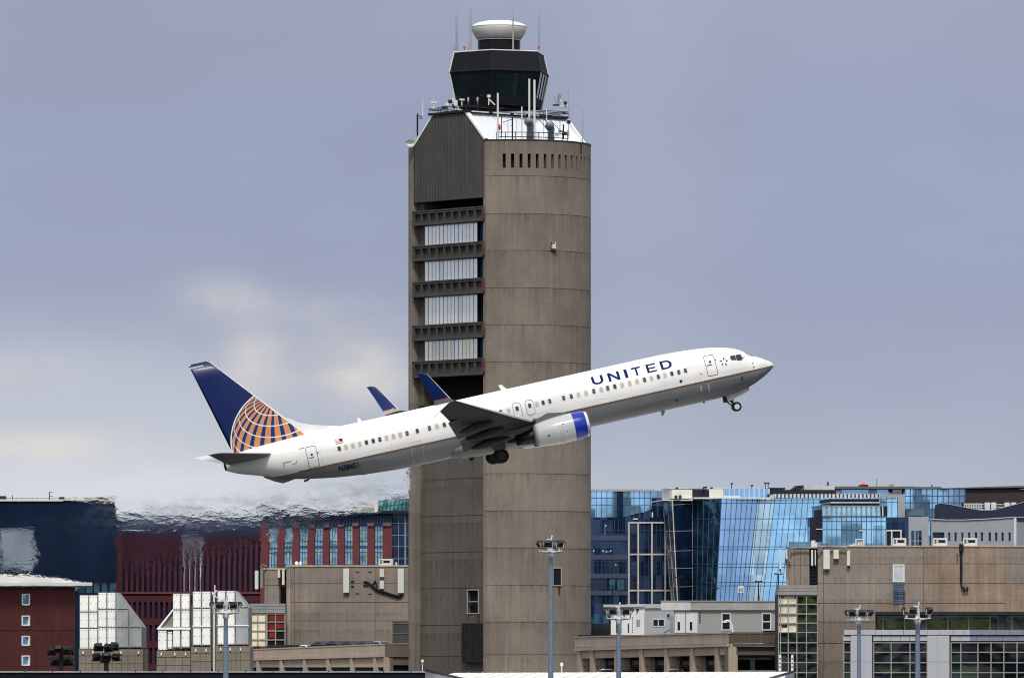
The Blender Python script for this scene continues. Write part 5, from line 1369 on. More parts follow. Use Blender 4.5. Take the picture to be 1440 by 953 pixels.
mb.build('rivets', darkmetal, tr1)
mb = MB(); w10.box(mb, 896.2, 898, 855.5, 859, .003, .25); w10b.box(mb, 938.3, 939.8, 863, 866.5, .003, .25); mb.rod(w10b.pt(931, 889.5, .4), w10b.pt(939, 884.5, .4), .05); mb.build('wall_lamp', blackmetal, tr1)
mb = MB(); w10b.box(mb, 942.2, 946.8, 865.5, 888.8, .003, .04); mb.build('door', M('door_blue', (.22, .30, .38), .4), tr1)
w11 = Wall(930, 872, 1096, 862)
tr2 = bld('site_trailer', w11, 1010, 'long grey site trailer with white double doors and two tall windows on the garage roof', 'trailer', 'trailers on the garage roof')
mb = MB(); w11.box(mb, 948, 1095, 857.5, 892, -4, 0.); mb.build('body', M('trailer_wall', (.335, .33, .32), .6, var=.04, streak=.03), tr2)
mb = MB(); w11.box(mb, 932, 1095, 845, 857.3, -4, .3); mb.mi = 1; w11.box(mb, 931.5, 973.2, 844.8, 857.4, -4.05, .34); mb.mi = 0; w11.box(mb, 931.5, 1095, 843.9, 845.2, -4.1, .42); mb.build('roof_band', [M('trailer_fascia', (.36, .36, .35), .5), M('trailer_fascia_pale', (.58, .59, .58), .5)], tr2)
mb = MB(); w11.box(mb, 948, 981, 857.8, 889, .003, .06); dr_ = mb.build('door', M('door_white', (.66, .67, .66), .4, var=.05), tr2)
mb = MB(); w11.box(mb, 964.3, 964.9, 859, 889, .062, .08)
for x in (953.3, 970.5): w11.box(mb, x, x+3.4, 874, 885.5, .062, .08)
for k in range(10): w11.box(mb, 948.3, 949.2, 860+k*2.9, 861.4+k*2.9, .062, .09)
w11.box(mb, 948, 981, 857.6, 858.6, .062, .2); mb.build('door_glass', blackmetal, dr_)
for x in (953.3, 970.5):
    mb = MB(); w11.box(mb, x, x+3.4, 862, 873.6, .062, .08); mb.build('door_pane', whitemetal, dr_)
for x in (1016, 1072.8):
    mb = MB(); w11.box(mb, x, x+11, 862.6, 884.6, .003, .02); wn = mb.build('window', blackmetal, tr2)
    mb = MB(); w11.bars(mb, [x-.4, x+11.4], [862, 873.5, 885], x-.8, x+11.8, 861.3, 885.7, .14, .003, .08); mb.build('frame', offwhite, wn)
mb = MB()
for k, y in enumerate((859.5, 863.5, 866.8, 870, 873.5)): w11.box(mb, 983, 985.3-(k % 2), y, y+1.4, .003, .03); w11.box(mb, 984.3-(k % 2)*1.2, 985.3, y+.2, y+2.3, .03, .04)
mb.build('number_marks', darkmetal, tr2)
mb = MB(); Yg = w9b.Y(1028)+.6; mb.tube([P(1030.5, 888.5, Yg), P(1029.5, 882, Yg), P(1028, 876, Yg), P(1025.5, 872.5, Yg), P(1022.5, 872, Yg), P(1019, 873.5, Yg)], .12, 8); mb.box(P(1018.5, 873.6, Yg), (.55, .4, .2)); lmp = mb.build('gooseneck_lamp', whitemetal)
tag(lmp, 'small white gooseneck lamp on the corner of the garage parapet', 'lamp')
# fence behind, between tower and trailer
mb = MB(); Yf = 915
for k in range(16): mb.rod(P(834+k*1.7, 892, Yf), P(834+k*1.7, 876, Yf), .03, n=4)
mb.rod(P(833, 876.5, Yf), P(861, 876.5, Yf), .04); mb.rod(P(833, 884, Yf), P(861, 884, Yf), .04); mb.tube([P(844.3, 892, Yf), P(844.3, 882, Yf), P(846, 878, Yf), P(848, 876.5, Yf)], .05); mb.box(P(846, 884.5, Yf+.6), (2.6, .1, 1.5))
fo = mb.build('mesh_fence', M('fence_dark', (.02, .022, .028), .6)); tag(fo, 'short dark mesh fence between the tower and the small white trailer', 'fence')
# --- right terminal block
w12 = Wall(1150, 807, 1460, 804)
trm = bld('terminal_block', w12, 1290, 'large brown concrete terminal block at right with ribbon windows and a row of rooftop boxes', 'building')
g = gpy(806)
mb = MB(); XS = [1158, 1231, 1298.5, 1413.5]; YS = [792.3, 820, 847.8, 875, 904, 930]
joints(w12, mb, 1150, 1231, 768, g, [1158], YS); joints(w12, mb, 1231.3, 1460, 768, 859.6, [1298.5, 1413.5], [792.3, 820, 847.8]); w12.box(mb, 1150, 1231, 768, g, -30, -.1); w12.box(mb, 1231, 1460, 768, 859.6, -30, -.1)
mb.build('facade', [conc_tm, jm], trm)
mb = MB(); w12.box(mb, 1299, 1413, 769.5, 791.8, .003, .012); w12.box(mb, 1299, 1413, 820.6, 847, .003, .012); w12.box(mb, 1232, 1298, 848.4, 859.5, .003, .012); w12.box(mb, 1299, 1413, 848.4, 859.5, .003, .012); w12.box(mb, 1414.2, 1459, 820.6, 859.5, .003, .012); w12.box(mb, 1299, 1413, 792.8, 819.5, .003, .012); mb.build('stained_panel', conc_wm, trm)
mb = MB(); w12.box(mb, 1149, 1460, 766.6, 768.6, -30.2, .12); mb.build('parapet_cap', conc_lt, trm)
mb = MB(); w12.box(mb, 1231, 1460, 859.8, 864, -6, .25); mb.build('soffit', M('soffit_dark', (.018, .02, .026), .6), trm)
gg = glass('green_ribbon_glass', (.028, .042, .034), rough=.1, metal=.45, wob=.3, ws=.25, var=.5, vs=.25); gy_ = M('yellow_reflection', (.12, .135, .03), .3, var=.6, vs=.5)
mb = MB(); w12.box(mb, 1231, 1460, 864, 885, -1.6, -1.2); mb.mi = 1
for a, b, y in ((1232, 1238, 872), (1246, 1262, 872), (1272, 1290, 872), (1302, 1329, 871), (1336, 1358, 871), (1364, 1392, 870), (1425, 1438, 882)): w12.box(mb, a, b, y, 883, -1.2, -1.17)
rb = mb.build('ribbon_window', [gg, gy_], trm)
mb = MB(); w12.bars(mb, [1241, 1271.5, 1301.5, 1332, 1361.5, 1391.5, 1403, 1422.5], [866.3], 1231, 1460, 864, 885, .16, -1.16, -1.0); mb.mi = 1
w12.box(mb, 1292.5, 1300, 864, 885, -1.16, -.6); w12.box(mb, 1404, 1413.5, 864, 885, -1.16, -.6); w12.box(mb, 1231, 1460, 884.2, 886, -1.2, -.8); mb.build('window_frame', [M('frame_grey', (.26, .26, .255), .5), M('pier_navy', (.03, .038, .06), .5)], rb)
mb = MB(); w12.box(mb, 1256.4, 1271.2, 794, 817.2, .003, .06); pn = mb.build('window', M('pale_panel_flat', (.42, .44, .48), .4), trm); mb = MB(); w12.bars(mb, [1256.3, 1271.3], [793.8, 817.4], 1255.8, 1271.8, 793.3, 817.9, .14, .06, .12); mb.build('frame', offwhite, pn)
mb = MB(); w12.box(mb, 1256.8, 1270.8, 817.8, 848.5, .02, .05); lv = mb.build('louvre_window', M('louvre_blue', (.10, .16, .25), .4, var=.15), trm); mb = MB(); w12.bars(mb, [1256.6, 1261, 1270.9], lin(818, 848, 9), 1256.5, 1271, 817.8, 848.5, .08, .052, .12); mb.build('louvres', M('louvre_steel', (.06, .085, .12), .5), lv)
mb = MB(); w12.bars(mb, [1258.5, 1262.5, 1271, 1272.5], [834, 840], 1257, 1273.5, 830, 858, .05, .13, .18); mb.build('cage', darkmetal, trm)
mb = MB(); mb.tube([w12.pt(1353, 766, .1), w12.pt(1353, 769, .3), w12.pt(1352, 780, .2), w12.pt(1352.6, 800, .2), w12.pt(1352, 816, .2), w12.pt(1352.5, 825, .3), w12.pt(1356, 831, .3), w12.pt(1360, 829.5, .3), w12.pt(1361, 827, .3)], .11, 6); mb.tube([w12.pt(1350.5, 769, .2), w12.pt(1351, 820, .2)], .07, 6); mb.box(w12.pt(1352, 770, .3), (.5, .3, .9)); mb.box(w12.pt(1355, 826.5, .4), (.35, .3, .3)); mb.box(w12.pt(1360.5, 826.5, .4), (.25, .3, .25)); mb.tube([w12.pt(1346, 778, .1), w12.pt(1346, 790, .1)], .05); mb.build('cable', blackmetal, trm)
for a, b, lb in ((1255, 1273.5, 'leftmost of the three white rooftop boxes on the right terminal'), (1312, 1331.5, 'middle of the three white rooftop boxes on the right terminal'), (1354, 1373.5, 'rightmost of the three white rooftop boxes on the right terminal')): roof_unit(w12, a, b, 756.2, 767, lb)
mb = MB(); w12.box(mb, 1202.5, 1204, 757.5, 767, -1.4, -.5); w12.box(mb, 1213.5, 1215, 757.5, 767, -1.4, -.5); w12.box(mb, 1202, 1215.3, 757, 758.2, -1.4, -.5); w12.box(mb, 1206, 1208, 758, 767, -1, -.7); w12.box(mb, 1209.5, 1212, 760, 767, -1, -.7); w12.box(mb, 1194, 1202, 765, 766.6, -1, -.7); mb.build('roof_frame', offwhite, trm)
mb = MB(); joints(w12, mb, 1109, 1138, 770.5, g, [1117.5, 1125.5], [794]); w12.box(mb, 1109, 1138, 770.5, g, -20, -.1); mb.build('stub_tower', [conc_tm, jm], trm)
mb = MB(); joints(w12, mb, 1104.8, 1108.9, 772, g, [], [794], d0=-.6); mb.build('stub_edge', [conc_lt, jm], trm)
mb = MB(); w12.box(mb, 1138.2, 1149.9, 770, g, -20, -1.2); lv = mb.build('louvre_bay', void, trm); mb = MB(); w12.bars(mb, [], lin(800, 820, 10), 1138.4, 1149.7, 770, 822, .1, -1.19, -1.0); mb.build('louvres', MATS['louvre_navy'], lv)
mb = MB(); w12.box(mb, 1104, 1150, 769, 770.4, -20, .1); mb.tube([w12.pt(x, y, .5) for x, y in ((1111, 790), (1110, 778), (1114, 771), (1122, 769.5), (1150, 770))], .12, 6); mb.tube([w12.pt(x, y, .5) for x, y in ((1150, 776), (1156, 769), (1164, 768), (1190, 769.5), (1193, 774))], .1, 6); mb.tube([w12.pt(x, y, .4) for x, y in ((1106, 795), (1106, 777), (1109, 772))], .1, 6); mb.build('conduit', MATS['conduit_grey'], trm)
mb = MB(); w12.box(mb, 1103.5, 1150, 760, 768.8, -6, -5.9); mb.build('roof_screen', M('screen_blue', (.10, .2, .3), .4, var=.4, vs=1), trm)
mb = MB(); w12.box(mb, 1139, 1144, 759, 768.5, -3, -2); w12.box(mb, 1143, 1147, 762, 768.5, -3, -2.2); mb.build('roof_box', offwhite, trm)
w12l = Wall(1094, 807, 1112, 807)
panel_ant(w12l, 1095.4, 1098.8, 772, 800, 'long white panel antenna hung off the left edge of the right terminal')
panel_ant(w12l, 1104.5, 1107, 772, 786, 'short white panel antenna among pipes at the right terminal corner', d=.8)
panel_ant(w12, 1141, 1144, 773, 795, 'left of two slim white panel antennas in the right terminal louvre slot', d=.6)
panel_ant(w12, 1146.2, 1148, 773, 794.5, 'right of two slim white panel antennas in the right terminal louvre slot', d=.6)
panel_ant(w12, 1158.2, 1167.4, 773, 800, 'wide tall white panel antenna, biggest one on the right terminal wall')
panel_ant(w12, 1172.4, 1180, 773, 785.5, 'short cream panel antenna between two taller ones on the right terminal', col=MATS['antenna_cream'])
panel_ant(w12, 1191.2, 1196, 773.5, 795, 'narrow cream panel antenna, rightmost on the right terminal wall', col=MATS['antenna_cream'])
# --- glazed stair tower
w13 = Wall(1093.5, 796, 1151, 796)
st = bld('stair_tower', w13, 1122, 'glazed stair tower with bright poster panels on its upper left panes', 'building')
mb = MB(); w13.box(mb, 1094, 1150, 836, gpy(796), -9, -.25); mb.build('core', blackmetal, st)
mb = MB()
for k, (a, b) in enumerate(((822.3, 826), (826.4, 830.6), (831, 836))): w13.box(mb, 1096-k*1.2, 1149.5, a, b, -9, .05+.12*k)
mb.build('roof_band', MATS['bay_roof_grey'], st)
rows = [837, 849, 862.5, 875.5, 888.6, 903, 917.3, 930.8, 945, 958]
xsg = [1094.5, 1108.5, 1120.5, 1134, 1149.5]
gcols = [(.025, .05, .015), (.045, .075, .015), (.015, .03, .012), (.02, .03, .03)]
mb = MB()
for j, (a, b) in enumerate(zip(rows[:-1], rows[1:])):
    for i in range(4):
        x0, x1 = xsg[i], xsg[i+1]
        if i == 2: x0 = 1122
        if i < 2 and j < 4: continue
        mb.mi = random.choice((0, 1, 2)) if j < 3 and i >= 2 else 3
        w13.box(mb, x0, x1, a, b, -.24, -.15)
gl_ = mb.build('glazing', [glass('stair_glass%d' % k, c, rough=.1, metal=.5, wob=.3, ws=.3, var=.5, vs=.5) for k, c in enumerate(gcols)], st)
mb = MB()
for j in range(4):
    for i in range(2):
        a, b = xsg[i], xsg[i+1]; mb.mi = random.choice((0, 1)); w13.box(mb, a, b, rows[j], rows[j+1], -.23, -.1)
        mb.mi = 2+random.randint(0, 1); x = a+random.uniform(1, 4); w13.box(mb, x, x+random.uniform(4, 7), rows[j]+random.uniform(1, 4), rows[j+1]-random.uniform(1, 4), -.098, -.09)
mb.mi = 4; w13.box(mb, 1099, 1107, 878, 882, -.088, -.08); w13.box(mb, 1117.5, 1121.5, 838, 841, -.088, -.08); w13.box(mb, 1096.5, 1103, 838, 840, -.088, -.08)
mb.build('bright_panel', [M('cream_panel', (.70, .68, .50), .4, var=.15, vs=.6), M('cream_panel2', (.62, .62, .55), .4, var=.2, vs=.6), M('pink_patch', (.66, .50, .40), .4), M('mint_patch', (.50, .58, .46), .4), darkmetal], st)
mb = MB(); w13.bars(mb, [1094.7, 1097.5, 1108.5, 1120.5, 1134, 1149.5], rows[:-1], 1094, 1150, 836.5, gpy(796), .12, -.05, .12); mb.build('frame', MATS['frame_grey'], gl_)
for x in (1095.2, 1112.3):
    mb = MB(); w13.box(mb, x, x+3.3, 920, 943, .13, .3); mb.build('sign_post', whitemetal, st)
mb = MB()
for x in (1095.2, 1112.3):
    for y in (924.5, 931, 936): w13.box(mb, x+.6, x+2.6, y, y+1.8, .302, .33)
mb.build('post_marks', darkmetal, st)
# --- front grey metal building at lower right
w14 = Wall(1185, 792, 1450, 788)
fb = bld('metal_hall', w14, 1310, 'light grey metal clad hall with large dark glazed grids at lower right', 'building')
pan = M('grey_panel', (.40, .42, .46), .4, var=.05, vs=.3); pan2 = M('grey_panel_dark', (.20, .22, .29), .4, var=.05)
g = gpy(790)
mb = MB(); joints(w14, mb, 1187.5, 1364, 885, 892, [1204, 1214, 1232, 1252, 1271, 1290, 1304, 1322, 1341, 1357], [], d0=.2); w14.box(mb, 1187.5, 1460, 885, 892, -12, .1); joints(w14, mb, 1185.5, 1196.5, 893.2, 900.6, [], []); joints(w14, mb, 1228, 1304, 893.2, 900.6, [1240, 1253, 1266, 1279, 1291], []); joints(w14, mb, 1337, 1364, 893.2, 900.6, [1350], [])
mb.build('parapet', [pan, M('panel_joint', (.14, .15, .17), .6)], fb)
mb = MB(); joints(w14, mb, 1364.2, 1460, 885, 892, [1381, 1401, 1420, 1440], [], d0=.2); joints(w14, mb, 1364.2, 1460, 893.2, 900.6, [1373, 1392, 1410, 1430], []); mb.build('parapet_shade', [pan2, MATS['panel_joint']], fb)
mb = MB(); w14.box(mb, 1186, 1460, 892, g, -12, -.45); mb.build('core', blackmetal, fb)
for a, b, j in ((1197, 1226.5, 1215.5), (1304.5, 1335.3, 1319)):
    mb = MB(); joints(w14, mb, a, b, 893, g, [j], [930], d0=.25); w14.box(mb, a, b, 893, g, -.4, .2); mb.build('pier', [pan, MATS['panel_joint']], fb)
dg = [glass('hall_glass%d' % k, c, rough=.08, metal=.4, wob=.3, ws=.2, var=.4, vs=.3) for k, c in enumerate(((.014, .03, .032), (.03, .05, .038), (.025, .028, .04), (.008, .012, .016)))]
def grid(x0, x1, cols_, dark=False):
    rws = [903, 916.5, 931, 945, 960]; xs = [x0]+cols_+[x1]; mb = MB()
    for a, b in zip(rws[:-1], rws[1:]):
        for c, d in zip(xs[:-1], xs[1:]):
            mb.mi = 3 if (dark and c > 1370) else random.choice((0, 0, 1, 1, 2)); w14.box(mb, c, d, a, b, -.4, -.3)
    w = mb.build('glazing', dg, fb); mb = MB(); w14.bars(mb, [x0+.4]+cols_+[x1-.4], rws[:-1], x0, x1, 901.5, g, .12, -.29, -.1); mb.build('frame', MATS['frame_grey'], w)
grid(1186, 1196.5, [], False); grid(1228, 1304, [1253, 1279.5]); grid(1337, 1460, [1351, 1375, 1393.5, 1411.5, 1430, 1448], True)
# ================================================================== FAR GLASS DISTRICT
nav = glass('far_navy', (.012, .032, .085), rough=.1, metal=.55, wob=.3, ws=.08, var=.45, vs=.05, cells=((1.5, 1e4, 3.4), .3))
sky1 = glass('far_sky', (.27, .49, .76), rough=.08, metal=.8, wob=1.0, ws=.05, var=.55, vs=.09, cells=((2.2, 1e4, 3.4), .14))
peri = glass('far_periwinkle', (.24, .42, .71), rough=.12, metal=.6, wob=.6, ws=.05, var=.18, vs=.05, cells=((2.2, 1e4, 6.), .10))
pale = glass('far_pale', (.42, .60, .75), rough=.15, metal=.4, wob=.6, ws=.05, var=.2, vs=.06, cells=((2.2, 1e4, 6.), .14))
cyan = glass('far_cyan', (.32, .61, .90), rough=.1, metal=.65, wob=.8, ws=.06, var=.28, vs=.07, cells=((2.4, 1e4, 4.), .12))
teal = glass('far_teal', (.030, .085, .14), rough=.1, metal=.7, wob=1.2, ws=.2, var=.65, vs=.22)
mull = M('far_mullion', (.05, .10, .19), .5); mullw = M('far_mullion_pale', (.50, .46, .42), .5); dkn = M('far_dark', (.010, .014, .028), .6, var=.2)
grp = M('far_grey', (.30, .32, .36), .6, var=.06, vs=.3); grd = M('far_roof_grey', (.12, .125, .13), .7, var=.2)
# 1 navy block beside the tower
wa = Wall(825, 1700, 960, 1700)
k1 = bld('office_block', wa, 890, 'navy glass office block beside the tower with a white framed bay on its front')
g = gpy(1700)
mb = MB(); xs = [820, 867.6, 876, 917, 960]; ys = [690.5, 726.5, g]
mb = MB(); wa.box(mb, 820, 960, 690.5, g, -40, -.3); wa.box(mb, 867.6, 876, 690.5, 727, -.3, .1); wa.box(mb, 820, 962, 727, g, -.3, 0.); wa.box(mb, 917, 962, 700, 727, -.3, .0); mb.build('facade', nav, k1)
mb = MB(); wa.box(mb, 820, 867.4, 690.7, 726.9, -.29, -.05); mb.prism([wa.pt(x, y, -.05) for x, y in ((876.2, 727), (876.2, 690.7), (916.8, 690.7), (916.8, 715), (905, 720), (893, 722))], -wa.n*.2); wa.box(mb, 917, 947, 690.7, 699.8, -.29, -.04); up_ = mb.build('upper_glazing', sky1, k1)  # lighter glass tint paints in the clouds mirrored by the top storey
mb = MB(); wa.bars(mb, [831, 838.5, 846, 853.5, 861, 884, 891.5, 899, 906.5, 914.5, 925, 933, 941], [699.8, 709.5], 820, 947, 690.7, 727, .16, -.04, .06); mb.build('mullions', mull, up_)
mb = MB(); wa.box(mb, 820, 921, 687.5, 690.4, -40, .4); wa.box(mb, 856, 872, 685.8, 687.4, -30, -2); wa.box(mb, 921, 948, 688.8, 690.4, -40, .2); mb.build('roof_edge', MATS['trailer_fascia'], k1)
mb = MB(); wa.bars(mb, [884.3, 897.5, 916.8, 935.5], [734.5, 779, 829.7], 883.6, 942, 734, 852, .38, .02, .3); mb.build('white_frame', mullw, k1)
mb = MB()
for y in (753, 779.5, 806, 830): wa.box(mb, 820, 883, y, y+6.5, .003, .3)
mb.build('floor_band', M('band_slate', (.05, .065, .12), .5, var=.15), k1)
mb = MB(); wa.bars(mb, lin(834, 882, 8)+lin(890, 940, 9), [745, 770, 795, 818], 820, 941, 730, 852, .12, .004, .05); mb.build('thin_mullions', M('mull_navy', (.03, .05, .10), .5), k1)
mb = MB()
for x0, x1, y0, y1 in ((857, 865, 812, 828), (868, 878, 811, 829), (849, 852, 735, 752), (848, 858, 774, 777)): wa.box(mb, x0, x1, y0, y1, .05, .07)
wa.box(mb, 835, 842, 863, 876, .05, .07); wa.box(mb, 848, 856, 865, 876, .05, .07); mb.build('lit_pane', M('teal_lit', (.03, .10, .14), .3, var=.3), k1)
mb = MB()
for x, y in ((835, 774), (848, 774), (853, 775), (859, 774), (866, 794), (852, 739)): wa.box(mb, x-.8, x+.8, y-.8, y+.8, .06, .12)
wa.box(mb, 890, 897, 728.5, 730, .05, .3); wa.box(mb, 916.6, 918.3, 720, 727, .05, .1); mb.build('small_light', whitemetal, k1)
# 2 faceted glass block
k2r = P(1050, HY, 1640); k2 = thing('glass_office', Vector((k2r.x, k2r.y, 0)), 'big faceted pale blue glass office with leaning facets, dark at its left corner', 'building')
def facet(tl, tr, bl, br, mat, name, vs_, hs, mm=mull, w=.10):
    """tl.. = (px, py, Y): a leaning glass facet with its own mullions"""
    TL, TR, BL, BR = P(*tl), P(*tr), P(*bl), P(*br)
    mb = MB()
    G_ = [[BL.lerp(BR, i/16).lerp(TL.lerp(TR, i/16), j/10) for j in range(11)] for i in range(17)]
    mb.smooth = True; mb.rings(G_, False, False, closed=False); f = mb.build(name, mat, k2)
    n = (BR-BL).cross(TL-BL).normalized()
    if n.y > 0: n = -n
    mb = MB()
    for t in vs_:
        a, b = BL.lerp(BR, t), TL.lerp(TR, t); d = (BR-BL).normalized()*w/2
        mb.hexa([a-d, a+d, a+d+n*.12, a-d+n*.12], [b-d, b+d, b+d+n*.12, b-d+n*.12])
    for t in hs:
        a, b = TL.lerp(BL, t), TR.lerp(BR, t); d = Vector((0, 0, w/2))
        mb.hexa([a-d, b-d, b-d+n*.125, a-d+n*.125], [a+d, b+d, b+d+n*.125, a+d+n*.125])
    mb.build('mullions', mm, f); return f
yb = g+1
hs = [.04, .21, .245, .36, .56, .58, .79, .81, .99]
def at_(y): return (y-700.)/(yb-700.)
H_ = [at_(y) for y in (706.5, 728.5, 744, 768, 772, 792, 797, 818, 823)]
facet((932, 703, 1660), (945.5, 703, 1645), (957, yb, 1660), (960, yb, 1645), nav, 'corner_facet', [0, .5, 1], H_[::2], mullw)
facet((945.5, 703, 1645), (973.5, 702, 1650), (960, yb, 1645), (974, yb, 1650), nav, 'dark_facet', [0, 1], H_[::2], mullw)
facet((973.5, 702, 1650), (1014.5, 700.5, 1640), (974, yb, 1650), (999, yb, 1640), teal, 'teal_facet', [0, .2, .4, .6, .8], H_[1::2])
facet((1014.5, 700.5, 1640), (1065.5, 700.5, 1643), (999, yb, 1634), (1033, yb, 1637), peri, 'blue_facet', lin(0, 1, 7), H_)
facet((1065.5, 700.5, 1643), (1089.5, 700.5, 1643.6), (1033, yb, 1637), (1055, yb, 1637.6), pale, 'pale_facet', [0, .12, .45, .8, 1], H_)
facet((1089.5, 700.5, 1643.6), (1262, 699, 1650), (1055, yb, 1637.6), (1262, yb, 1650), cyan, 'bright_facet', lin(0, 1, 22), H_)
mb = MB(); a = [P(932, 703, 1660), P(973.5, 702, 1650), P(1014.5, 700.5, 1640), P(1262, 699, 1650), P(1262, 699, 1700), P(932, 703, 1700)]; mb.add([p+Vector((0, 0, -.3)) for p in a], [(0, 1, 2, 3, 4, 5)]); mb.build('roof', grd, k2)
wr = Wall(930, 1648, 1262, 1655)
mb = MB(); wr.box(mb, 931, 973, 702.2, 703.9, -20, 1.5); wr.box(mb, 973, 1085, 699.3, 701.5, -20, 3.5); wr.box(mb, 1085, 1232, 695.0, 700.5, -20, 5); mb.build('roof_edge', MATS['trailer_fascia_pale'], k2)
mb = MB(); wr.bars(mb, lin(1088, 1230, 26), [], 1085, 1232, 695, 700.3, .35, 5.003, 5.12); mb.build('solar_panel', M('solar_dark', (.05, .06, .10), .3), k2)
mb = MB(); wr.box(mb, 948, 977, 687.5, 700, -20, -4); wr.box(mb, 1001, 1021, 686.8, 700, -20, -4); mb.build('penthouse', M('cream_white', (.60, .60, .54), .5, var=.12, vs=.4), k2)
mb = MB(); wr.box(mb, 977.2, 992, 687.3, 700, -20, -4); wr.box(mb, 993.5, 1000.8, 688, 700, -20, -4.5); mb.build('penthouse', dkn, k2)
mb = MB(); wr.box(mb, 1021.3, 1086, 686, 700, -20, -4); pw = mb.build('penthouse', peri, k2); mb = MB(); wr.bars(mb, lin(1022, 1085, 9), [], 1021, 1086, 686, 700, .3, -3.99, -3.8); mb.build('mullions', pale, pw)
mb = MB(); wr.box(mb, 1020, 1043, 696.5, 700.3, -3.9, -3); mb.build('roof_plant', M('cream_white', (.6, .6, .54), .5), k2)
mb = MB(); wr.box(mb, 1087, 1182, 687.5, 694.8, -25, -6); mb.build('penthouse', dkn, k2)
mb = MB(); wr.box(mb, 1088, 1110, 684.5, 687, -20, -6); mb.prism([wr.pt(x, y, -6) for x, y in ((1120, 687), (1127, 681.5), (1137, 681), (1133, 687))], -wr.n*4); mb.build('roof_plant', blackmetal, k2)
mb = MB(); wr.box(mb, 945, 1090, 684.8, 686, -18, -8); wr.box(mb, 1138, 1182, 681.5, 687.2, -18, -8); mb.build('roof_plant', M('plant_pale', (.46, .47, .47), .6, var=.15), k2)
mb = MB()
for x, y in ((1033.5, 678), (1062, 680.5), (1081, 677), (1085, 677.5), (956, 684), (994, 683.5), (997, 683), (1005, 684)):
    mb = MB(); mb.rod(wr.pt(x, 689, -5), wr.pt(x, y, -5), .1, n=5); wr.box(mb, x-1.5, x+1.8, y, y+2, -5.2, -4.8); mb.build('roof_aerial', blackmetal, k2)
for x, y in ((990, 694), (952, 696), (958, 695.5), (1083, 694), (1087, 693)):
    mb = MB(); wr.box(mb, x, x+3, y, 700, -3.9, -3); mb.build('roof_box', blackmetal, k2)
# 3 lower bright block with glass penthouse
wc = Wall(1145, 1560, 1250, 1562)
k3 = bld('glass_office', wc, 1200, 'low bright blue glass block with a dark louvred roof unit, before the faceted office')
g = gpy(1560)
mb = MB(); wc.box(mb, 1155.5, 1246, 726, g, -20, 0.); fb_ = mb.build('facade', cyan, k3)
mb = MB(); wc.bars(mb, lin(1156, 1246, 13), [732.5, 744], 1155.5, 1246, 726, g, .14, .003, .1); wc.box(mb, 1155, 1247, 725, 726.8, -20, .25); mb.build('mullions', mull, fb_)
mb = MB(); wc.box(mb, 1158, 1240, 711, 725, -16, -1.5); pf = mb.build('penthouse', M('far_sky_bright', (.42, .66, .80), .15, metal=.8, var=.35, vs=.25), k3); mb = MB(); wc.bars(mb, lin(1164, 1234, 10), [], 1158, 1240, 712, 725, .35, -1.49, -1.3); wc.box(mb, 1157, 1241, 709.8, 711.2, -16, -1.1); mb.build('mullions', M('slate_mull', (.16, .26, .33), .5), pf)
mb = MB(); wc.box(mb, 1147, 1156.5, 727, 762, -8, .3); wc.box(mb, 1152.5, 1155.3, 716, 727, -8, -.5); wc.box(mb, 1240, 1249, 711, 726, -10, -1); mb.build('dark_bay', dkn, k3)
mb = MB(); wc.box(mb, 1167, 1237, 701, 705.3, -14, -1); wc.box(mb, 1168, 1238, 707, 709.6, -14, -1); mb.build('roof_louvre', dkn, k3)
mb = MB(); wc.box(mb, 1168, 1238, 705.4, 706.9, -14, -.8); wc.box(mb, 1147, 1156.5, 743, 744.3, .3, .5); wc.box(mb, 1241.5, 1243, 711, 726, -.99, -.8); wc.box(mb, 1208, 1214, 745, 746.5, .11, .3); mb.build('pale_band', MATS['trailer_fascia_pale'], k3)
# 4 upper grey and glass tower behind
wd = Wall(1180, 1720, 1440, 1730)
k4 = bld('glass_office', wd, 1310, 'tall blue glass office with a grey panelled corner and dark brown upper storey, far right')
g = gpy(1725)
mb = MB(); wd.box(mb, 1230, 1272, 694.5, g, -30, .5); mb.build('panel_wall', grp, k4)
mb = MB(); wd.box(mb, 1272.2, 1357, 687.5, g, -30, 0.); f4 = mb.build('facade', sky1, k4); mb = MB(); wd.bars(mb, lin(1272.5, 1357, 11), [697, 706.5, 726], 1272.2, 1357, 687.5, g, .2, .003, .14); mb.build('mullions', mull, f4)
mb = MB(); wd.box(mb, 1182, 1250, 688, 695, -30, -.5); mb.build('upper_facade', peri, k4)
mb = MB(); wd.box(mb, 1273, 1296, 715.5, 725, .15, 2); mb.build('balcony', glass('slate_glass', (.10, .16, .20), metal=.6), k4)
mb = MB(); wd.box(mb, 1357.2, 1460, 687.3, g, -30, -.6); mb.build('brown_storey', M('far_brown', (.042, .032, .036), .7, var=.1), k4)
mb = MB(); wd.box(mb, 1175, 1285, 683.5, 687, -30, .3); mb.prism([wd.pt(x, y, .3) for x, y in ((1285, 687.2), (1460, 685), (1460, 682), (1400, 683.5), (1330, 686), (1285, 685.5))], -wd.n*30); wd.box(mb, 1293, 1330, 683.5, 686, -20, -4); wd.box(mb, 1255, 1268, 688, 694, -.4, .2); mb.build('roof_edge', grd, k4)
mb = MB(); wd.box(mb, 1265, 1273, 679.5, 683.3, -10, -5); wd.box(mb, 1138, 1175, 682, 690, -12, -6); mb.build('roof_plant', MATS['plant_pale'], k4)
mb = MB(); wd.box(mb, 1219, 1227, 680.5, 683.4, -8, -4); mb.rod(wd.pt(1240.5, 683, -5), wd.pt(1240.5, 671.5, -5), .07); mb.rod(wd.pt(1171.5, 683, -5), wd.pt(1171.5, 676.5, -5), .2); mb.rod(wd.pt(1318, 684, -5), wd.pt(1318, 680.5, -5), .15); mb.build('roof_aerial', darkmetal, k4)
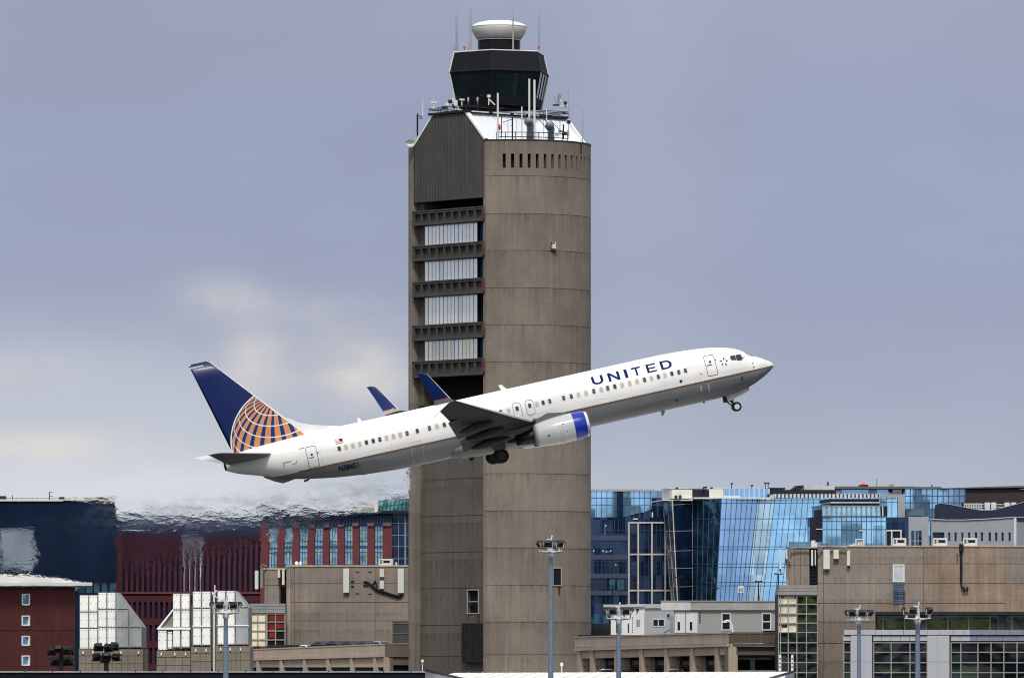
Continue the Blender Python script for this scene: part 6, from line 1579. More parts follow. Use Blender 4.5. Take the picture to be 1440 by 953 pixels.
mb = MB(); mb.smooth = True; mb.lathe(wd.pt(1223, 680.4, -6), [(.4, 0), (.5, .2), (.45, .6), (.1, .8)], 12); mb.build('beacon', M('beacon_red', (.9, .08, .08), .3, emit=((1, .12, .12), .8)), k4)
mb = MB(); wc.box(mb, 1243.5, 1277.5, 726.8, gpy(1560), -18, -.4); mb.build('navy_link', nav, k3); mb = MB(); wc.bars(mb, [1246, 1254, 1267], [745.5], 1244, 1268, 745, gpy(1560), .3, -.39, .0); mb.build('link_frame', offwhite, k3); mb = MB(); wc.box(mb, 1247, 1266.5, 748, gpy(1560), -.39, -.3); mb.build('link_pane', dkn, k3)
mb = MB(); wc.box(mb, 1277.7, 1306, 726, gpy(1560), -18, 0.); gw = mb.build('grey_wing', grp, k3); mb = MB(); wc.box(mb, 1281.5, 1296, 745.5, gpy(1560), .003, .05); mb.build('grey_wing_window', nav, gw); mb = MB(); wc.bars(mb, [1285.5, 1287.5, 1291], [760], 1281.5, 1296, 745.5, gpy(1560), .15, .052, .1); mb.build('frame', grp, gw)
# 5 navy block with a sagging roof line
we = Wall(1320, 1640, 1460, 1640)
k5 = bld('office_block', we, 1390, 'dark navy windowless block with a dipping roofline and rooftop machinery, at far right')
top = [(1321.5, 707.5), (1335, 709), (1350, 712), (1365, 715), (1380, 717.5), (1395, 717.5), (1410, 714), (1425, 710), (1440, 706), (1460, 703)]
mb = MB(); mb.prism([we.pt(x, y) for x, y in top]+[we.pt(1460, gpy(1640)), we.pt(1321.5, gpy(1640))], -we.n*20); mb.build('facade', M('far_slate', (.017, .025, .055), .6, var=.12, vs=.2), k5)
mb = MB(); 
for (a, b), (c, d) in zip(top[:-1], top[1:]): mb.hexa([we.pt(a, b, .1), we.pt(c, d, .1), we.pt(c, d, -.5), we.pt(a, b, -.5)], [we.pt(a, b-.9, .1), we.pt(c, d-.9, .1), we.pt(c, d-.9, -.5), we.pt(a, b-.9, -.5)])
mb.build('coping', grp, k5)
mb = MB(); we.box(mb, 1358, 1460, 704, 717, -16, -14); mb.build('roof_screen', dkn, k5)
mb = MB(); we.bars(mb, lin(1362, 1386, 10), [707, 710.5, 714], 1360, 1440, 705, 717, .22, -13.9, -13.6); mb.build('roof_grille', MATS['plant_pale'], k5)
mb = MB()
for x in (1389.5, 1398.5, 1417.5, 1427): we.box(mb, x, x+7, 704.5, 715, -13, -11)
mb.build('roof_plant', MATS['trailer_fascia_pale'], k5)
# 6 pale curved low block
wf_ = Wall(1304, 1500, 1430, 1490)
k6 = bld('low_office', wf_, 1367, 'pale grey low block with a slightly dished top and a row of narrow windows')
wx = [1333, 1342, 1351.5, 1361, 1370.5, 1379, 1390, 1399, 1408, 1418]
xs = [1309.5, 1311.5, 1328]; 
for x in wx: xs += [x, x+3.4]
xs += [1429]; xs = [1309.5]+[q_ for x in [1311.5]+wx for q_ in ((x, x+(16.5 if x == 1311.5 else 3.4)))]+[1429]
ys = [733, 748, 760.5, gpy(1495)]
mb = MB(); wf_.rel(mb, xs, ys, lambda i, j: .4 if (j == 1 and i % 2 == 1) else 0., lambda i, j: 1 if (j == 1 and i % 2 == 1) else 0)
mb.mi = 0
tp = [(1309.5, 730), (1330, 731), (1355, 731), (1380, 730), (1405, 728.5), (1429, 727)]
for (a, b), (c, d) in zip(tp[:-1], tp[1:]): mb.quad(wf_.pt(a, 733), wf_.pt(c, 733), wf_.pt(c, d), wf_.pt(a, b))
wf_.box(mb, 1309.5, 1429, 733.5, gpy(1495), -12, -.6); mb.build('facade', [grp, nav], k6)
mb = MB()
for (a, b), (c, d) in zip(tp[:-1], tp[1:]): mb.hexa([wf_.pt(a, b, .3), wf_.pt(c, d, .3), wf_.pt(c, d, -12), wf_.pt(a, b, -12)], [wf_.pt(a, b-.9, .3), wf_.pt(c, d-.9, .3), wf_.pt(c, d-.9, -12), wf_.pt(a, b-.9, -12)])
wf_.box(mb, 1426.5, 1429.6, 728, gpy(1495), .003, .3); mb.build('roof_edge', MATS['trailer_fascia_pale'], k6)
mb = MB(); wf_.box(mb, 1304, 1309.3, 733, gpy(1495), -12, -1.5); mb.build('dark_end', dkn, k6)
# ================================================================== MASTS, LAMPS, FOREGROUND, CARS
def flood(parent, c, az, tilt=55, s=1., dark=False):
    """one floodlight head: box housing, visor, glass and yoke"""
    R = Matrix.Rotation(az, 3, 'Z') @ Matrix.Rotation(R_(tilt), 3, 'X')
    c = Vector(c); mb = MB()
    q = [(-.30, -.22, -.05), (.30, -.22, -.05), (.30, .22, -.05), (-.30, .22, -.05)]; t = [(-.20, -.13, .24), (.20, -.13, .24), (.20, .13, .24), (-.20, .13, .24)]
    mb.hexa([c+R @ (Vector(p)*s) for p in q], [c+R @ (Vector(p)*s) for p in t])
    mb.hexa([c+R @ (Vector(p)*s) for p in ((-.33, .20, -.30), (.33, .20, -.30), (.33, .24, -.30), (-.33, .24, -.30))], [c+R @ (Vector(p)*s) for p in ((-.31, .20, .02), (.31, .20, .02), (.31, .24, .02), (-.31, .24, .02))])
    h = mb.build('floodlight', blackmetal if dark else darkmetal, parent, bevel=.02)
    mb = MB(); mb.quad(*[c+R @ (Vector(p)*s) for p in ((-.27, -.19, -.053), (.27, -.19, -.053), (.27, .19, -.053), (-.27, .19, -.053))]); mb.build('lens', M('lamp_lens', (.5, .52, .52), .1, metal=.3), h)
    mb = MB(); mb.rod(c+R @ Vector((-.33*s, 0, .1*s)), c+R @ Vector((-.33*s, 0, 0))-Vector((0, 0, .35*s)), .03*s, n=6); mb.rod(c+R @ Vector((-.33*s, 0, 0))-Vector((0, 0, .33*s)), c+R @ Vector((.33*s, 0, 0))-Vector((0, 0, .33*s)), .03*s, n=6); mb.rod(c+R @ Vector((.33*s, 0, .1*s)), c+R @ Vector((.33*s, 0, 0))-Vector((0, 0, .35*s)), .03*s, n=6); mb.build('yoke', darkmetal if dark else M('yoke_steel', (.55, .56, .56), .4, metal=.4), h)
def mast(px, ytop, Y, label, wpx=8., rw=42, nfl=6, flat=False, rot=0.3, base=0.):
    k = Y/F; top = P(px, ytop, Y); root = thing('floodlight_mast', (top.x, top.y, base), label, 'light mast', 'floodlight masts in front of the terminals')
    mb = MB(); mb.smooth = True; r = wpx*k/2
    mb.lathe((top.x, top.y, base), [(r*1.35, 0), (r*1.1, (top.z-base)*.5), (r*.8, top.z-base), (r*.8, top.z-base+.02)], 12); mb.build('pole', steel, root, autosmooth=True)
    rr = rw*k/2*.72; zc_ = top.z+.12
    mb = MB(); pts = [Vector((top.x+rr*math.cos(a), top.y+rr*math.sin(a), zc_)) for a in np.linspace(0, 2*math.pi, 25)]; mb.tube(pts, .032, 6)
    for a in np.linspace(0, 2*math.pi, 7)[:-1]:
        p = Vector((top.x+rr*math.cos(a+rot), top.y+rr*math.sin(a+rot), zc_)); mb.rod((top.x, top.y, zc_-.1), p, .04, n=6); mb.rod(p, p+Vector((0, 0, .22)), .05, n=6)
    mb.lathe((top.x, top.y, top.z-.25), [(r*.9, 0), (r*1.2, .12), (r*1.2, .34), (r*.8, .5), (r*.8, .95)], 12)
    mb.rod((top.x, top.y, top.z+.7), (top.x+.1, top.y, top.z+1.15), .05); mb.box((top.x-.16, top.y-.15, top.z+.75), (.25, .2, .35), .4); mb.build('head_ring', M('ring_steel', (.62, .64, .66), .4, metal=.25), root)
    for i in range(nfl):
        a = 2*math.pi*i/nfl+rot; c = Vector((top.x+rr*1.02*math.cos(a), top.y+rr*1.02*math.sin(a), zc_+.52)); flood(root, c, a-math.pi/2, -58 if not flat else -75, .84)
    return root
mast(774.5, 778, 432, 'tallest floodlight mast, blue grey pole in front of the control tower', 6.8, 44)
mast(870, 872, 436, 'floodlight mast standing before the small white trailer, right of the tower', 7.0, 46, rot=.05)
mast(1208, 874, 470, 'floodlight mast with a dense ring of lamps before the metal hall left pier', 6.2, 46, 8, rot=.2)
mast(1290.5, 872, 430, 'floodlight mast with wide spread lamps before the metal hall middle glazing', 7.6, 52, 5, rot=.55)
mast(317.5, 864, 425, 'floodlight mast with a row of flat lamps before the silver enclosures', 7.4, 50, 6, True, rot=.1)
def cluster(px, yt, yb_, Y, label, offs):
    k = Y/F; root = thing('floodlight_cluster', (P(px, HY, Y).x, Y, 0), label, 'light mast', 'short floodlight clusters behind the dark wall')
    mb = MB(); mb.rod((P(px, HY, Y).x, Y, 0), P(px, yt+4, Y), .28, .2, 10); mb.build('pole', blackmetal, root)
    mb = MB()
    for dy in (3, 17): mb.rod(P(px-13, yt+dy+4, Y), P(px+13, yt+dy+4, Y), .08, n=6)
    mb.rod(P(px, yt+22, Y), P(px, yt+2, Y), .16, n=8); mb.build('crossarm', darkmetal, root)
    for i, (dx, dy, az) in enumerate(offs): flood(root, P(px+dx, yt+dy, Y+random.uniform(-.8, .8)), az, random.uniform(-75, -45), 1.3, True)
    return root
cluster(86, 908, 944, 640, 'leftmost dark floodlight cluster, against the brick house', [(-14, 6, 3.6), (-4, 3, 3.1), (8, 5, 2.8), (15, 5, 2.3), (-10, 20, 3.8), (-3, 21, 3.3), (6, 20, 2.9), (13, 20, 2.4)])
cluster(149.5, 902, 944, 640, 'dark floodlight cluster in front of the sloping silver enclosure', [(-11, 6, 3.4), (11, 5, 3.0), (4, 7, 2.5), (-14, 20, 3.9), (0, 19, 3.2), (14, 20, 2.6), (-2, 22, 3.5)])
# small dark street lamps on the garage roof
def slamp(px, yt, yb_, Y, label, wid=9):
    b = P(px, yb_, Y); root = thing('street_lamp', b, label, 'street lamp', 'dark street lamps on the garage roof')
    mb = MB(); mb.rod(b, P(px, yt, Y), .1, .07, 8); mb.build('pole', blackmetal, root)
    mb = MB(); k = Y/F
    mb.rod(P(px-wid*.3, yt+.8, Y), P(px+wid*.3, yt+.8, Y), .06, n=6)
    for sgn in (-1, 1): mb.box(P(px+sgn*wid*.32, yt+.4, Y), (wid*k*.36, .35, .16)); 
    mb.build('lamp_head', blackmetal, root, bevel=.03); return root
slamp(861.5, 822.5, 893, 935, 'twin headed dark lamp seen above the small white trailer, leftmost on the garage roof', 11)
slamp(954.5, 810.5, 846, 895, 'twin headed dark lamp before the dark corner of the faceted glass office', 9)
slamp(1006, 826.5, 846, 895, 'short twin headed dark lamp where the teal and blue glass facets meet', 11)
slamp(1066.5, 816.5, 846, 895, 'flat topped dark lamp over the right end of the long trailer', 10)
slamp(1094.5, 806, 832, 885, 'flat topped dark lamp nearest the right terminal corner', 12)
Y = 897; sg = thing('roof_sign', P(1041.5, 846, Y), 'small white square sign on a thin post above the long trailer', 'sign')
mb = MB(); mb.rod(P(1040.3, 846, Y), P(1040.3, 823, Y), .05, n=6); mb.build('post', darkmetal, sg); mb = MB(); mb.box(P(1041.8, 828, Y-.1), (.72, .06, .85)); mb.build('plate', offwhite, sg); mb = MB()
for dx in (-1.2, 2): mb.box(P(1041.5+dx, 829, Y-.14), (.13, .02, .42))
mb.build('marks', blackmetal, sg)
# --- dark flat roof wall at lower left, white low roof in the middle
w20 = Wall(-120, 612, 598, 600)
dw = bld('dark_shed', w20, 240, 'long low dark shed with a pale coping across the lower left foreground', 'building')
mb = MB(); w20.box(mb, -120, 597.5, 945.0, gpy(606), -1.2, 0.); mb.build('wall', M('shed_dark', (.011, .012, .018), .9, spec=.05, var=.2), dw)
mb = MB()
xs = [-120]+[36+77.5*k/2 for k in range(15)]+[598]
for a, b in zip(xs[:-1], xs[1:]): w20.box(mb, a+.25, b-.25, 942.9, 944.9, -1.4, .12)
mb.build('coping', M('coping_pale', (.30, .33, .36), .5, var=.15, vs=.5), dw)
for x in xs[1:-1]:
    mb = MB(); w20.box(mb, x-.8, x+.8, 942, 943.4, -.3, .16); mb.build('coping_clip', darkmetal, dw)
cr = thing('white_roof_hall', Vector((P(850, HY, 540).x, 540, 0)), 'low hall with a broad white roof filling the bottom middle of the view', 'building')
wt = M('membrane_white', (.72, .70, .66), .6, var=.06, vs=.3)
mb = MB()
def roofpt(px, Y, y): return P(px, y, Y)
far_, near_ = 575, 480
mb.hexa([P(640, 946.0, far_), P(1110, 944.3, far_), P(1095, 962.5, near_), P(560, 962.5, near_)], [P(640, 945.4, far_), P(1110, 943.7, far_), P(1095, 961.5, near_), P(560, 961.5, near_)]); mb.build('roof', wt, cr)
mb = MB(); 
for k in range(1, 24):
    t = k/24; a = P(640, 945.3, far_).lerp(P(1110, 943.6, far_), t); b = P(560, 961.4, near_).lerp(P(1095, 961.4, near_), t); mb.rod(a, b, .035, n=4)
mb.build('roof_ribs', M('rib_grey', (.71, .69, .65), .6), cr)
mb = MB()
for a, b, Y0, Y1, s_ in (((597.5, 940.6), (668, 957), 520, 482, 1), ((1117, 942.5), (1068, 957), 560, 490, -1)):
    p0, p1 = P(a[0], a[1], Y0), P(b[0], b[1], Y1); u_ = Vector((0, 0, .13)); v_ = Vector((0, .5, 0))
    mb.hexa([p0-u_, p1-u_, p1-u_+v_, p0-u_+v_], [p0+u_*.4, p1+u_*.4, p1+u_*.4+v_, p0+u_*.4+v_])
mb.build('fascia', blackmetal, cr)
mb = MB()
for a, b, Y0, Y1 in (((597.8, 941.6), (668, 958), 520.2, 482.2), ((1117, 943.5), (1068, 958), 560.2, 490.2)):
    p0, p1 = P(a[0], a[1], Y0), P(b[0], b[1], Y1); mb.quad(p0, p1, Vector((p1.x, p1.y, 0)), Vector((p0.x, p0.y, 0)))
p0, p1 = P(598, 941, 521), P(1110, 944.5, 574); mb.quad(P(640, 946, far_), P(1110, 944.3, far_), Vector((P(1110, 0, far_).x, far_, 0)), Vector((P(640, 0, far_).x, far_, 0)))
mb.build('wall', M('hall_wall', (.36, .36, .38), .6, var=.06), cr)
# two little lamps on the roofs
for px, y0, y1, Y, lb in ((594, 944, 929.5, 606, 'small post with a white bulb at the end of the dark shed coping'), (789.8, 945, 934, 574, 'small post with a white bulb on the white roof beside the tallest mast')):
    mb = MB(); mb.rod(P(px, y0, Y), P(px, y1, Y), .05, n=6); mb.lathe(P(px, y1+1.2, Y), [(.06, -.1), (.13, 0), (.13, .15), (.05, .25)], 10); o = mb.build('roof_lamp', offwhite); tag(o, lb, 'lamp', 'small bulb lamps on the low roofs')
# cars on the left deck and in the right garage
def car(loc, rz, col, label, group):
    root = thing('parked_car', loc, label, 'car', group); root.rotation_euler = (0, 0, rz)
    mb = MB(); W_ = .88; prof = [(-2.2, .35), (-2.25, .7), (-2.1, .92), (-1.55, 1.0), (-.95, 1.42), (.35, 1.45), (1.15, 1.0), (2.0, .86), (2.25, .6), (2.2, .32)]
    rg = [[Vector((x, y*(1 if z < 1.02 else .80), z)) for x, z in prof] for y in (-W_, -W_*.6, W_*.6, W_)]
    mb.rings([[Vector((x, s*W_*(1 if z < 1.02 else .78), z)) for x, z in prof] for s in (-1, 1)]); b = mb.build('body', col, root, local=True, bevel=.06)
    mb = MB()
    for s in (-1, 1): mb.add([Vector((x, s*(.885*(1 if z < 1.05 else .80)+.0), z)) for x, z in ((-1.4, 1.04), (-.9, 1.36), (.3, 1.38), (.95, 1.04))], [(0, 1, 2, 3)])
    mb.add([Vector((1.12, -.7, 1.04)), Vector((1.12, .7, 1.04)), Vector((.42, .62, 1.41)), Vector((.42, -.62, 1.41))], [(0, 1, 2, 3)]); mb.add([Vector((-1.54, -.7, 1.05)), Vector((-1.54, .7, 1.05)), Vector((-1.0, .62, 1.40)), Vector((-1.0, -.62, 1.40))], [(0, 1, 2, 3)])
    mb.build('windows', M('car_glass', (.012, .014, .018), .15), root, local=True)
    for x in (-1.4, 1.4):
        for s in (-1, 1):
            mb = MB(); mb.rod((x, s*.72, .33), (x, s*.92, .33), .33, n=18); wl = mb.build('wheel', tyre, root, local=True)
            mb = MB(); mb.rod((x, s*.921, .33), (x, s*.935, .33), .2, n=14); mb.build('rim', rim, wl, local=True)
    return root
carw, carb, cars_, carr = M('car_white', (.7, .7, .7), .25, var=.03, coat=.6), M('car_black', (.012, .013, .016), .2, var=.05, coat=.7), M('car_silver', (.32, .33, .35), .25, metal=.4, var=.03, coat=.5), M('car_red', (.22, .02, .025), .25, var=.03, coat=.5)
def deckcar(px, ytop, col, label, dd=-2.0, rz=None):
    p = w8.pt(px, ytop, dd); p.z -= 1.62
    car(p, math.atan2(w8.d.y, w8.d.x)+(rz or 0), col, label, 'cars on the left deck')
for a in ((416, 904.2, carw, 'white car at the left end of the row on the curved deck'), (437, 898.5, carb, 'black car directly right of the white one on the curved deck'), (457, 897.8, carb, 'black car third from the left on the curved deck'), (478, 898, carb, 'black car fourth from the left on the curved deck'), (499, 898.2, MATS['car_black'], 'black car fifth from the left on the curved deck'), (519, 898.8, cars_, 'grey car at the right end of the deck row near the tower')): deckcar(*a)
p = w8.pt(440, 905, -6)
mb = MB(); w8.box(mb, 385, 541, 911.5, 913, -4, -.4); mb.build('deck_slab', conc_lt, dkL)
for px, yb_, col, lb in ((857, 945.5, carw, 'white car inside the second garage opening from the left'), (887, 945.5, carb, 'black car inside the third garage opening'), (955, 945.5, cars_, 'silver car inside the garage beside the red post')):
    p = w9.pt(px-12, 940, -1.3); p.z -= 1.4; car(p, math.atan2(w9.d.y, w9.d.x)+.8, col, lb, 'cars inside the garage')
mb = MB(); pp = w9.pt(945, 937, -1.0); mb.rod(pp+Vector((0, 0, -1)), pp+Vector((0, 0, .9)), .14, n=8); mb.box(pp+Vector((0, 0, .95)), (.45, .2, .2)); o = mb.build('red_post', M('post_red', (.16, .015, .012), .6)); tag(o, 'red post inside the garage opening beside a silver car', 'post')
# ================================================================== JET EXHAUST SHIMMER, GROUND, SKY, LIGHT, CAMERA
# hot exhaust: a sheet of disturbed air trailing behind the engines that bends what is seen through it
mb = MB(); mb.smooth = True
cl = [(660, 647, 15), (630, 655, 21), (600, 663, 27), (560, 675, 34), (520, 685, 40), (480, 694, 46), (380, 716, 62), (270, 738, 72), (195, 745, 80), (140, 752, 78), (85, 768, 62), (20, 781, 47), (-140, 782, 46)]
rings_ = []; N = 48
front_, back_ = [], []
for i, (x, y, r) in enumerate(cl):
    front_.append([P(x, y-r+2*r*k/N, 505) for k in range(N+1)]); back_.append([p+Vector((0, .25, 0)) for p in front_[-1]])
rings_ = front_
nv = N+1
# columns run top to bottom and leftwards: wind the near sheet towards the viewer and the far sheet away from him
for sheet, flip in ((front_, False), (back_, True)):
    fs_ = []
    for i in range(len(cl)-1):
        for k in range(N):
            q_ = (i*nv+k, (i+1)*nv+k, (i+1)*nv+k+1, i*nv+k+1); fs_.append(q_[::-1] if flip else q_)
    mb.add([p for r_ in sheet for p in r_], fs_)
m, n, l, b = nt('hot_air'); n.remove(b)
out = n['Material Output']
tc = node(n, 'ShaderNodeTexCoord')
vc = node(n, 'ShaderNodeAttribute', attribute_name='fade')
rf_ = node(n, 'ShaderNodeBsdfRefraction', i_IOR=1.03, i_Roughness=0.0); rf_.inputs['Color'].default_value = (1, 1, 1, 1)
n1 = node(n, 'ShaderNodeTexNoise', i_Scale=1.1, i_Detail=4., i_Roughness=.58); n2 = node(n, 'ShaderNodeTexNoise', i_Scale=3.6, i_Detail=3., i_Roughness=.6)
mp = node(n, 'ShaderNodeMapping'); mp.inputs['Scale'].default_value = (.75, 1, 1.5); l.new(tc.outputs['Object'], mp.inputs[0])
l.new(mp.outputs[0], n1.inputs['Vector']); l.new(mp.outputs[0], n2.inputs['Vector'])
ad = node(n, 'ShaderNodeMath', operation='MULTIPLY_ADD', i_1=.12); l.new(n2.outputs['Fac'], ad.inputs[0]); l.new(n1.outputs['Fac'], ad.inputs[2])
mu = node(n, 'ShaderNodeMath', operation='MULTIPLY'); l.new(ad.outputs[0], mu.inputs[0]); l.new(vc.outputs['Fac'], mu.inputs[1])
bp = node(n, 'ShaderNodeBump', i_Strength=1.0, i_Distance=.044); l.new(mu.outputs[0], bp.inputs['Height']); l.new(bp.outputs[0], rf_.inputs['Normal'])
# pale haze painted in along the rooflines as a whitish smear
hz = node(n, 'ShaderNodeBsdfTranslucent'); hz.inputs['Color'].default_value = (.62, .65, .70, 1)
mx = node(n, 'ShaderNodeMixShader'); vh = node(n, 'ShaderNodeAttribute', attribute_name='pale_haze')
m1 = node(n, 'ShaderNodeMapRange', i_1=.38, i_2=.72, i_3=.05, i_4=.75); l.new(n1.outputs['Fac'], m1.inputs[0])
mr = node(n, 'ShaderNodeMath', operation='MULTIPLY'); l.new(m1.outputs[0], mr.inputs[0]); l.new(vh.outputs['Fac'], mr.inputs[1])
l.new(mr.outputs[0], mx.inputs[0]); l.new(rf_.outputs[0], mx.inputs[1]); l.new(hz.outputs[0], mx.inputs[2]); l.new(mx.outputs[0], out.inputs['Surface'])
ex = mb.build('exhaust_plume', m, keep=True); print('PLUME_N', ex.data.polygons[0].normal, ex.data.polygons[-1].normal); tag(ex, 'shimmering hot jet exhaust trailing behind the airliner over the left buildings', 'exhaust plume', kind='stuff')
me = ex.data; at = me.attributes.new('fade', 'FLOAT', 'POINT')
at2 = me.attributes.new('pale_haze', 'FLOAT', 'POINT')
lookup, look2 = {}, {}
x_of = [c[0] for c in cl]
for i, r in enumerate(rings_):
    for k, p in enumerate(r):
        fk = math.sin(math.pi*k/N)**1.3; fi = float(np.interp(x_of[i], [0, 560, 610, 650], [1, 1, .35, 0]))
        key = (round(p.x, 3), round(p.y, 3), round(p.z, 3)); lookup[key] = fk*fi
        pyv = HY-(p.z-EYE)*F/p.y; pxv = CX+p.x*F/p.y
        wx = min(1., max(.03, (pxv-120)/120.)) if pxv < 520 else max(0., (600-pxv)/80.)
        look2[key] = .85*wx*math.exp(-((pyv-float(np.interp(pxv, [200, 320, 420, 520], [722, 718, 706, 690])))/20.)**2)*min(1., fk*1.6)
for v in me.vertices:
    kk = (round(v.co.x, 3), round(v.co.y, 3), round(v.co.z, 3)); at2.data[v.index].value = look2.get(kk, 0.)
    at.data[v.index].value = lookup.get(kk, 0.)
# ground sheet
mb = MB(); mb.quad((-14000, -6000, 0), (14000, -6000, 0), (14000, 16000, 0), (-14000, 16000, 0)); gnd = mb.build('ground', M('ground_tarmac', (.03, .03, .03), .95, spec=.02, var=.25, vs=.02)); tag(gnd, kind='structure')
# sky
wd_ = bpy.data.worlds.new('World'); SC.world = wd_; wd_.use_nodes = True
n = wd_.node_tree.nodes; l = wd_.node_tree.links; bgn = n['Background']; wo = n['World Output']
SUN = Vector((-.02, -.60, .79)).normalized()
sky = node(n, 'ShaderNodeTexSky', sky_type='NISHITA', sun_disc=False); sky.sun_elevation = math.asin(SUN.z); sky.sun_rotation = math.atan2(SUN.x, SUN.y) % (2*math.pi); sky.dust_density = 1.5
bgn.inputs['Strength'].default_value = .1; l.new(sky.outputs[0], bgn.inputs['Color'])
tc = node(n, 'ShaderNodeTexCoord'); sp = node(n, 'ShaderNodeSeparateXYZ'); l.new(tc.outputs['Generated'], sp.inputs[0])
def mth(op, a, b=None, c=None):
    x = node(n, 'ShaderNodeMath', operation=op)
    for i, v in enumerate((a, b, c)):
        if v is None: continue
        if isinstance(v, (int, float)): x.inputs[i].default_value = v
        else: l.new(v, x.inputs[i])
    return x.outputs[0]
def ramp_(fac, stops):
    r = node(n, 'ShaderNodeValToRGB'); e = r.color_ramp.elements
    for k, (p, c) in enumerate(stops):
        if k < 2: e[k].position = p; e[k].color = rgb(c)
        else: q_ = e.new(p); q_.color = rgb(c)
    l.new(fac, r.inputs[0]); return r.outputs[0]
def mixc(f, a, b):
    x = node(n, 'ShaderNodeMix', data_type='RGBA'); 
    if isinstance(f, (int, float)): x.inputs[0].default_value = f
    else: l.new(f, x.inputs[0])
    for i, v in ((6, a), (7, b)):
        if isinstance(v, tuple): x.inputs[i].default_value = rgb(v)
        else: l.new(v, x.inputs[i])
    return x.outputs[2]
X_, Y_, Z_ = sp.outputs
# cloud deck over the whole dome: grey lilac low, whiter high up
el = mth('DIVIDE', Z_, 1.0)
deck = ramp_(el, [(0.0, (.46, .50, .585)), (.030, (.40, .44, .55)), (.052, (.328, .370, .503)), (.078, (.322, .362, .498)), (.10, (.345, .382, .51)), (.25, (.50, .54, .64)), (.6, (.80, .83, .90)), (1., (.9, .93, 1.0))])
def nz(scale, sx, sy, sz, det=5, rough=.55):
    mp = node(n, 'ShaderNodeMapping'); mp.inputs['Scale'].default_value = (sx, sy, sz); l.new(tc.outputs['Generated'], mp.inputs[0])
    t = node(n, 'ShaderNodeTexNoise', i_Scale=scale, i_Detail=det, i_Roughness=rough); l.new(mp.outputs[0], t.inputs['Vector']); return t.outputs['Fac']
soft = nz(9., 1, 1, 2.6, 4); fine_ = nz(38., 1, 1, 2.2, 5)
v = mth('MULTIPLY_ADD', soft, .30, .85); v = mth('MULTIPLY', v, mth('MULTIPLY_ADD', fine_, .10, .95))
def sca(col, f):
    x = node(n, 'ShaderNodeVectorMath', operation='SCALE'); l.new(col, x.inputs[0]); l.new(f, x.inputs['Scale']); return x.outputs[0]
side = node(n, 'ShaderNodeMapRange', i_1=.15, i_2=.75, i_3=1., i_4=1.45); l.new(X_, side.inputs[0])  # added fill: sky raised on the unseen right to brighten the pylon flank
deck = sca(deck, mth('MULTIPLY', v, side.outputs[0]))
# brighter cumulus tops low in the north-west of the dome
def blob(px, py, rx, ry):
    cx, cz = (px-CX)/F, (HY-py)/F
    ax = mth('DIVIDE', mth('SUBTRACT', X_, cx), rx/F); az = mth('DIVIDE', mth('SUBTRACT', Z_, cz), ry/F)
    d = mth('ADD', mth('MULTIPLY', ax, ax), mth('MULTIPLY', az, az)); return mth('EXPONENT', mth('MULTIPLY', d, -1.))
front = mth('GREATER_THAN', Y_, 0.)
def group(items):
    p_ = None
    for a_, w_ in items:
        q_ = mth('MULTIPLY', blob(*a_), w_); p_ = q_ if p_ is None else mth('ADD', p_, q_)
    return mth('MULTIPLY', p_, front)
veil = group((((230, 705, 480, 66), .78), ((110, 585, 340, 115), .50), ((900, 560, 120, 160), .10), ((1160, 700, 330, 60), .16), ((900, 150, 110, 300), .10)))
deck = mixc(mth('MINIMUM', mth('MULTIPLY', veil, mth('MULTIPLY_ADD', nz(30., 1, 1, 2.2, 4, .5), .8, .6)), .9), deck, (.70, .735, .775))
cream = group((((320, 418, 62, 28), .55), ((70, 630, 115, 24), .85), ((505, 525, 85, 48), .75), ((360, 510, 42, 45), .6), ((20, 520, 110, 34), .22), ((470, 440, 120, 30), .18)))
wisp = mth('MINIMUM', mth('MULTIPLY', cream, mth('MAXIMUM', mth('MULTIPLY_ADD', nz(60., 1, 1, 2.0, 6, .58), 2.6, -.4), .2)), .9)
deck = mixc(wisp, deck, (.74, .705, .67))
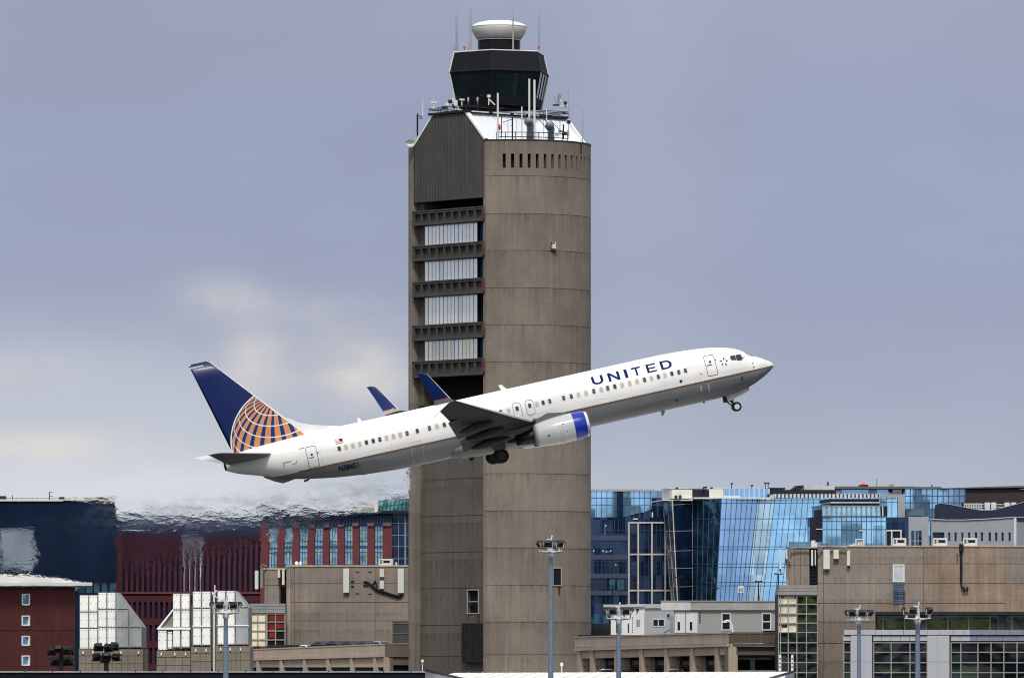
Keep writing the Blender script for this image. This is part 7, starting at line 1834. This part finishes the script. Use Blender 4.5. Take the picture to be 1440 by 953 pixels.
# the half behind the camera has blue gaps (Nishita sky) between sunlit clouds
back = mth('MULTIPLY_ADD', Y_, -1.6, .35); cl_ = node(n, 'ShaderNodeClamp'); l.new(back, cl_.inputs[0]); back = cl_.outputs[0]
gaps = ramp_(nz(7., 1, 1, 3.5, 6, .6), [(.44, (0, 0, 0)), (.55, (1, 1, 1))])
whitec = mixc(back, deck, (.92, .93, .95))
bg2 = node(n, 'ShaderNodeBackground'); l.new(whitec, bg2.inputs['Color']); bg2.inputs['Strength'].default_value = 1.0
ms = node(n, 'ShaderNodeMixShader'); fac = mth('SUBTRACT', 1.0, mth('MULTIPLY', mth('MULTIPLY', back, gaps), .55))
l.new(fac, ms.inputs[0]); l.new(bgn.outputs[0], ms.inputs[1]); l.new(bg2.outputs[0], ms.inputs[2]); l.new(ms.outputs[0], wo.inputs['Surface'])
# a skein of birds far off
for k in range(11):
    bx, by = 124+k*5.2+random.uniform(-1, 1), 182+k*.35+random.uniform(-.8, .8)
    mb = MB(); c = P(bx, by, 4200); w_ = .75; f_ = random.uniform(-.15, .35)
    mb.add([c+Vector((-w_, 0, f_)), c+Vector((0, -.12, 0)), c+Vector((w_, 0, f_)), c+Vector((0, .25, -.04)), c+Vector((0, 0, -.14))], [(0, 1, 4, 3), (1, 2, 3, 4), (0, 3, 1), (1, 3, 2)])
    tag(mb.build('bird', M('bird_grey', (.12, .12, .13), .8)), 'tiny dark bird in a distant skein high in the left sky', 'bird', 'birds flying in a skein')
# sun through thin cloud
sd_ = bpy.data.lights.new('sun', 'SUN'); sd_.energy = 3.0; sd_.angle = R_(12); sd_.color = (1, .95, .87)
so = bpy.data.objects.new('sun', sd_); COL.objects.link(so); so.rotation_euler = SUN.to_track_quat('Z', 'Y').to_euler(); so.location = (0, 0, 200)
# camera
cd = bpy.data.cameras.new('camera'); cam_ = bpy.data.objects.new('camera', cd); COL.objects.link(cam_)
cam_.location = (0, 0, EYE); cam_.rotation_euler = (R_(90), 0, 0)
cd.sensor_width = 36; cd.lens = 36*F/1440; cd.shift_y = (HY-476.5)/1440; cd.clip_start = 1; cd.clip_end = 30000
SC.camera = cam_
SC.cycles.pixel_filter_type = 'BLACKMAN_HARRIS'; SC.cycles.filter_width = 1.05
SC.view_settings.view_transform = 'Standard'; SC.view_settings.look = 'None'; SC.view_settings.exposure = 0; SC.view_settings.gamma = 1
